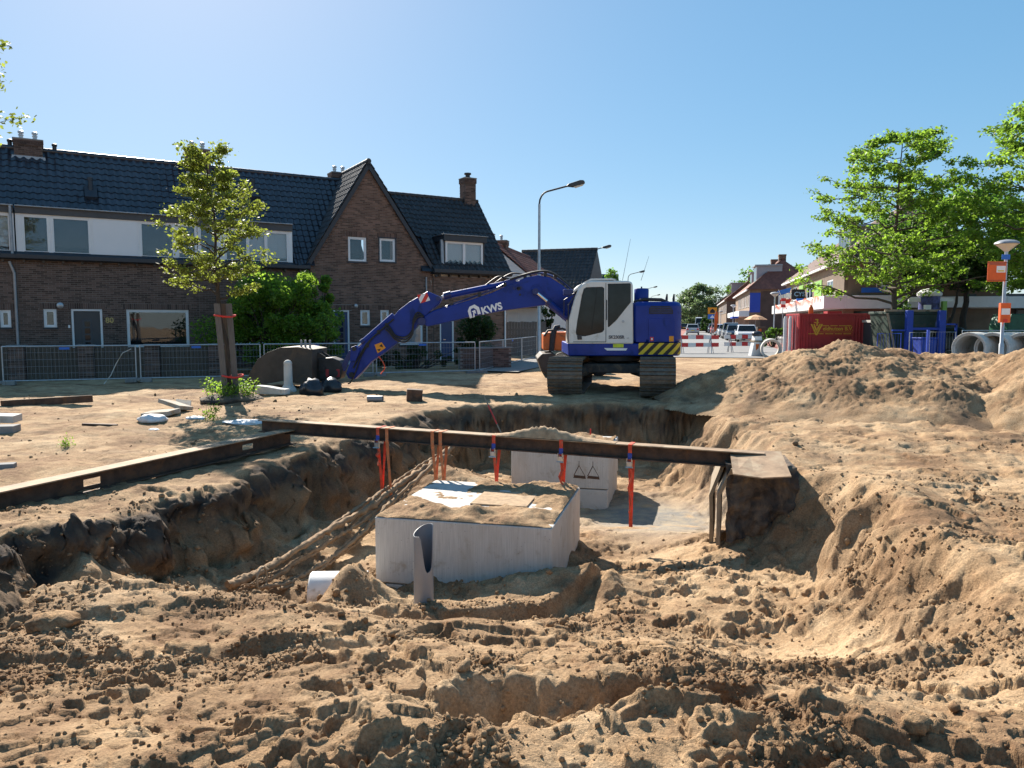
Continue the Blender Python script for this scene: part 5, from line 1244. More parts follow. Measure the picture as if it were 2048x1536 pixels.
def eave_gutter(h, x0, x1, z=None):
    z = DOR_Z0 if z is None else z
    MB().prism([(-.30, z + .02), (-.30, z - .12), (-.22, z - .16), (-.02, z - .16), (-.02, z + .02)], x0, x1, 'yz').build('gutter', 'gutter_dark', h, None, .01)
    n = int((x1 - x0) / .55)
    for i in range(n): MB().bb(x0 + (i + .3) * (x1 - x0) / n, x0 + (i + .42) * (x1 - x0) / n, -.20, -.01, z - .24, z - .16).build('bracket', 'timber_brown', h)
def wall_shell(h, w, z1, depth=6.0, endr=False):
    b = MB(); b.bb(0, w, depth - .2, depth, 0, z1); b.build('rear_wall', 'brick_dark', h)
    if endr: MB().bb(w - .2, w, .23, depth - .2, 0, z1).build('side_wall', 'brick_dark', h)
WZ = DOR_Z0 - .10

# --- house at the left edge (mostly out of frame)
h, s0, w, L = row_house('dark brick terraced house cut off by the left edge of the picture', -330, 43)
wx = [L(-40, 620), L(-4, 654), L(26, 620), L(26, 654)]
holes = [(L(4, 620)[0], L(26, 620)[0], L(4, 655)[1], L(4, 620)[1])]
brick_wall(h, 0, w, 0, WZ, 'brick_dark', holes, lintels=[(a[0] - .12, a[1] + .12, a[3], a[3] + .21) for a in holes], seed=2)
window(h, *holes[0], y=.0); wall_shell(h, w, WZ)
dormer_band(h, w - 3.4, w - .02, DOR_Z0, DOR_Z1, DOR_T, [(w - 3.2, w - 2.0, (), 'curtain'), (L(-40, 470)[0], L(36, 470)[0], (), 'curtain')], [])
eave_gutter(h, 0, w); slope_roof(h, w, 'tile_blue', DOR_T - .05)
MB().tube([(w - .08, -.04, .1), (w - .08, -.04, WZ - .5), (w - .2, -.10, WZ - .12)], .045, 10).build('downpipe', 'zinc', h, 50)
MB().tube([(w - .10, -.10, DOR_Z0), (w - .10, -.12, DOR_T)], .045, 10).build('downpipe', 'zinc', h, 50)
MB().tube([(.9, -.05, .0), (.9, -.05, .9)], .03, 8).build('post', 'timber_grey', h)
vent = MB().lathe([(.07, RIDGE_Z - .3), (.07, RIDGE_Z + .22), (.09, RIDGE_Z + .23), (.09, RIDGE_Z + .3), (.04, RIDGE_Z + .33)], (S(42, RIDGE_B) - s0, RIDGE_B, 0), 10).build('vent_pipe', 'dark_metal', h, 40)

# --- number 80
h, s0, w, L = row_house('dark brick terraced house numbered 80 with wide dormer and grey door', 43, 402)
H80 = h
hw = (L(91, 618)[0], L(117, 618)[0], L(91, 655)[1], L(91, 618)[1]); hd = (L(146, 618)[0], L(208, 618)[0], 0.0, L(146, 618)[1]); hb = (L(256, 619)[0], L(380, 619)[0], L(256, 695)[1], L(256, 619)[1])
holes = [hw, hd, hb]
brick_wall(h, 0, w, 0, WZ, 'brick_dark', holes, lintels=[(a[0] - .10, a[1] + .10, a[3], a[3] + .21) for a in holes], singles=300, seed=3)
window(h, *hw); door(h, hd[0], hd[1], .0, hd[3]); window(h, *hb, fw=.06)
text('80', .26, 'sign_gold', h, facing(L(222, 641)[0], -.014, L(222, 641)[1]), 'house_number', .008, 1.0, .006) if mat('sign_gold', (.50, .36, .13), .5) else None
MB().lathe([(.005, 0), (.11, 0), (.10, .05), (.03, .08)], (L(125, 611)[0], -.01, L(125, 611)[1]), 16, Matrix.Rotation(R(90), 3, 'X')).build('wall_lamp', 'galv', h, 40)
MB().bb(L(141, 653)[0] - .03, L(141, 653)[0] + .03, -.03, -.01, L(141, 653)[1] - .05, L(141, 653)[1] + .05).build('doorbell', 'white_paint', h)
wall_shell(h, w, WZ)
dormer_band(h, .02, w - .02, DOR_Z0, DOR_Z1, DOR_T, [(L(56, 470)[0], L(112, 470)[0], (), 'interior'), (L(114, 470)[0], L(193, 470)[0], (), 'interior'), (L(288, 470)[0], L(358, 470)[0], (), 'interior'), (L(361, 470)[0], L(402, 470)[0], (), 'interior')], [(L(197, 470)[0], L(284, 470)[0])])
eave_gutter(h, 0, w); slope_roof(h, w, 'tile_blue', DOR_T - .05)
CHZ = P(78, 281, HY + he.y * S(78, RIDGE_B) + hn.y * RIDGE_B).z - HZ
chimney(h, S(78, RIDGE_B) - s0, RIDGE_B, RIDGE_Z - .45, CHZ, .85, .6, 2)
MB().lathe([(.07, RIDGE_Z - .3), (.07, RIDGE_Z + .22), (.09, RIDGE_Z + .23), (.09, RIDGE_Z + .3), (.04, RIDGE_Z + .33)], (S(129, RIDGE_B) - s0, RIDGE_B, 0), 10).build('vent_pipe', 'dark_metal', h, 40)
def roofvent(h, s0, px, py, b):
    x = S(px, b) - s0; z = EAVE_Z + (b + .15) * SV.z / SV.y
    v = MB(); v.prism([(b - .22, z - .22), (b + .18, z + .28), (b + .1, z + .34), (b - .3, z - .12)], x - .2, x + .2, 'yz'); o = v.build('roof_vent', 'gutter_dark', h); MB().lathe([(.08, z - .1), (.08, z + .5), (.10, z + .5), (.10, z + .6)], (x, b, 0), 12).build('vent_stack', 'gutter_dark', o, 40)
roofvent(h, s0, 196, 385, 1.75)
# --- third house, partly behind the trees
h, s0, w, L = row_house('dark brick terraced house behind the leafy bush, with curtained dormer', 402, 621)
holes = [(L(450, 619)[0], L(540, 619)[0], L(450, 690)[1], L(450, 619)[1])]
brick_wall(h, 0, w, 0, WZ, 'brick_dark', holes, lintels=[(a[0] - .1, a[1] + .1, a[3], a[3] + .21) for a in holes], seed=4)
window(h, *holes[0]); wall_shell(h, w, WZ)
xd = L(590, 470)[0]
dormer_band(h, .02, xd, DOR_Z0, DOR_Z1 - .05, DOR_T - .02, [(L(405, 470)[0], L(440, 470)[0], (), 'interior'), (L(455, 470)[0], L(583, 470)[0], (L(502, 470)[0], L(538, 470)[0]), ['interior', 'curtain', 'curtain'])], [])
eave_gutter(h, 0, S(622) - s0 - .02); wr_ = S(622) - s0 + 2.45; MB().prism([(.3, EAVE_Z + .45), (RIDGE_B, RIDGE_Z - .05), (2 * RIDGE_B, EAVE_Z)], S(622) - s0 + .001, wr_, 'yz').build('roof', 'gutter_dark', h); slope_roof(h, wr_, 'tile_blue', EAVE_Z + .02, skip=lambda x, y: (x < xd + .03 and EAVE_Z + SV.z * y < DOR_T + .02) or (x - (S(622) - s0)) * 1.62 - .25 > SV.z * y, bw=S(622) - s0)
chimney(h, S(408, RIDGE_B) - s0, RIDGE_B, RIDGE_Z - .45, P(408, 300, HY + he.y * S(408, RIDGE_B) + hn.y * RIDGE_B).z - HZ, .8, .6, 2)
chimney(h, S(684, RIDGE_B + .4) - s0, RIDGE_B + .4, RIDGE_Z - .45, P(684, 347, HY + he.y * S(684, RIDGE_B + .4) + hn.y * (RIDGE_B + .4)).z - HZ, .75, .6, 2)
roofvent(h, s0, 515, 395, 2.2)

# --- gabled house
s0 = S(622); s1 = S(868); w = s1 - s0; h = house('tall gabled brick house with two small upper windows', s0)
L = lambda px, py, b=0.0: (S(px, b) - s0, SZ(px, py, b)[1])
ax_, az_ = L(741, 326); gz = L(625, 524)[1]; gzr = L(866, 541)[1]
def gclip(z):
    a = 0 if z < gz else ax_ * (z - gz) / (az_ - gz); b = w if z < gzr else w - (w - ax_) * (z - gzr) / (az_ - gzr); return (a + .02, b - .02)
holes = [(L(700, 473)[0], L(736, 473)[0], L(700, 523)[1], L(700, 473)[1]), (L(762, 476)[0], L(793, 476)[0], L(762, 523)[1], L(762, 476)[1]), (L(668, 620)[0], L(700, 620)[0], 0, L(668, 620)[1]), (L(722, 620)[0], L(741, 620)[0], L(722, 652)[1], L(722, 620)[1]), (L(762, 620)[0], L(779, 620)[0], L(762, 652)[1], L(762, 620)[1]), (L(800, 622)[0], L(846, 622)[0], L(800, 690)[1], L(800, 622)[1])]
brick_wall(h, 0, w, 0, az_ - .12, 'brick_red', holes, gclip, lintels=[(a[0] - .1, a[1] + .1, a[3], a[3] + .21) for a in holes], seed=5)
brick_me2 = None
window(h, *holes[0], fw=.06); window(h, *holes[1], fw=.06, outer='gutter_dark'); door(h, holes[2][0], holes[2][1], 0, holes[2][3], m='door_blue'); window(h, *holes[3]); window(h, *holes[4]); window(h, *holes[5], back='curtain')
MB().lathe([(.005, 0), (.09, 0), (.08, .05), (.03, .08)], (L(713, 612)[0], -.01, L(713, 612)[1]), 14, Matrix.Rotation(R(90), 3, 'X')).build('wall_lamp', 'galv', h, 40)
MB().tube([(L(853, 640)[0], -.05, .1), (L(853, 640)[0], -.05, gzr - .3)], .04, 8).build('downpipe', 'zinc', h, 50)
# its steep roof: two slopes running back
DEP = 4.6
body = MB(); body.prism([(-.10, gz - .12), (ax_, az_ - .02), (w + .10, gzr - .12), (w - .1, gzr - .25), (ax_, az_ - .30), (.1, gz - .25)], .02, DEP, 'xz'); body.build('roof', 'gutter_dark', h)
lsl = math.hypot(ax_ + .16, az_ - gz + .2); lv = Vector(((ax_ + .16) / lsl, 0, (az_ - gz + .2) / lsl))
tiles(h, (-.16, DEP - .05, gz - .17), (0, -1, 0), lv, DEP + .15, lsl - .05, 'tile_black')
rsl = math.hypot(w + .16 - ax_, az_ - gzr + .2); rv = Vector((-(w + .16 - ax_) / rsl, 0, (az_ - gzr + .2) / rsl))
tiles(h, (w + .16, -.12, gzr - .17), (0, 1, 0), rv, DEP - 1.4, rsl - .05, 'tile_black')
for a_, b_ in (((-.2, gz - .2), (ax_, az_ + .04)), ((w + .2, gzr - .2), (ax_, az_ + .04))):      # verge boards
    d = Vector((b_[0] - a_[0], 0, b_[1] - a_[1])).normalized(); nn = Vector((-d.z, 0, d.x)) * (1 if d.x > 0 else -1)
    p0 = Vector((a_[0], 0, a_[1])); p1 = Vector((b_[0], 0, b_[1]))
    MB().prism([(p0.x, p0.z), (p1.x, p1.z), (p1.x - nn.x * .16, p1.z - nn.z * .16), (p0.x - nn.x * .16, p0.z - nn.z * .16)], -.13, -.085).build('verge_board', 'gutter_dark', h)
ridge_caps(h, (ax_, -.15, az_ + .03), (ax_, DEP, az_ + .03), 'tile_black', .11)
wall_shell(h, w, 3.9, 5.5)

# --- right wing
s0 = S(868); s1 = S(1013); w = s1 - s0; h = house('brick end house with steep black roof and small dormer', s0)
L = lambda px, py, b=0.0: (S(px, b) - s0, SZ(px, py, b)[1])
wz = L(900, 552)[1]; RB = 2.95; eb = -.22; ez = L(1015, 546, eb)[1] + .0; rz_ = P(955, 404, HY + he.y * s1 + hn.y * RB).z - HZ
holes = [(L(880, 640)[0], L(908, 640)[0], 0, L(880, 640)[1])]
brick_wall(h, 0, w, 0, wz, 'brick_red', holes, lintels=[(L(885, 575)[0], L(1000, 575)[0], L(900, 590)[1], L(900, 576)[1])], seed=6)
door(h, holes[0][0], holes[0][1], 0, holes[0][3], m='door_blue', glassy=False)
MB().prism([(.0, 0), (RB * 2, 0), (RB * 2, ez), (RB, rz_ - .12), (.0, ez)], w - .22, w, 'yz').build('side_wall', 'brick_red', h)
MB().prism([(eb, ez - .06), (RB, rz_ - .06), (2 * RB - eb, ez - .06)], -.6, w - .02, 'yz').build('roof', 'gutter_dark', h)
esl = math.hypot(RB - eb, rz_ - ez); ev = Vector((0, (RB - eb) / esl, (rz_ - ez) / esl)); dx0, dx1 = L(893, 500)[0], L(969, 500)[0]; dzt = L(900, 470)[1]
tiles(h, (-.1, eb, ez), (1, 0, 0), ev, w + .2, esl - .06, 'tile_black', skip=lambda x, y: dx0 - .05 < x - .1 < dx1 + .02 and .5 < y and ez + ev.z * y < dzt)
tiles(h, (-2.3, eb + ev.y * esl * .42, ez + ev.z * esl * .42), (1, 0, 0), ev, 2.2, esl * .58 - .06, 'tile_black', joined=True)
ridge_caps(h, (-2.3, RB, rz_), (w + .1, RB, rz_), 'tile_black')
MB().prism([(eb - .16, ez + .06), (eb - .16, ez - .10), (eb - .05, ez - .16), (eb + .20, ez - .16), (eb + .20, ez + .0)], -.12, w + .12, 'yz').build('gutter', 'gutter_dark', h, None, .01)
for i in range(7): MB().bb(.2 + i * .5, .28 + i * .5, -.2, -.0, ez - .26, ez - .16).build('bracket', 'timber_brown', h)
# dormer
dz0, dz1 = L(900, 538)[1], L(900, 482)[1]; dy = -.02
window(h, L(893, 500)[0], L(967, 500)[0], dz0, dz1, dy + .02, (L(930, 500)[0],), .06, ['curtain', 'curtain'], False)
MB().bb(dx0 - .12, dx1 + .10, dy - .06, 1.6, dz1 + .001, dzt).build('dormer_fascia', 'gutter_dark', h, None, .01)
MB().bb(dx0 - .16, dx1 + .14, dy - .12, 1.7, dzt + .002, dzt + .03).build('dormer_roof', 'zinc', h, None, .008)
MB().prism([(dy + .1, dz0), (dy + .1, dz1), (1.6, dz1), (.9, dz0 + .3)], dx0 - .05, dx0 - .005, 'yz').build('dormer_cheek', 'fascia_grey', h); MB().prism([(dy + .1, dz0), (dy + .1, dz1), (1.6, dz1), (.9, dz0 + .3)], dx1 + .005, dx1 + .05, 'yz').build('dormer_cheek', 'fascia_grey', h)
MB().prism([(dy - .02, dz0 - .05), (dy + .05, dz1 + .05), (dy + .16, dz1 + .05), (dy + .10, dz0 - .05)], dx0 - .22, dx0 - .10, 'yz').build('lead_flashing', 'zinc', h)
cx_ = S(938, RB) - s0
cb_ = chimney(h, cx_, RB + .05, rz_ - .5, P(938, 357, HY + he.y * (s0 + cx_) + hn.y * RB).z - HZ, .58, .55, 0, 'brick_dark')
zc = P(938, 357, HY + he.y * (s0 + cx_) + hn.y * RB).z - HZ; MB().lathe([(.16, zc), (.16, zc + .06), (.11, zc + .08), (.11, zc + .18), (.17, zc + .19), (.17, zc + .26), (.05, zc + .28)], (cx_, RB + .05, 0), 14).build('flue', 'dark_metal', cb_, 40)
MB().tube([(w - .1, -.05, .0), (w - .1, -.05, wz - .1)], .04, 8).build('downpipe', 'white_paint', h, 50)

# ------------------------------------------------------------------ garden walls, construction fence
def garden_wall(pxs, d0, d1):
    a = P(pxs[0], 700, d0); b = P(pxs[-1], 700, d1); n = len(pxs) - 1; ang_ = math.atan2(b.y - a.y, b.x - a.x); Lh = (b.xy - a.xy).length
    o = thing('garden_wall', 'low garden wall of brick piers with upright timber boards', 'garden wall', (a.x, a.y, -.1), ang_)
    for i in range(n + 1):
        x = Lh * i / n; t = MB()
        for j in range(15):
            z = .035 + j * .07
            for q in range(2): t.bb(x - .22 + .22 * q + .004, x + .22 * q - .004, -.13, .13, z - .030, z + .030)
        p = MB().bb(x - .21, x + .21, -.12, .12, 0, 1.04).build('pier', 'mortar', o); tag(t.build('brickwork', 'brick_dark', p), kind='stuff'); MB().bb(x - .25, x + .25, -.16, .16, 1.05, 1.11).build('coping', 'concrete_dark', p, None, .01)
    me = MB().bb(-.066, .066, -.012, .012, 0, .98).mesh('board'); me.materials.append(M['timber_brown'])
    for i in range(n):
        xa = Lh * i / n + .24; xb = Lh * (i + 1) / n - .24; k = int((xb - xa) / .14)
        for j in range(k): place(me, 'board', o, Matrix.Translation((xa + (j + .5) * (xb - xa) / k, .012 * ((j * 7) % 3 - 1), .03 + .006 * ((j * 5) % 4))))
        MB().bb(xa, xb, .014, .05, .25, .33).build('rail', 'timber_brown', o); MB().bb(xa, xb, .014, .05, .75, .83).build('rail', 'timber_brown', o)
garden_wall([-110, 60, 190, 310, 432], 22.6, 24.6)

def fence_panel(a, b, label, clip=True, base=-.06):
    a = Vector((a.x, a.y)); b = Vector((b.x, b.y)); L_ = (b - a).length; ang_ = math.atan2(b.y - a.y, b.x - a.x)
    o = thing('wire_fence', label, 'fence', (a.x, a.y, base), ang_, 'low construction fence panels')
    z0, z1 = .10, 1.08; r = .021
    f = MB(); f.tube([(.03, 0, -.02), (.03, 0, z1)], r, 8); f.tube([(L_ - .03, 0, -.02), (L_ - .03, 0, z1)], r, 8); f.tube([(.03, 0, z1), (L_ - .03, 0, z1)], r, 8); f.tube([(.03, 0, z0), (L_ - .03, 0, z0)], r, 8); f.build('tube_frame', 'galv', o, 60)
    m = MB(); n = int(L_ / .10)
    for i in range(1, n): x = .03 + (L_ - .06) * i / n; m.tube([(x, 0, z0), (x, 0, z1)], .0028, 3, False)
    for z in (.30, .50, .70, .90): m.tube([(.03, .004, z), (L_ - .03, .004, z)], .004, 4, False)
    tag(m.build('wire_mesh', 'galv_dull', o), kind='stuff')
    if clip: MB().bb(L_ * .42, L_ * .42 + .26, -.03, -.022, z1 - .10, z1 - .03).build('name_tag', 'sign_blue', o)
    return o
def fence_foot(p, label, rz):
    o = thing('fence_weight', label, 'fence weight', (p.x, p.y, -.08), rz, 'fence feet')
    t = MB(); t.bb(-.36, -.14, -.12, .12, 0, .13); t.bb(.14, .36, -.12, .12, 0, .13); t.bb(-.14, -.05, -.12, .12, 0, .13); t.bb(.05, .14, -.12, .12, 0, .13); t.bb(-.05, .05, -.12, .12, .05, .13); t.build('block', 'concrete_dark', o, None, .015)
FA = G(5, 771, -.08); FB = G(955, 748, -.08); fd = (FB - FA); fL = fd.length; fdir = fd.normalized(); npan = round(fL / 3.55); step = fL / npan; frz = math.atan2(fdir.y, fdir.x)
names = ['leftmost wire fence panel in front of house 80', 'wire fence panel between the staked tree and the bucket', 'wire fence panel behind the bucket, in front of the bush', 'wire fence panel under the excavator boom', 'wire fence panel ending at the corner by the pavement', 'spare']
fence_panel(FA - fdir * (step + .0), FA - fdir * .06, 'wire fence panel running out of the left edge')
for i in range(npan): fence_panel(FA + fdir * (step * i), FA + fdir * (step * (i + 1) - .06), names[i] if i < 4 else names[4])
FC = G(1074, 716, -.03); cd = (FC - FB).normalized(); cl = (FC - FB).length; m2 = max(1, round(cl / 3.6)) if cl / 3.6 > 1 else 1
for i in range(m2): fence_panel(FB + cd * (.25 + (cl - .25) * i / m2), FB + cd * (.19 + (cl - .25) * (i + 1) / m2), ['nearest', 'second', 'third', 'fourth', 'farthest'][min(i, 4)] + ' wire fence panel along the side street behind the boom', i == 1)
feet = [FA + fdir * (step * i - .03) for i in range(npan + 1)]
fl_ = ['dark fence foot at the left edge', 'dark fence foot below the joint before house 80', 'dark fence foot hidden beside the staked tree', 'dark fence foot behind the bucket', 'dark fence foot right of the lowered stick', 'dark fence foot at the fence corner']
for i, p in enumerate(feet): fence_foot(p, fl_[min(i, 5)], frz)
wc = MB(); c_ = [P(262, 698, 21.2), P(245, 706, 21.2), P(232, 728, 21.2), P(222, 750, 21.15), P(208, 768, 21.0)]
wc.tube(c_, .012, 6); tag(wc.build('loose_cable', 'concrete_pale', None, 60), 'pale cable hanging over the fence in front of house 80', 'cable')
# ------------------------------------------------------------------ street, pavements
U2 = Vector((.2334, .9724, 0)); V2 = Vector((.9724, -.2334, 0)); UA = math.atan2(U2.y, U2.x) - math.pi / 2
def strip(name, m, v0, v1, u0, u1, z, o=Vector((12.0, 40.0, 0)), kind='structure'):
    """flat strip beside the street axis: v across (to the right), u along"""
    t = MB(); n = 24
    us_ = [u0 + (u1 - u0) * (i / n) ** 1.7 for i in range(n + 1)]
    for u in us_:
        for v in (v0, v1): p = o + U2 * u + V2 * v; t.v.append((p.x, p.y, z))
    t.f = [(2 * i, 2 * i + 1, 2 * i + 3, 2 * i + 2) for i in range(n)]
    return tag(t.build(name, m), kind=kind)
strip('road', 'road_grey', -3.6, 3.0, -4, 320, .010)
strip('bike_lane', 'bike_red', 3.0, 4.7, -2, 320, .014)
strip('bike_lane', 'bike_red', -5.2, -3.6, 8, 320, .014)
strip('parking_lane', 'asphalt', 4.7, 7.0, 4, 320, .012)
def kerb(name, v, u0, u1, w, hgt, m, o=Vector((12.0, 40.0, 0))):
    t = MB(); a = o + U2 * u0 + V2 * v; b = o + U2 * u1 + V2 * v; c = (a + b) / 2; t.box((c.x, c.y, hgt / 2), (w, (b - a).length, hgt), UA); return tag(t.build(name, m), kind='structure')
kerb('kerb_right', 7.1, 4, 320, .18, .13, 'concrete'); kerb('kerb_left', -5.35, 8, 320, .18, .13, 'concrete')
strip('pavement_right', 'paving', 7.2, 12.5, 2, 320, .12); strip('pavement_left', 'paving', -9.5, -5.45, 8, 320, .12)
t = MB(); q = [G(700, 762, -.02), G(955, 752, -.02), G(1120, 712, -.02), G(1060, 700, -.02), G(950, 722, -.02), G(700, 742, -.02)]
# paved strip along the fence by the side street
t.quad(*[(p.x, p.y, .012) for p in [FB + Vector((-.3, .5, 0)), FB + Vector((1.4, -.2, 0)), FC + Vector((2.2, 0, 0)), FC + Vector((-.3, 0, 0))]]); tag(t.build('pavement_corner', 'paving'), kind='structure')
t = MB(); t.quad((13.5, 26.5, .012), (46, 24, .012), (52, 46, .012), (17.5, 41.5, .012)); tag(t.build('car_park', 'asphalt'), kind='structure')

# ------------------------------------------------------------------ lamp posts along the left of the street
def tall_lamp(base, top, label, arm=1.55):
    o = thing('street_lamp', label, 'street lamp', base, R(-8), 'tall street lamps'); h = top
    MB().tube([(0, 0, 0), (0, 0, 1.3), (0, 0, 1.35), (0, 0, h * .55), (0, 0, h * .56), (0, 0, h - .9)], [.10, .10, .085, .075, .06, .055], 12).build('column', 'galv', o, 50)
    pts = [(0, 0, h - .9)] + [(.42 * (1 - math.cos(a)), 0, h - .9 + .55 * math.sin(a)) for a in [R(20 * i) for i in range(1, 5)]] + [(arm - .2, 0, h - .12)]
    MB().tube(pts, .04, 10).build('arm', 'lamp_dark', o, 50)
    hd_ = MB(); hd_.prism([(arm - .35, h - .16), (arm - .25, h - .06), (arm + .25, h + .09), (arm + .42, h + .08), (arm + .48, h - .02), (arm + .40, h - .09), (arm - .05, h - .20)], -.13, .13); hd_.build('lamp_head', 'lamp_dark', o, None, .035)
    MB().prism([(arm - .02, h - .185), (arm + .40, h - .075), (arm + .38, h - .13), (arm + .04, h - .23)], -.10, .10).build('diffuser', 'diffuser', o, None, .01)
for px, pt, d, lab in ((1078, 366, 34, 'tallest looking street lamp behind the excavator boom'), (1172, 492, 62, 'second street lamp, right of the black tiled roof'), (1255, 542, 92, 'third street lamp, above the excavator cab'), (1290, 573, 130, 'fourth street lamp, small above the engine housing'), (1301, 589, 165, 'farthest visible tall street lamp above the blue housing')):
    p = P(px, 645, d); tall_lamp((p.x, d, -.02), P(px, pt, d).z, lab)

# ------------------------------------------------------------------ houses across the side street
def simple_house(name, label, o, rz, W, D, eave, ridge, wallm, roofm, wins=(), group='houses down the street', over=.2, joined=True, hip=False, trim='white_paint', endwins=()):
    """ridge along local x; front wall at y=0 facing -y; wins (x0,x1,z0,z1)"""
    h = thing(name, label, 'house', o, rz, group)
    zs = sorted({0, eave} | {w[2] for w in wins} | {w[3] for w in wins}); b = MB()
    for za, zb in zip(zs, zs[1:]):
        for u, v in sub_intervals(0, W, [(w[0], w[1]) for w in wins if w[2] < (za + zb) / 2 < w[3]]): b.bb(u, v, 0, .22, za, zb)
    b.bb(0, W, D - .22, D, 0, eave); b.build('wall', wallm, h)
    for x in (0, W - .22):
        s = MB()
        if hip: s.bb(x, x + .22, .22, D - .22, 0, eave)
        else: s.prism([(.22, 0), (D - .22, 0), (D - .22, eave), (D / 2, ridge - .15), (.22, eave)], x, x + .22, 'yz')
        s.build('end_wall', wallm, h)
    hw_ = D / 2 if hip else 0
    sl_ = math.hypot(D / 2 + over, ridge - eave); sv = Vector((0, (D / 2 + over) / sl_, (ridge - eave) / sl_))
    rb = MB(); x0, x1 = -over, W + over
    A = [(x0, -over, eave), (x1, -over, eave), (x1, D + over, eave), (x0, D + over, eave)]; Rg = [(x0 + hw_ + over * (hw_ > 0), D / 2, ridge), (x1 - hw_ - over * (hw_ > 0), D / 2, ridge)]
    rb.add(A + Rg, [(0, 1, 5, 4), (2, 3, 4, 5), (1, 2, 5), (3, 0, 4), (0, 3, 2, 1)]); rb.build('roof', roofm, h)
    sk = (lambda x, y: x < y * (hw_ + over) / sl_ or x > (W + 2 * over) - y * (hw_ + over) / sl_) if hip else None
    tiles(h, (-over, -over, eave + .01), (1, 0, 0), sv, W + 2 * over, sl_ - .05, roofm, sk, joined, .28, .34)
    if hip:
        hsl = math.hypot(hw_ + over, ridge - eave); hv = Vector(((hw_ + over) / hsl, 0, (ridge - eave) / hsl))
        tiles(h, (-over, D + over, eave + .01), (0, -1, 0), hv, D + 2 * over, hsl - .05, roofm, lambda x, y: x < y * (D / 2 + over) / hsl or x > D + 2 * over - y * (D / 2 + over) / hsl, joined, .28, .34)
    ridge_caps(h, Rg[0], Rg[1], roofm, .13, .45)
    MB().bb(-over - .02, W + over + .02, -over - .10, -over + .04, eave - .14, eave + .02).build('gutter', trim, h, None, .01)
    if hip: MB().bb(-over - .10, -over + .04, -over, D + over, eave - .14, eave + .02).build('gutter', trim, h, None, .01)
    for w in wins:
        window(h, *w[:4], fw=.07, sill=True, mull=(((w[0] + w[1]) / 2,) if w[1] - w[0] > 1.3 else ()), back=w[4] if len(w) > 4 else 'interior')
    return h
# red-roofed house whose ridge runs along the street
p = P(985, 487, 42.0)
F = thing('brick_house', 'red tiled house just behind the end of the terrace', 'house', (p.x, 42.0, 0), UA, 'houses beyond the side street')
rz0 = p.z; Wf = 2.9; Lf = 9.5; ef = 3.6
MB().prism([(-Wf, 0), (Wf, 0), (Wf, ef), (0, rz0 - .1), (-Wf, ef)], 0, Lf, 'xz').build('wall', 'white_paint', F)
fs = math.hypot(Wf + .3, rz0 - ef + .25); fv = Vector((-(Wf + .3) / fs, 0, (rz0 - ef + .25) / fs))
tiles(F, (Wf + .3, -.1, ef - .25), (0, 1, 0), fv, Lf + .2, fs - .03, 'tile_red', None, False, .27, .33)
fv2 = Vector(((Wf + .3) / fs, 0, (rz0 - ef + .25) / fs)); tiles(F, (-Wf - .3, Lf + .1, ef - .25), (0, -1, 0), fv2, Lf + .2, fs - .03, 'tile_red', None, True, .27, .33)
ridge_caps(F, (0, -.1, rz0), (0, Lf + .1, rz0), 'tile_red', .12)
chimney(F, -.1, 2.4, rz0 - .5, P(1012, 482, 44.5).z, .7, .6, 1, 'brick_red'); chimney(F, -.25, .1, rz0 - .5, rz0 + .55, .5, .6, 0, 'brick_red')
roofv = MB().lathe([(.09, 0), (.09, .5), (.12, .5), (.12, .6)], (1.6, 4.2, rz0 - 2.0), 10).build('roof_vent', 'dark_metal', F, 40)
MB().bb(-.3, 2.8, -.6, 0, 2.5, 2.62).build('canopy', 'fascia_grey', F)
window(F, .3, 1.5, 1.0, 2.2, -.05, (.9,), .08, 'interior'); window(F, .2, 1.4, 3.5, 4.5, -.05, (.8,), .08, 'curtain')
# black tiled roof behind it
a = P(1034, 505, 58); b = P(1158, 502, 56.5)
simple_house('brick_house', 'house with wide black tiled roof right of the tall lamp post', (a.x - .6, 53.5, 0), math.atan2(b.y - a.y, b.x - a.x), (b - a).length + .5, 7.5, 3.2, b.z, 'brick_red', 'tile_black', (), 'houses beyond the side street')
a = P(1165, 551, 80); simple_house('brick_house', 'low dark roofed house far behind the cab', (a.x - 2, 80, 0), 0, 6.0, 6, 3.2, P(1190, 551, 83).z, 'brick_brown', 'tile_blue', (), 'houses beyond the side street')
# timber fence of the garden
a = P(1012, 660, 37.0); o = thing('timber_fence', 'grey upright board fence below the red roof', 'fence', (a.x, 37.0, 0), R(6)); me = MB().bb(-.068, .068, -.012, .012, .05, 1.72).mesh('board'); me.materials.append(M['timber_grey'])
for i in range(14): place(me, 'board', o, Matrix.Translation((.07 + i * .142, .004 * (i % 2), .01 * ((i * 3) % 4))))
MB().bb(0, 2.0, .014, .06, .4, .5).build('rail', 'timber_grey', o); MB().bb(0, 2.0, .014, .06, 1.3, 1.4).build('rail', 'timber_grey', o)
# brick planter wall near the fence corner
a = P(920, 715, 27.6); o = thing('planter_wall', 'low rounded brick wall behind the wire fence corner', 'garden wall', (a.x, 27.6, -.05), R(22)); t = MB()
for j in range(11):
    for i in range(9): t.bb(i * .215 + (.1 if j % 2 else 0) + .004, (i + 1) * .215 + (.1 if j % 2 else 0) - .004, -.01, .2, j * .07 + .004, (j + 1) * .07 - .004)
tag(t.build('brickwork', 'brick_dark', o), kind='stuff'); MB().bb(0, 2.03, .0, .19, 0, .77).build('core', 'mortar', o); MB().bb(-.03, 2.1, -.04, .24, .775, .83).build('coping', 'concrete_dark', o, None, .02)

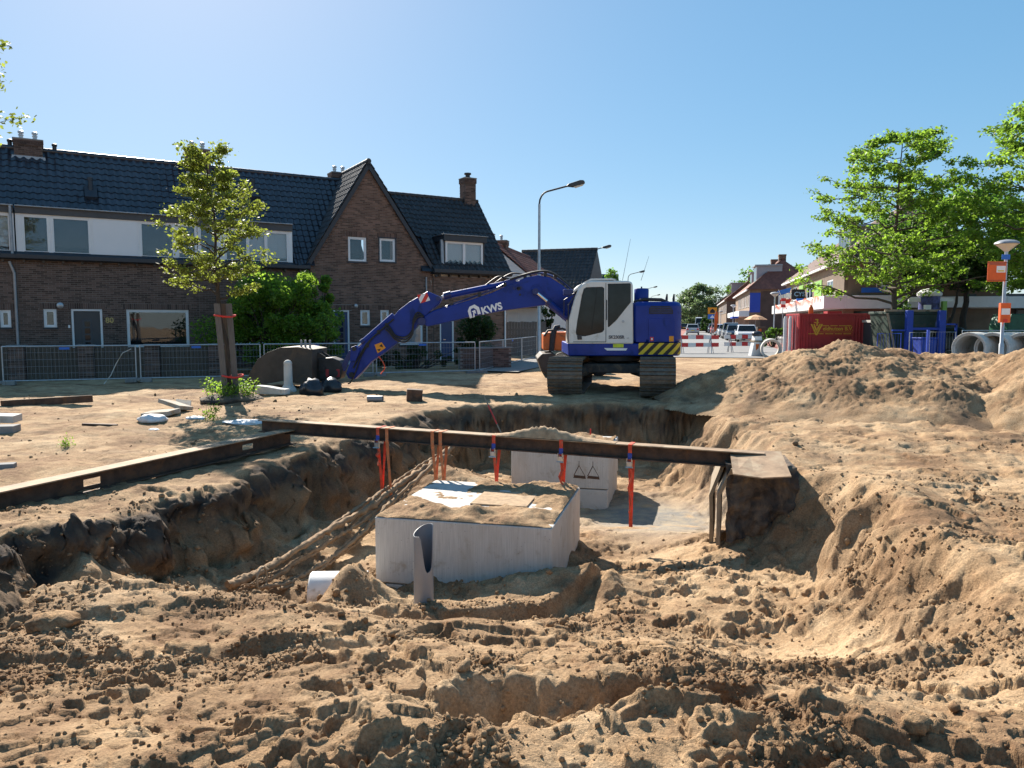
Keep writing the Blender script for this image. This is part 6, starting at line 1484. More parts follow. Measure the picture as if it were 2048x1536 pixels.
# ------------------------------------------------------------------ terrace on the right of the street
RB0 = Vector((21.4, 50.0, 0))
def RP(u, v=0): return RB0 + U2 * u + V2 * v
RA = UA + math.pi / 2                                      # local x runs away from the camera, local y to the left... front faces the street
def right_house(label, u0, W, D, eave, ridge, wallm, roofm, wins, v=0.0, hip=False, trim='white_paint'):
    # build with local x = -U2 (towards camera) so that the front (-y) faces the street
    o = RP(u0 + W, v); return simple_house('brick_house', label, (o.x, o.y, 0), UA - math.pi / 2, W, D, eave, ridge, wallm, roofm, wins, 'terrace on the right of the street', .35, True, hip, trim)
def ux(px, v=0.0, u0=0.0, W=0.0):
    """local x on the facade of a right-hand house for an image column"""
    k = (px - 1024) / FPX; o = RP(0, v); u = (k * o.y - o.x) / (U2.x - k * U2.y); return W - (u - u0)
def uz(px, py, v=0.0):
    k = (px - 1024) / FPX; o = RP(0, v); u = (k * o.y - o.x) / (U2.x - k * U2.y); return P(px, py, o.y + U2.y * u).z
# shop building with hipped roof
U0, W0 = -3.0, 30.0
def fw_(pa, pb, pt, pbm, back='interior'): a, b = sorted((ux(pa, 0, U0, W0), ux(pb, 0, U0, W0))); return (a, b, uz((pa + pb) / 2, pbm), uz((pa + pb) / 2, pt), back)
wn_ = [fw_(1582, 1590, 574, 602), fw_(1609, 1621, 566, 598, 'curtain'), fw_(1649, 1661, 560, 594, 'curtain'), (1.6, 2.9, 3.6, 5.0)]
SH = right_house('brown brick corner building with white shop fascia and hipped roof', U0, W0, 9.0, 5.55, 9.4, 'brick_brown', 'tile_brown', wn_, 0, True)
for pa, pb, pt, pbm in ((1595, 1604, 571, 595), (1626, 1640, 562, 595)):
    q = fw_(pa, pb, pt, pbm); MB().bb(q[0], q[1], -.06, -.004, q[2], q[3]).build('shutter', 'green_panel', SH, None, .01)
# hip is at local x = 0 end (far); the near end wall faces the camera at x = W0
MB().bb(-.3, W0 + .9, -1.3, -.02, 2.55, 3.35).build('shop_fascia', 'white_paint', SH, None, .02)
MB().bb(W0 + .001, W0 + .9, -.02, 3.4, 2.55, 3.35).build('shop_fascia', 'white_paint', SH, None, .02); MB().bb(W0 + .001, W0 + .7, 3.45, 8.9, 2.6, 3.25).build('shop_fascia', 'white_paint', SH, None, .02)
for i in range(9): MB().bb(1.0 + i * 3.2, 3.6 + i * 3.2, -.05, -.004, .4, 2.4).build('shop_window', 'car_glass', SH)
MB().bb(W0 + .004, W0 + .05, .6, 3.0, .4, 2.4).build('shop_window', 'car_glass', SH)
wv = MB(); wv.bb(W0 + .004, W0 + .06, 2.1, 4.4, 3.9, 5.2); wb_ = wv.build('end_window', 'frame_white', SH); MB().bb(W0 + .062, W0 + .07, 2.2, 4.3, 4.0, 5.1).build('pane', 'car_glass', wb_)
MB().bb(W0 + .004, W0 + .03, 1.0, 2.6, 3.55, 3.85).build('street_sign', 'sign_blue', SH)
# near-end hip tiles (towards the camera)
hsl = math.hypot(4.5 + .35, 9.4 - 5.55); hv = Vector((-(4.85) / hsl, 0, (9.4 - 5.55) / hsl))
tiles(SH, (W0 + .35, -.35, 5.56), (0, 1, 0), hv, 9.7, hsl - .05, 'tile_brown', lambda x, y: x < y * 4.85 / hsl or x > 9.7 - y * 4.85 / hsl, True, .28, .34)
MB().bb(W0 + .31, W0 + .45, -.4, 9.4, 5.41, 5.57).build('gutter', 'white_paint', SH, None, .01)
# dormers and chimneys
def box_dormer(h, xa, xb, z0, z1, y0, y1, front='frame_white', side='green_panel', roofm='zinc'):
    d = MB().bb(xa, xb, y0, y1, z0, z1).build('dormer', side, h, None, .01); MB().bb(xa - .2, xb + .2, y0 - .25, y1, z1 + .002, z1 + .16).build('dormer_roof', roofm, d)
    MB().bb(xa + .08, xb - .08, y0 - .05, y0 - .004, z0 + .15, z1 - .06).build('dormer_window', front, d); n = max(2, int((xb - xa) / 1.0)); w = (xb - xa - .2) / n
    for i in range(n): MB().bb(xa + .1 + i * w + .06, xa + .1 + (i + 1) * w - .06, y0 - .062, y0 - .052, z0 + .25, z1 - .14).build('pane', 'car_glass', d)
box_dormer(SH, 21.5, 25.6, 6.3, 8.1, 1.1, 4.4, side='dormer_side') if mat('dormer_side', (.36, .38, .22), .6, var=.08) else None
chimney(SH, 18.0, 2.6, 6.9, 9.7, .8, .7, 0, 'brick_red'); chimney(SH, W0 - 5.6, 4.6, 8.8, 10.6, .9, .7, 0, 'brick_dark')
# projecting shop sign
sg = thing('shop_sign', 'black projecting sign with pale lettering on the corner building', 'sign', tuple(RP(14.0, -.4)[:2]) + (3.6,), UA)
sp_ = P(1608.5, 588.5, RP(14.0).y); wS = .95
MB().bb(-wS, wS, -.05, .05, sp_.z - 3.6 - .42, sp_.z - 3.6 + .42).build('board', 'decal_black', sg); sg.location.x = sp_.x - .1; sg.rotation_euler.z = 0
text('CYSO!', .52, 'sign_pale', sg, facing(0, -.06, sp_.z - 3.6), 'lettering', .006, 1.0, .008) if mat('sign_pale', (.25, .42, .55), .5) else None
MB().bb(wS, wS + .5, -.02, .02, sp_.z - 3.6 - .02, sp_.z - 3.6 + .02).build('bracket', 'dark_metal', sg)
sb2 = thing('shop_sign', 'small blue square sign below the black projecting sign', 'sign', tuple(P(1600, 603, 62)), 0); MB().bb(-.3, .3, -.03, .03, -.25, .25).build('board', 'sign_blue', sb2)
# house with the blue panel
U1, W1_ = 40.0, 30.0
BH = right_house('brick house with blue gable panel beyond the shop', U1, W1_, 8.0, 5.6, 9.4, 'brick_brown', 'tile_red', [(W1_ - 2.5 - i * 3.0, W1_ - 1.0 - i * 3.0, 3.6, 5.0, 'curtain') for i in range(8)], -2.6, True)
MB().bb(W1_ + .004, W1_ + .05, .0, 1.2, 2.9, 5.2).build('blue_board', 'blue_panel', BH); MB().bb(W1_ + .002, W1_ + .02, 1.25, 7.9, 0, 5.4).build('dark_cladding', 'brick_dark', BH); q = MB().bb(W1_ + .022, W1_ + .07, 3.2, 5.4, 3.7, 5.2).build('end_window', 'frame_white', BH); MB().bb(W1_ + .072, W1_ + .08, 3.4, 5.2, 3.85, 5.05).build('pane', 'car_glass', q)
MB().bb(0, W1_, -1.2, -.02, 2.4, 3.1).build('shop_fascia', 'white_paint', BH, None, .02); MB().bb(W1_ - 6, W1_ - .5, -1.9, -1.2, 2.2, 2.42).build('awning', 'blue_panel', BH)
box_dormer(BH, W1_ - 6.0, W1_ - 2.2, 6.4, 8.5, .9, 3.8, side='dormer_grey') if mat('dormer_grey', (.32, .31, .33), .7, var=.08) else None
box_dormer(BH, W1_ - 14.0, W1_ - 11.0, 6.3, 8.2, 1.0, 3.8, side='dormer_grey'); chimney(BH, W1_ - 4.6, 4.0, 8.6, 10.0, .9, .8, 0, 'brick_red'); chimney(BH, W1_ - 12.0, 3.8, 8.6, 10.0, .9, .8, 0, 'brick_red')
# third and fourth blocks
U3 = 84.0; CH_ = right_house('pale brick house with orange roof and grey dormers', U3, 40.0, 8.0, 5.6, 9.2, 'brick_brown', 'tile_red', [(40.0 - 3 - i * 3.2, 40.0 - 1.2 - i * 3.2, 3.4, 5.0, 'curtain') for i in range(10)], -3.4)
MB().bb(40.002, 40.03, .0, 8.0, 0, 5.5).build('dark_cladding', 'brick_dark', CH_); q = MB().bb(40.035, 40.08, 1.8, 4.4, 3.4, 5.2).build('end_window', 'frame_white', CH_); MB().bb(40.082, 40.09, 2.0, 4.2, 3.6, 5.0).build('pane', 'car_glass', q)
for k in range(4): box_dormer(CH_, 40 - 5.0 - k * 5.5, 40 - 2.0 - k * 5.5, 6.4, 8.6, .9, 3.8, side='dormer_grey')
chimney(CH_, 38.5, 4.0, 8.5, 10.6, .9, .8, 0, 'brick_dark')
right_house('farthest brick houses of the terrace, small beyond the parked cars', 140.0, 60.0, 8.0, 5.6, 9.2, 'brick_brown', 'tile_brown', [(60.0 - 4 - i * 5, 60.0 - 1.5 - i * 5, 3.3, 5.0, 'curtain') for i in range(8)], -4.0)
# low wing of shops at the right behind the trees
LW = thing('shop_wing', 'low dark building with long white fascia behind the right-hand trees', 'building', (27.5, 46.0, 0), R(-6))
MB().bb(0, 26, 0, 8, 0, 3.0).build('wall', 'brick_dark', LW)
for i in range(3): MB().bb(i * 8.7 + .02, (i + 1) * 8.7 - .02, -.9, -.01, 2.55, 3.25).build('fascia', 'white_paint', LW, None, .02)
for i in range(10): w_ = MB().bb(.6 + i * 2.55, 2.7 + i * 2.55, -.05, -.004, .3, 2.45).build('shop_window', 'car_glass', LW); MB().bb(.5 + i * 2.55, .58 + i * 2.55, -.08, -.004, .3, 2.5).build('mullion', 'fascia_grey', w_)
MB().bb(-.2, 26.2, -.6, 8.2, 3.26, 3.42).build('flat_roof', 'fascia_grey', LW)

# ------------------------------------------------------------------ red container with lettering
CD_ = 42.0; a = P(1597, 690, CD_); b = P(1738, 690, CD_); cz = P(1660, 627, CD_).z; WC = b.x - a.x
CT = thing('storage_container', 'red storage container with yellow company lettering', 'container', (a.x, CD_, 0), R(-2))
DC = 2.3
MB().bb(.04, WC - .04, .045, DC - .04, .12, cz - .05).build('body', 'red_paint', CT)
rib = MB(); n = 22
for i in range(n):
    x = .12 + (WC - .24) * i / n; w = (WC - .24) / n
    if 3 < i < 17: continue
    rib.prism([(x, .045), (x + w * .2, .012), (x + w * .5, .012), (x + w * .7, .045)], .16, cz - .14, 'xy')
rib.build('corrugation', 'red_paint', CT)
MB().bb(.80, 3.05, .016, .044, cz - 1.25, cz - .33).build('name_board', 'red_paint2', CT) if mat('red_paint2', (.36, .025, .02), .45, var=.05) else None
fr2 = MB()
for x in (0, WC - .1):
    for y in (0, DC - .1): fr2.bb(x, x + .1, y, y + .1, .0, cz)
for y in (0, DC - .1): fr2.bb(.1, WC - .1, y, y + .1, cz - .12, cz); fr2.bb(.1, WC - .1, y, y + .1, .02, .14)
for x in (0, WC - .1): fr2.bb(x, x + .1, .1, DC - .1, cz - .12, cz); fr2.bb(x, x + .1, .1, DC - .1, .02, .14)
fr2.build('frame', 'red_paint', CT, None, .012)
for q in range(2):
    dd = MB().bb(-.02, .03, .12 + q * 1.05, 1.13 + q * 1.05, .16, cz - .14).build('door', 'red_paint', CT, None, .01)
    for k in (.3, .7): MB().tube([(-.05, .12 + q * 1.05 + k, .1), (-.05, .12 + q * 1.05 + k, cz - .08)], .02, 6).build('lock_rod', 'galv', dd)
tx0 = P(1670, 658, CD_)
text('eldhuizen B.V.', .30, 'sign_gold2', CT, facing(P(1675, 657, CD_).x - a.x, .010, P(1675, 657.5, CD_).z), 'lettering', .004, .98, .005) if mat('sign_gold2', (.62, .36, .03), .5) else None
def vlogo():
    c = P(1633, 656, CD_); x = c.x - a.x; z = c.z
    for poly in ([(-.34, .22), (-.25, .22), (.0, -.30), (.25, .22), (.34, .22), (.04, -.40), (-.04, -.40)], [(-.20, .22), (-.12, .22), (.0, -.06), (.14, .22), (.22, .22), (.03, -.20), (-.03, -.20)], [(-.03, .12), (.05, .12), (.08, .50), (-.10, .50), (-.10, .44), (.0, .44)], [(-.16, .32), (.12, .32), (.12, .28), (-.16, .28)]):
        MB().prism([(x + p[0], z + p[1]) for p in poly], .004, .014).build('emblem', 'sign_gold2', CT)
vlogo()
for xa, xb, py_ in ((1643, 1657, 651.5), (1660, 1674, 651.5), (1677, 1701, 651.5), (1617, 1647, 667.5), (1650, 1666, 667.5), (1669, 1683, 667.5), (1686, 1701, 667.5)):   # small print, too fine to read
    MB().bb(P(xa, 657, CD_).x - a.x, P(xb, 657, CD_).x - a.x, .008, .014, P(0, py_, CD_).z - .018, P(0, py_, CD_).z + .018).build('small_print', 'sign_gold2', CT)
MB().bb(.95, 2.95, .008, .014, P(1670, 664, CD_).z - .005, P(1670, 664, CD_).z + .010).build('line', 'sign_gold2', CT)
# orange can standing on it
q = P(1622, 618, CD_ + .6); can = thing('orange_can', 'orange canister standing on the red container', 'canister', (q.x, CD_ + .6, cz)); MB().lathe([(.12, 0), (.13, .03), (.13, .32), (.07, .40), (.05, .48), (.04, .48)], (0, 0, 0), 16).build('body', 'orange_paint', can, 40)
MB().bb(WC * .42, WC * .62, .3, .9, cz, cz + .13).build('lid_frame', 'red_paint', CT)
for px, lab in ((1569, 'white upright pole left of the red container, left one'), (1579, 'white upright pole touching the red container, right one')):
    p0 = P(px, 700, 43.0); MB_ = MB(); MB_.tube([(p0.x, 43.0, 0), (p0.x, 43.0, 1.9), (p0.x + .02, 43.0, 2.05)], [.10, .10, .07], 10); tag(MB_.build('white_pole', 'white_paint', None, 50), lab, 'pole', 'white poles')

# ------------------------------------------------------------------ barriers on the road
def barrier(px, d, label, W=2.6):
    p = P(px, 700, d); o = thing('road_barrier', label, 'barrier', (p.x, d, .0), R(4), 'red and white road barriers')
    for z in (.78, .36):
        for i in range(6): MB().bb(-W / 2 + i * W / 6 + .001, -W / 2 + (i + 1) * W / 6 - .001, -.03, .0, z, z + .22).build('board_section', 'red_board' if i % 2 else 'white_paint', o)
    for x in (-W * .32, W * .32):
        t_ = MB(); t_.tube([(x - .02, -.30, 0), (x, .01, 1.0)], .022, 6); t_.tube([(x + .02, .32, 0), (x, .01, 1.0)], .022, 6); t_.tube([(x - .26, -.3, 0.02), (x + .26, -.3, .02)], .02, 6) if False else None; t_.tube([(x - .18, -.02, 0), (x - .02, .02, .9)], .02, 6); t_.tube([(x + .18, -.02, 0), (x + .02, .02, .9)], .02, 6); t_.build('stand', 'galv', o, 60)
barrier(1391, 41.5, 'red and white barrier partly hidden by the excavator'); barrier(1483, 43.0, 'red and white barrier in front of the white parked car', 2.1)
q = P(1512, 700, 38.0); o = thing('traffic_beacon', 'white and orange beacon block left of the sand heap', 'beacon', (q.x, 38.0, 0), R(8))
MB().prism([(-.34, 0), (.30, 0), (.24, .78), (.20, 1.02), (-.14, 1.02), (-.18, .78)], -.2, .2).build('body', 'white_paint', o, None, .03); MB().prism([(-.12, .62), (.08, .62), (.02, .40), (-.1, .3)], -.206, -.2).build('mark', 'orange_paint', o); MB().bb(-.22, .26, -.24, .24, .72, .80).build('band', 'timber_wet', o)
lump('sand_bag', 'dark bag lying on top of the white beacon block', 'bag', (q.x + .05, 38.0, 1.03), (.5, .4, .25), 'bag_black', 31, None, .4)
# concrete pipe rings
def bigpipe(label, c, ax_, r, L_, th=.12, group='big concrete pipes'):
    o = thing('concrete_pipe', label, 'concrete pipe', (c[0], c[1], 0), 0, group); q = Vector(ax_).normalized().to_track_quat('Z', 'Y').to_matrix()
    MB().lathe([(r - th, 0), (r - th * .45, .0), (r - th * .45, -.05), (r - .01, -.05), (r, -.03), (r, L_), (r - th, L_), (r - th, 0)], (c[0], c[1], c[2]), 44, q, False).build('shell', 'concrete_pale', o, 40, world=True)
q = P(1543, 690, 36.5); bigpipe('single concrete pipe left of the red container', (q.x, 36.5, .40), (.3, 1, 0), .50, 1.6)
for k, (px, d) in enumerate(((1938, 29.5), (1984, 29.2), (2044, 28.9))):
    q = P(px, 700, d); bigpipe(['leftmost of the three concrete pipes at the right edge', 'middle of the three concrete pipes at the right edge', 'rightmost concrete pipe, half behind the sand heap'][k], (q.x, d, .68), (.80, .60, 0), .64, 2.4)

# ------------------------------------------------------------------ parked and driving cars
def make_car(name, label, loc, rz, m, L_=4.2, W_=1.75, H_=1.48, group='cars in the street', cat='car', van=False):
    o = thing(name, label, cat, loc, rz, group); hl = L_ / 2
    prof = [(-hl, .35), (-hl + .02, .62), (-hl + .12, .78), (-hl + 1.05, .92), (hl - .75, .95), (hl - .08, .90), (hl, .62), (hl - .02, .32), (hl - .3, .22), (-hl + .3, .22)]
    if van: prof = [(-hl, .35), (-hl, .8), (-hl + .2, 1.0), (hl - .02, 1.0), (hl, .3), (hl - .3, .22), (-hl + .3, .22)]
    MB().prism(prof, -W_ / 2, W_ / 2, 'yz').build('body', m, o, None, .09, seg=3)
    gh = [(-hl + .95, .90), (-hl + 1.6, H_ - .05), (-hl + 1.95, H_), (hl - .95, H_ - .03), (hl - .35, .93)] if not van else [(-hl + .15, .95), (-hl + .75, H_ - .1), (-hl + 1.1, H_), (hl - .1, H_), (hl - .02, .95)]
    t_ = MB(); n_ = len(gh); k = .16
    for s_ in (-1, 1):
        for (y, z) in gh: ww = W_ / 2 - .03 - k * (z - .9) / (H_ - .9); t_.v.append((s_ * ww, y, z))
    t_.f = [tuple(range(n_)), tuple(range(2 * n_ - 1, n_ - 1, -1))] + [(i, n_ + i, n_ + (i + 1) % n_, (i + 1) % n_) for i in range(n_)]
    t_.build('roof', m, o, None, .05)
    def gq(pts, nm): g = MB(); g.quad(*pts); q_ = g.build(nm, 'car_glass', o); sm_ = q_.modifiers.new('s', 'SOLIDIFY'); sm_.thickness = .012; sm_.offset = 1
    (y0, z0), (y1, z1) = gh[0], gh[1]; e = .01
    def wz_(z): return W_ / 2 - .03 - k * (z - .9) / (H_ - .9)
    d0 = Vector((0, -(z1 - z0), (y1 - y0))).normalized() * .012
    ya, za = y0 + (y1 - y0) * .08, z0 + (z1 - z0) * .08; yb, zb = y0 + (y1 - y0) * .95, z0 + (z1 - z0) * .95
    gq([Vector((-wz_(za) + .08, ya, za)) + d0, Vector((wz_(za) - .08, ya, za)) + d0, Vector((wz_(zb) - .08, yb, zb)) + d0, Vector((-wz_(zb) + .08, yb, zb)) + d0], 'windscreen')
    (y0, z0), (y1, z1) = gh[-1], gh[-2]; ya, za = y0 + (y1 - y0) * .12, z0 + (z1 - z0) * .12; yb, zb = y0 + (y1 - y0) * .9, z0 + (z1 - z0) * .9; d0 = Vector((0, .012, .006))
    gq([Vector((wz_(za) - .1, ya, za)) + d0, Vector((-wz_(za) + .1, ya, za)) + d0, Vector((-wz_(zb) + .1, yb, zb)) + d0, Vector((wz_(zb) - .1, yb, zb)) + d0], 'rear_window')
    for s_ in (-1, 1):
        za, zb = .95, H_ - .09; ysa, yea = gh[0][0] + .22, gh[-1][0] - .18; ysb, yeb = gh[1][0] + .12, gh[-2][0] - .06
        gq([(s_ * (wz_(za) + .008), ysa, za), (s_ * (wz_(za) + .008), yea, za), (s_ * (wz_(zb) + .008), yeb, zb), (s_ * (wz_(zb) + .008), ysb, zb)], 'side_window')
        MB().box((s_ * (W_ / 2 + .08), -hl + 1.35, 1.0), (.18, .1, .12)).build('mirror', m, o, None, .03)
        MB().box((s_ * (W_ / 2 - .28), -hl + .07, .66), (.38, .14, .14)).build('headlight', 'diffuser', o, None, .04); MB().box((s_ * (W_ / 2 - .2), hl - .03, .78), (.24, .1, .22)).build('tail_light', 'decal_red', o, None, .03)
        for y in (-hl + .78, hl - .78):
            w_ = MB().lathe([(.16, -.1), (.28, -.1), (.31, -.06), (.31, .06), (.28, .1), (.16, .1)], (s_ * (W_ / 2 - .11), y, .31), 18, Matrix.Rotation(R(90), 3, 'Y')).build('wheel', 'tyre', o, 40); MB().lathe([(.02, -.09), (.19, -.09), (.19, .09), (.02, .09)], (s_ * (W_ / 2 - .105), y, .31), 14, Matrix.Rotation(R(90), 3, 'Y')).build('rim', 'galv', w_, 40)
    MB().bb(-.26, .26, -hl - .012, -hl + .03, .40, .51).build('number_plate', 'decal_yellow', o); MB().bb(-.26, .26, hl - .03, hl + .012, .55, .66).build('number_plate', 'decal_yellow', o); MB().bb(-.5, .5, -hl - .008, -hl + .03, .55, .66).build('grille', 'black_plastic', o)
    return o
def car_at(px, d, *a, **k):
    p = P(px, 680, d); return make_car('parked_car', a[0], (p.x, d, .02), UA + a[2] * math.pi, a[1], *a[3:], **k)
car_at(1492, 66, 'white parked car nearest the road barrier, facing the camera', 'car_white', 0); car_at(1470, 72, 'dark blue parked car behind the white one', 'car_blue', 0); car_at(1461, 79, 'dark grey parked car, third from the barrier', 'car_grey', 0, 4.4, 1.8, 1.65)
car_at(1451, 87, 'light silver parked car, fourth from the barrier', 'car_silver', 0); car_at(1442, 96, 'white parked car, fifth in the row by the bike lane', 'car_white', 0); car_at(1433, 107, 'red parked car at the far end of the row', 'car_red', 0)
car_at(1427, 118, 'dark blue parked car beyond the red one', 'car_blue', 0); car_at(1421, 131, 'silver parked car farthest along the row', 'car_silver', 0)
car_at(1385, 104, 'silver car driving away in the middle of the street', 'car_silver', 1); car_at(1403, 128, 'dark car parked left of the row of cars, far off', 'car_dark', 0, 4.3, 1.8, 1.6); car_at(1368, 160, 'small dark car farthest down the street', 'car_dark', 1)
p = P(1400, 660, 150); make_car('delivery_van', 'white van far down the street behind the driving car', (p.x, 150, .02), UA, 'car_white', 6.0, 2.1, 2.7, cat='van', van=True)
p = P(1795, 690, 39.5); make_car('parked_car', 'dark car standing beyond the wire fence at the right', (p.x + 3.2, 40.5, .02), R(70), 'car_dark')

# ------------------------------------------------------------------ street furniture
def mushroom(px, py, d, label, scale=1.0, parts=True, group='mushroom street lamps'):
    p = P(px, py, d); o = thing('mushroom_lamp', label, 'street lamp', (p.x, d, 0), 0, group); h = p.z
    MB().tube([(0, 0, 0), (0, 0, 1.0), (0, 0, 1.03), (0, 0, h - .28)], [.075, .075, .055, .05], 12).build('column', 'galv', o, 50)
    MB().lathe([(.06, h - .34), (.10, h - .30), (.26, h - .16), (.33, h - .10)], (0, 0, 0), 24).build('diffuser', 'diffuser', o, 40)
    MB().lathe([(.335, h - .11), (.36, h - .09), (.34, h - .04), (.22, h + .02), (.05, h + .05)], (0, 0, 0), 24).build('hood', 'galv_dull', o, 40); return o, h
ml, mh = mushroom(2014, 482, 24.5, 'near mushroom lamp with orange signs at the right edge')
mushroom(1550, 585, 58, 'mushroom lamp left of the shop building'); mushroom(1467, 610, 92, 'mushroom lamp above the parked cars'); mushroom(1442, 622, 120, 'farthest mushroom lamp by the orange roofed house')
def flat_sign(name, label, pxs, d, m, thick=.03, cat='sign', loc=None):
    a = P(pxs[0], pxs[1], d); b = P(pxs[2], pxs[3], d); o = thing(name, label, cat, ((a.x + b.x) / 2, d, b.z)); MB().bb(-(b.x - a.x) / 2, (b.x - a.x) / 2, -thick, thick, 0, a.z - b.z).build('board', m, o, None, .008); return o, (b.x - a.x), a.z - b.z
sg1, w_, h_ = flat_sign('fabric_sign', 'orange fabric sign with white note high on the lamp post', (1976, 523, 2011, 563), 24.35, 'orange_fabric', .012)
for z in (.04, h_ - .04): MB().tube([(-w_ / 2, 0, z), (w_ / 2 + .05, 0, z)], .014, 6).build('rod', 'decal_black', sg1)
nt_ = MB().bb(-.02, w_ / 2 - .03, -.02, -.014, h_ * .45, h_ * .78).build('note', 'decal_white', sg1); MB().bb(.02, w_ / 2 - .08, -.023, -.021, h_ * .50, h_ * .56).build('stripe', 'decal_yellow', nt_)
for i in range(3): MB().bb(-w_ / 2 + .05, w_ / 2 - .05, -.017, -.013, h_ * (.84 + .045 * i), h_ * (.855 + .045 * i)).build('text_line', 'decal_grey', sg1)
sg2, w_, h_ = flat_sign('traffic_marker', 'orange wrapped sign low on the same lamp post', (2000, 606, 2018, 645), 24.3, 'orange_fabric', .06, 'sign'); MB().bb(-w_ / 2 + .02, w_ / 2 - .03, -.07, -.062, h_ * .4, h_ * .72).build('note', 'decal_white', sg2); MB().bb(-w_ * .2, w_ * .2, -.068, -.062, h_ * .02, h_ * .18).build('lower_mark', 'decal_red', sg2)
sg3, w_, h_ = flat_sign('street_sign', 'small blue street name sign under the mushroom lamp', (2004, 509, 2020, 519), 24.4, 'sign_blue', .012)
# school zone sign far down the street
sc = thing('school_sign', 'tall post with yellow and blue school signs in the street', 'sign', (P(1424, 660, 88).x, 88, 0)); zt = P(1424, 615, 88).z
MB().tube([(0, 0.05, 0), (0, 0.05, zt)], .05, 8).build('post', 'galv', sc); MB().bb(-.26 * 2, .26 * 2, -.03, .0, P(0, 628, 88).z, zt).build('yellow_board', 'sign_yellow', sc); MB().bb(-.5, .5, -.03, .0, P(0, 638, 88).z, P(0, 628.5, 88).z).build('blue_board', 'sign_blue', sc)
MB().prism([(-.28, P(0, 626, 88).z), (.28, P(0, 626, 88).z), (.28, P(0, 621.5, 88).z), (0, P(0, 617, 88).z), (-.28, P(0, 621.5, 88).z)], -.036, -.031).build('symbol', 'decal_black', sc); MB().prism([(-.3, P(0, 636, 88).z), (.3, P(0, 636, 88).z), (0, P(0, 630, 88).z)], -.036, -.031).build('symbol', 'decal_white', sc)
# red and white marker sign by the shops, orange beach flag, parasol, bunting
ms = thing('marker_sign', 'red and white striped marker sign before the shop front', 'sign', (P(1565, 660, 55).x, 55, 0)); MB().tube([(0, .05, 0), (0, .05, P(0, 590, 55).z)], .035, 8).build('post', 'galv', ms)
for i in range(3): MB().bb(-.16, .16, -.02, .02, P(0, 615 - i * 6.2, 55).z + .003, P(0, 608.8 - i * 6.2, 55).z).build('band', ['red_board', 'white_paint', 'red_board'][i], ms)
fl2 = thing('feather_flag', 'small orange feather flag beside the parked cars', 'flag', (P(1428, 660, 80).x, 80, 0)); MB().tube([(0, 0, 0), (.0, 0, 2.4), (.15, 0, 2.9)], .02, 6).build('pole', 'galv', fl2); MB().prism([(.02, .6), (.3, .9), (.42, 2.2), (.32, 2.8), (.15, 2.9), (.02, 2.4)], -.008, .008).build('cloth', 'orange_fabric', fl2)
pr = thing('parasol', 'pale orange parasol above the parked cars', 'parasol', (P(1468, 650, 77).x + 2.2, 77, 0)); MB().lathe([(.03, 2.5), (.7, 2.3), (1.2, 2.0), (1.18, 1.97), (.7, 2.25), (.03, 2.46)], (0, 0, 0), 8, None, False).build('canopy', 'parasol', pr) if mat('parasol', (.62, .36, .2), .8) else None
MB().tube([(0, 0, 0), (0, 0, 2.5)], .03, 8).build('pole', 'galv', pr)
bn = thing('bunting', 'string of orange pennants along the shop fascia', 'bunting', tuple(RP(2, -1.5)[:2]) + (3.2,)); t = MB(); rr = random.Random(2)
for i in range(44):
    u = -2.5 + i * .62; q = RP(u, -1.4); z = 3.30 + .12 * math.sin(i * .8); wd = U2 * .19
    f_ = MB(); f_.add([(q - wd) + Vector((0, 0, z)), (q + wd) + Vector((0, 0, z)), q + Vector((.02, -.05, z - .42)), (q - wd) + Vector((.01, 0, z)), (q + wd) + Vector((.01, 0, z)), q + Vector((.03, -.05, z - .42))], [(0, 1, 2), (5, 4, 3), (0, 3, 4, 1), (1, 4, 5, 2), (2, 5, 3, 0)]); f_.build('pennant', 'orange_fabric', bn, world=True)
fg = thing('flag', 'blue and red flag on the corner of the shop terrace', 'flag', tuple(P(1562, 605, 60))); q = Vector(fg.location)
MB().tube([q + Vector((.6, 0, -.8)), q + Vector((-.3, -.2, 1.0))], .025, 6).build('pole', 'white_paint', fg, world=True)
for i, m_ in enumerate(('sign_blue', 'decal_white', 'decal_red')): MB().prism([(q.x - .35 + .12 * i, q.z + .9 - .35 * i), (q.x + .75 + .02 * i, q.z + 1.2 - .45 * i), (q.x + .65, q.z + .8 - .42 * i), (q.x - .25 + .12 * i, q.z + .55 - .35 * i)], q.y - .12, q.y - .10).build('stripe', m_, fg, world=True)
tt = thing('utility_cabinet', 'brown cabinet with orange poster beside the parked cars', 'cabinet', (P(1522, 665, 60).x, 60, 0)); MB().bb(-.35 * 1, .35, -.2, .2, 0, 1.35).build('box', 'timber_brown', tt, None, .02); MB().bb(-.28, -.05, -.21, -.202, .5, 1.2).build('poster', 'orange_paint', tt)

# ------------------------------------------------------------------ green skip in blue lifting frame, advert column, low blue fence
SD_ = 36.0
def SP(px, py, d=SD_): return P(px, 655, d).x, P(px, py, d).z
x0, z1 = SP(1778, 626); x1, z0 = SP(1880, 695)
sk = thing('waste_skip', 'dark green skip with timber on its rim inside a blue frame', 'skip', (x0, SD_, 0))
MB().prism([(0.0, z1 - .05), (x1 - x0, z1 - .05), (x1 - x0 - .3, .15), (.3, .15)], .25, 2.0).build('hopper', 'skip_green', sk, None, .03, False)
MB().bb(-.05, x1 - x0 + .05, .2, 2.05, z1 - .05, z1 + .08).build('rim', 'skip_green', sk, None, .02)
for i in range(7): MB().box(((i + .5) * (x1 - x0) / 7, .25 + .1 * (i % 3), z1 + .12), (.5, .3, .10), R(10 * (i % 3 - 1))).build('timber', 'timber_wet', sk)
MB().tube([(-.05, .1, z1 + .0), (.35, .05, .4)], .06, 6).build('prop', 'timber_wet', sk)
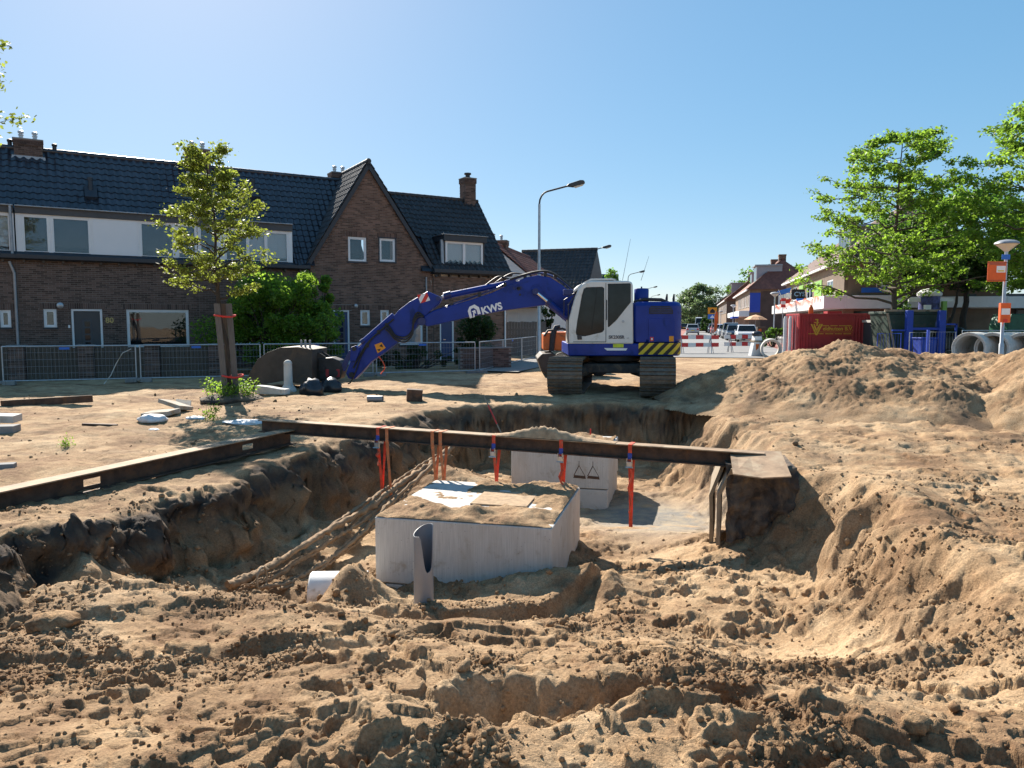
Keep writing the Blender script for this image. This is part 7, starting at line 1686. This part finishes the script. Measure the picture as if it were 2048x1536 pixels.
fr3 = thing('lifting_frame', 'bright blue steel frame with two posts around the skip', 'steel frame', (x0, SD_ - .3, 0))
for pa, pb in ((1805, 1817), (1869, 1882)):
    a_, zt3 = SP(pa, 621); b_, _ = SP(pb, 621); MB().bb(a_ - x0, b_ - x0, -.12, .12, 0, zt3).build('post', 'blue_frame', fr3, None, .015)
MB().bb(SP(1817, 0)[0] - x0, SP(1869, 0)[0] - x0, -.08, .08, SP(0, 660)[1], SP(0, 655)[1]).build('rail', 'blue_frame', fr3, None, .01); MB().bb(SP(1778, 0)[0] - x0, SP(1805, 0)[0] - x0, -.05, .05, SP(0, 662)[1], SP(0, 659)[1]).build('rail', 'blue_frame', fr3); MB().bb(SP(1882, 0)[0] - x0, SP(1905, 0)[0] - x0, -.05, .05, SP(0, 650)[1], SP(0, 647)[1]).build('rail', 'blue_frame', fr3)
MB().bb(SP(1903, 0)[0] - x0, SP(1906, 0)[0] - x0, -.05, .05, 0, SP(0, 647)[1]).build('rail', 'blue_frame', fr3)
bx = thing('blue_crate', 'dented blue plastic crate in front of the blue frame', 'crate', (SP(1851, 690, 34.5)[0], 34.5, 0), R(8)); MB().prism([(-.34, 0), (.34, 0), (.40, .95), (-.40, .95)], -.3, .3).build('tub', 'blue_frame', bx, None, .04); MB().bb(-.43, .43, -.33, .33, .95, 1.02).build('rim', 'blue_frame', bx, None, .02)
def lowfence(pa, pb, d, label, m, zt, solid=False, group='low site fences'):
    a_, _ = SP(pa, 680, d); b_, _ = SP(pb, 680, d); o = thing('site_fence', label, 'fence', (a_, d, 0), 0, group); L_ = b_ - a_; t_ = MB(); t_.tube([(0, 0, 0), (0, 0, zt), (L_, 0, zt), (L_, 0, 0)], .025, 8); t_.tube([(0, 0, .15), (L_, 0, .15)], .02, 6); t_.build('tube_frame', m, o, 60); g_ = MB(); n_ = int(L_ / .12)
    for i in range(1, n_): g_.tube([(L_ * i / n_, 0, .15), (L_ * i / n_, 0, zt)], .008 if solid else .003, 4, False)
    tag(g_.build('bars', m, o), kind='stuff')
lowfence(1756, 1803, 33.5, 'low fence with blue bars left of the blue frame', 'blue_frame', SP(0, 667, 33.5)[1], True); lowfence(1820, 1858, 33.0, 'grey wire fence in front of the blue crate', 'galv', SP(0, 665, 33)[1]); lowfence(1860, 1912, 32.0, 'grey wire fence with blue post left of the pipes', 'galv', SP(0, 664, 32)[1]); lowfence(1925, 2075, 33.0, 'long grey wire fence behind the concrete pipes', 'galv', SP(0, 661, 33)[1])
bp2 = thing('blue_post', 'blue steel post standing before the wire fence left of the pipes', 'post', (SP(1857, 0, 31.5)[0], 31.5, 0)); MB().bb(-.05, .05, -.05, .05, 0, SP(0, 660, 31.5)[1]).build('tube', 'blue_frame', bp2, None, .01)
gb = thing('green_bin', 'green container at the right edge behind the lamp post', 'bin', (SP(2045, 0, 35)[0], 35, 0)); MB().prism([(-.6, 0), (1.2, 0), (1.3, 1.6), (.9, 2.1), (-.5, 2.1), (-.7, 1.6)], 0, 1.4).build('body', 'skip_green2', gb, None, .05) if mat('skip_green2', (.02, .11, .06), .5) else None
ac = thing('advert_column', 'round white advertising column with purple poster behind the skip', 'advert column', (SP(1856, 0, 41)[0], 41, 0)); zt4 = SP(0, 577, 41)[1]; rA = .52
MB().lathe([(rA, 0), (rA, zt4 - .42)], (0, 0, 0), 28, None, False).build('drum', 'poster', ac, 40); MB().lathe([(rA + .05, zt4 - .42), (rA + .10, zt4 - .36), (rA + .10, zt4 - .25), (rA * .8, zt4 - .08), (.1, zt4)], (0, 0, 0), 28).build('cap', 'white_paint', ac, 40); MB().bb(-1.15, 1.25, -.1, .1, zt4 - .72, zt4 - .50).build('name_beam', 'white_paint', ac, None, .02); MB().bb(rA - .1, rA + .12, -.6, -.4, zt4 - 1.7, zt4 - .7).build('green_poster', 'green_panel', ac); MB().bb(-rA - .02, -rA + .3, -.62, -.45, .6, zt4 - .9).build('pale_poster', 'white_paint', ac)
ks = thing('site_cabin', 'dark site cabin with white notices between container and skip', 'cabin', (SP(1742, 0, 41)[0], 41, 0)); w3 = SP(1782, 0, 41)[0] - SP(1742, 0, 41)[0]; MB().bb(0, w3, 0, 2, 0, SP(0, 645, 41)[1]).build('box', 'fascia_grey', ks, None, .02); MB().bb(-.08, w3 + .08, -.1, 2, SP(0, 645, 41)[1], SP(0, 640, 41)[1]).build('roof_edge', 'concrete', ks)
for i in range(2): MB().bb(.15 + i * .45, .45 + i * .45, -.012, -.004, .95, 1.35).build('notice', 'decal_white', ks)
# ------------------------------------------------------------------ trees and plants
def leaf_mesh(name, C, sz, rng, m, up=.35, aspect=.62, quads=True):
    """many small pointed leaves: C (N,3) centres, sz (N,) lengths"""
    N = len(C); d = rng.normal(size=(N, 3)); d /= np.linalg.norm(d, axis=1, keepdims=True); d[:, 2] = d[:, 2] * .6 - .15
    n = rng.normal(size=(N, 3)); n[:, 2] = np.abs(n[:, 2]) + up; s = np.cross(d, n); s /= np.linalg.norm(s, axis=1, keepdims=True) + 1e-6
    d /= np.linalg.norm(d, axis=1, keepdims=True); nn = np.cross(s, d)
    L = sz[:, None]; w = L * aspect * .5
    V = np.stack([C - d * L * .5, C + s * w - nn * L * .06, C + d * L * .5 - nn * L * .14, C - s * w - nn * L * .06], 1).reshape(-1, 3)
    F = np.arange(N * 4).reshape(N, 4)
    me = bpy.data.meshes.new(name); me.vertices.add(N * 4); me.vertices.foreach_set('co', V.astype(np.float32).ravel()); me.loops.add(N * 4); me.loops.foreach_set('vertex_index', F.astype(np.int32).ravel())
    me.polygons.add(N); me.polygons.foreach_set('loop_start', np.arange(0, N * 4, 4, dtype=np.int32)); me.update(calc_edges=True); me.materials.append(M[m]); return me
def tree(name, label, base, h, crown0, rad, n_leaf, leaf, seed, lm='leaf_bright', bm='bark', trunk_r=.14, limbs=26, rise=.45, clump=.30, group=None, cat='tree', lean=(0, 0), prof=None, subs=6, droop=.15, trunkm=None, twig=.010, keep=None):
    rng = np.random.RandomState(seed); o = thing(name, label, cat, base, 0, group)
    prof = prof or (lambda t: (math.sin(math.pi * min(1, (t * .92 + .10))) ** .7))
    tp = []; n = 9
    for i in range(n + 1): t = i / n; tp.append(Vector((lean[0] * t + .02 * h * (rng.rand() - .5) * (t > .1), lean[1] * t + .02 * h * (rng.rand() - .5) * (t > .1), h * .96 * t)))
    tb = MB(); tb.tube([p for p in tp], [trunk_r * (1.25 if i == 0 else 1) * (1 - .93 * (i / n) ** .9) + .004 for i in range(n + 1)], 9)
    C = []; ends = []
    for k in range(limbs):
        t = (k + rng.rand() * .8) / limbs; z = crown0 + (h * .97 - crown0) * t; az = k * 2.4 + rng.rand() * .9
        f = z / (h * .96) * n; i0 = min(int(f), n - 1); st = tp[i0].lerp(tp[i0 + 1], f - i0)
        R_ = rad * prof(t) * (.72 + .45 * rng.rand()); dirn = Vector((math.cos(az), math.sin(az), 0))
        pts = [st]; m_ = 6; zr = rise * (1 - .3 * t) * (.6 + .8 * rng.rand())
        for j in range(1, m_ + 1): q = j / m_; pts.append(st + dirn * R_ * q + Vector((rng.normal() * .04 * R_, rng.normal() * .04 * R_, R_ * (zr * q - droop * q * q) + rng.normal() * .03 * R_)))
        r0 = max(.008, trunk_r * .42 * (1 - t * .75)); tb.tube(pts, [r0 * (1 - .88 * j / m_) for j in range(m_ + 1)], 6)
        for b in range(subs):
            q = .28 + .72 * (b + rng.rand()) / subs; f2 = min(q * m_, m_ - .001); j0 = int(f2); s2 = pts[j0].lerp(pts[j0 + 1], f2 - j0)
            a2 = az + rng.choice([-1, 1]) * (.5 + .7 * rng.rand()); l2 = R_ * (.22 + .30 * rng.rand()) * (1.15 - .45 * q) + .12
            d2 = Vector((math.cos(a2), math.sin(a2), .25 + .5 * rng.normal() * .5)); e2 = s2 + d2 * l2; md = s2.lerp(e2, .5) + Vector((0, 0, .05 * l2)); tb.tube([s2, md, e2], [twig, twig * .7, twig * .3], 4, False)
            for g in range(5): C.append((s2.lerp(e2, .25 + .75 * rng.rand()), clump * (.55 + .6 * rng.rand())))
        C.append((pts[-1], clump)); C.append((pts[-2], clump))
    tb.build('trunk', bm, o, 60)
    cl = np.array([p[:] for p, _ in C]); cr = np.array([r for _, r in C]); idx = rng.randint(0, len(cl), n_leaf); off = rng.normal(size=(n_leaf, 3)) * cr[idx][:, None] * .55; off[:, 2] *= .62
    P_ = cl[idx] + off
    if keep is not None: P_ = P_[keep(P_)]
    me = leaf_mesh('crown', P_, leaf * (.6 + .8 * rng.rand(len(P_))), rng, lm); c = bpy.data.objects.new('crown', me); COL.objects.link(c); c.parent = o
    return o
# staked tree on the left
tb_ = onground(462, 800); TX, TY, TZ = tb_
tree('staked_tree', 'slender olive-green tree held by three dark boards', (TX - .02, TY, TZ), P(440, 288, TY).z - TZ, P(440, 600, TY).z - TZ, 1.0, 13000, .076, 3, 'leaf_olive', 'bark_dark', .07, 40, .62, .15, lean=(-.36, .05), prof=lambda t: (.62 + .5 * math.sin(math.pi * min(1, t * 1.15 + .12))) * (1 - .38 * t ** 1.6), subs=5, droop=.1, twig=.007)
for k, (pa, pb, dy) in enumerate(((433, 452, -.16), (457, 473, .02), (446, 461, .26))):
    a_ = P(pb, 785, TY + dy); b_ = P(pa, 607, TY + dy); d_ = (b_ - a_); o = thing('tree_stake', ['grey stake board left of the young trunk', 'grey stake board right of the young trunk', 'grey stake board behind the young trunk'][k], 'stake', (a_.x, a_.y, TZ - .1), 0, 'tree stakes')
    t = MB(); w = (.066, .066, .05)[k]; t.add([(a_.x - w + sx * 2 * w, a_.y + sy * .03, TZ - .1) for sx, sy in ((0, 0), (1, 0), (1, 1), (0, 1))] + [(b_.x - w + sx * 2 * w, b_.y + sy * .03, b_.z) for sx, sy in ((0, 0), (1, 0), (1, 1), (0, 1))], [(0, 1, 2, 3), (7, 6, 5, 4), (0, 4, 5, 1), (1, 5, 6, 2), (2, 6, 7, 3), (3, 7, 4, 0)]); t.build('board', ('timber_grey', 'timber_grey', 'timber_brown')[k], o, world=True)
for z_, lab in ((632, 'upper red strap tied round the stakes'), (752, 'lower red strap tied round the stakes')):
    c_ = P(450 + (z_ - 632) * .13, z_, TY + .04); t = MB(); t.tube([c_ + Vector((.22 * math.cos(a), .30 * math.sin(a), .02 * math.sin(2 * a))) for a in [i * 2 * math.pi / 20 for i in range(21)]], .022, 6, False); tag(t.build('tree_tie', 'decal_red', None, 60), lab, 'strap', 'tree ties')
# root ball island with weeds
rb_ = lump('root_ball', 'dark clod of soil left standing round the staked tree', 'soil', (TX, TY + .05, TZ - .05), (1.35, 1.2, .22), 'peat', 41, None, .25)
def weeds(name, label, c, r, hgt, n, leaf, seed, lm='leaf_bright', group=None):
    rng = np.random.RandomState(seed); o = thing(name, label, 'plant', c, 0, group); t = MB(); C = []
    for i in range(max(8, n // 25)):
        a, q = rng.rand() * 6.28, r * rng.rand() ** .6; b0 = Vector((q * math.cos(a), q * math.sin(a), 0)); e = b0 + Vector((rng.normal() * .12 * hgt * 2, rng.normal() * .12 * hgt * 2, hgt * (.45 + .6 * rng.rand()))); t.tube([b0, (b0 + e) / 2 + Vector((.01, 0, .02)), e], [.004, .003, .001], 4, False)
        for k in range(25): f = .15 + .85 * rng.rand(); C.append(b0.lerp(e, f) + Vector(rng.normal(size=3) * .045))
    t.build('stems', 'leaf_mid', o); me = leaf_mesh('leaves', np.array([p[:] for p in C]), leaf * (.6 + .8 * rng.rand(len(C))), rng, lm); ob = bpy.data.objects.new('leaves', me); COL.objects.link(ob); ob.parent = o; return o
weeds('weeds', 'bright weeds growing round the foot of the staked tree', (TX, TY, TZ + .1), .55, .42, 1500, .055, 6)
g = onground(418, 842); weeds('weed', 'small green sprout on the sand left of the beam end', g, .08, .35, 60, .045, 7)
g = onground(132, 893); weeds('weed', 'tiny green tuft on the sand behind the left beam', g, .05, .12, 40, .03, 8)
# bushes in the gardens
def bush(name, label, c, size, n, leaf, seed, lm='leaf_mid', group=None, lumps=28):
    rng = np.random.RandomState(seed); o = thing(name, label, 'bush', c, 0, group); t = MB()
    cc = []; rr = []
    for i in range(lumps):
        a = rng.rand() * 6.28; q = rng.rand() ** .5 * .72; z = .12 + .80 * rng.rand() ** .8; s = (1.12 - .75 * abs(z - .38)) * (.75 + .5 * rng.rand()); cc.append((q * s * math.cos(a) * size[0] / 2, q * s * math.sin(a) * size[1] / 2, z * size[2])); rr.append((.07 + .10 * rng.rand()) * min(size[0], size[2]))
        e = Vector(cc[-1]); t.tube([Vector((e.x * .15, e.y * .15, 0)), Vector((e.x * .5, e.y * .5, e.z * .6)), e], [.03, .02, .008], 5, False)
    t.build('stems', 'bark_dark', o, 60); cc = np.array(cc); rr = np.array(rr); idx = rng.randint(0, len(cc), n); d = rng.normal(size=(n, 3)); d /= np.linalg.norm(d, axis=1, keepdims=True)
    Pn = cc[idx] + d * (rr[idx] * (.55 + .5 * rng.rand(n)))[:, None]; Pn = Pn[Pn[:, 2] > .02]
    me = leaf_mesh('leaves', Pn, leaf * (.6 + .8 * rng.rand(len(Pn))), rng, lm); ob = bpy.data.objects.new('leaves', me); COL.objects.link(ob); ob.parent = o; return o
p = P(535, 700, 26.0); bush('leafy_bush', 'big leafy green bush in front of the gabled house', (p.x, 26.2, -.05), (5.2, 3.0, P(560, 532, 26).z), 20000, .12, 3, 'leaf_bright', 'garden bushes', 60)
p = P(640, 700, 27.4); bush('leafy_bush', 'taller bright bush tip right behind the big leafy bush', (p.x, 27.6, -.05), (2.2, 1.8, P(640, 535, 27.4).z), 6000, .11, 5, 'leaf_bright', 'garden bushes', 26)
p = P(955, 700, 29.5); bush('conifer_bush', 'dark round conifer bush under the boom lettering', (p.x, 29.6, -.05), (2.1, 1.9, P(955, 622, 29.5).z), 9000, .075, 9, 'leaf_dark', 'garden bushes', 34)
p = P(830, 730, 27.5); bush('hedge', 'low dark hedge behind the fence under the boom', (p.x, 28.0, -.05), (4.6, 1.2, .95), 7000, .07, 10, 'leaf_dark', 'garden bushes', 40)
p = P(1095, 640, 40); bush('conifer_bush', 'narrow dark conifer right of the tall lamp post', (p.x, 40, -.05), (1.3, 1.3, P(1095, 606, 40).z), 4000, .08, 12, 'leaf_dark', 'garden bushes', 30)
p = P(10, 690, 23.5); bush('leafy_bush', 'small green bush at the left edge behind the fence', (p.x - .3, 23.6, -.05), (1.0, .8, 1.05), 1500, .07, 14, 'leaf_mid', 'garden bushes', 16)
# trees on the right
p = P(1786, 690, 38); tree('street_tree', 'airy bright green tree left of the advertising column', (p.x, 38, 0), P(1790, 258, 38).z, P(1790, 622, 38).z + .1, 4.4, 25000, .165, 21, 'leaf_bright', 'bark', .17, 46, .42, .30, 'trees on the right', prof=lambda t: (1.0 if t < .45 else 1.0 - .62 * ((t - .45) / .55) ** 1.2) * (.86 + .14 * math.sin(t * 23)), subs=7, droop=.12, twig=.016)
p = P(2085, 690, 33); tree('street_tree', 'tall bright tree at the right edge behind the lamp post', (p.x, 33, 0), P(2085, 175, 33).z, P(2050, 600, 33).z, 3.7, 26000, .165, 24, 'leaf_bright', 'bark', .20, 44, .4, .36, 'trees on the right', subs=7, twig=.016)
p = P(1925, 690, 43); tree('street_tree', 'dense dark tree between the two bright trees', (p.x, 43, 0), P(1925, 385, 43).z, P(1925, 565, 43).z, 4.6, 26000, .20, 27, 'leaf_mid', 'bark_dark', .22, 40, .35, .5, 'trees on the right', subs=7, twig=.016)
p = P(1835, 690, 45); tree('street_tree', 'dark green tree behind the advertising column', (p.x, 46, 0), P(1840, 440, 45).z, P(1835, 570, 45).z, 3.4, 9000, .22, 29, 'leaf_dark', 'bark_dark', .18, 30, .35, .5, 'trees on the right', subs=6, twig=.016)
p = P(1816, 640, 40.2); bush('leafy_bush', 'pale shrub left of the advertising column', (p.x, 40.4, 0), (1.7, 1.3, P(1816, 590, 40.2).z), 3500, .10, 31, 'leaf_mid', 'garden bushes', 22)
p = P(1925, 700, 41.5); tree('street_tree', 'leaning dark trunk behind the blue frame', (p.x - .9, 41.8, 0), 5.2, 3.4, 2.2, 3000, .22, 33, 'leaf_dark', 'bark_dark', .16, 14, .5, .5, 'trees on the right', lean=(1.0, 0))
# far trees down the street
p = P(1398, 640, 190); tree('far_tree', 'round green tree closing the far end of the street', (p.x, 190, 0), P(1398, 570, 190).z, 1.0, 5.6, 9000, .55, 41, 'leaf_far', 'bark', .3, 30, .4, 1.1, 'far trees', subs=5)
p = P(1378, 640, 230); tree('far_tree', 'hazy tree left of the round far tree', (p.x - 2, 240, 0), P(1378, 615, 240).z, 1.0, 6, 4000, .7, 43, 'leaf_far', 'bark', .3, 22, .4, 1.3, 'far trees', subs=4)
p = P(1432, 640, 210); tree('far_tree', 'far tree right of the round one, behind the roofs', (p.x, 215, 0), P(1430, 618, 215).z, 1.0, 6, 3500, .7, 44, 'leaf_far', 'bark', .3, 20, .4, 1.3, 'far trees', subs=4)
for px, pt, d, lab, sd in ((1545, 533, 112, 'green tree top rising behind the red roofed dormers', 45), (1503, 565, 130, 'smaller tree top behind the third block of houses', 46)):
    p = P(px, 640, d); tree('far_tree', lab, (p.x + 4, d + 10, 0), P(px, pt, d + 10).z, 5, 5.0, 4500, .5, sd, 'leaf_mid', 'bark', .3, 22, .4, 1.0, 'far trees', subs=4)
p = P(1222, 640, 72); tree('conifer', 'small pointed conifer behind the cab roof', (p.x, 72, 0), P(1221, 536, 72).z, 1.0, 1.5, 3500, .2, 47, 'leaf_mid', 'bark', .15, 30, .25, .3, 'far trees', prof=lambda t: 1.15 - t, subs=4)
p = P(1548, 690, 45); bush('leafy_bush', 'low green shrub behind the single concrete pipe', (P(1546, 690, 52).x, 52, 0), (2.2, 1.2, P(0, 655, 52).z), 3000, .11, 49, 'leaf_mid', 'garden bushes', 20)
p = P(1416, 660, 120); bush('hedge', 'dark hedge by the cars far down the street', (P(1417, 650, 125).x, 125, 0), (4, 3, 2.6), 2500, .25, 50, 'leaf_dark', 'garden bushes', 20)
# tree standing left of the frame: only its twigs reach into the picture
p = P(-95, 700, 13.5); tree('street_tree', 'leafy twigs of a tree beyond the left edge', (p.x - .2, 13.5, -.1), 7.4, 4.6, 1.25, 5500, .085, 52, 'leaf_olive', 'bark_dark', .10, 26, .4, .2, None, subs=5, twig=.007)
# distant belt of trees and houses on the horizon
rng = np.random.RandomState(77); n = 24000; xx = rng.uniform(-420, 420, n); yy = 330 + rng.uniform(0, 30, n); hh = 6 + 3.5 * fbm(xx * .02, xx * 0, 3, 5) + 2 * fbm(xx * .11, xx * 0, 2, 9); zz = np.clip(hh, 2, 12) * rng.rand(n) ** .6
me = leaf_mesh('tree_belt', np.stack([xx, yy, zz], -1), 1.7 * (.6 + .8 * rng.rand(n)), rng, 'leaf_far', .2, .9); o = bpy.data.objects.new('tree_belt', me); COL.objects.link(o); tag(o, 'far belt of trees along the horizon', 'trees', kind='stuff')
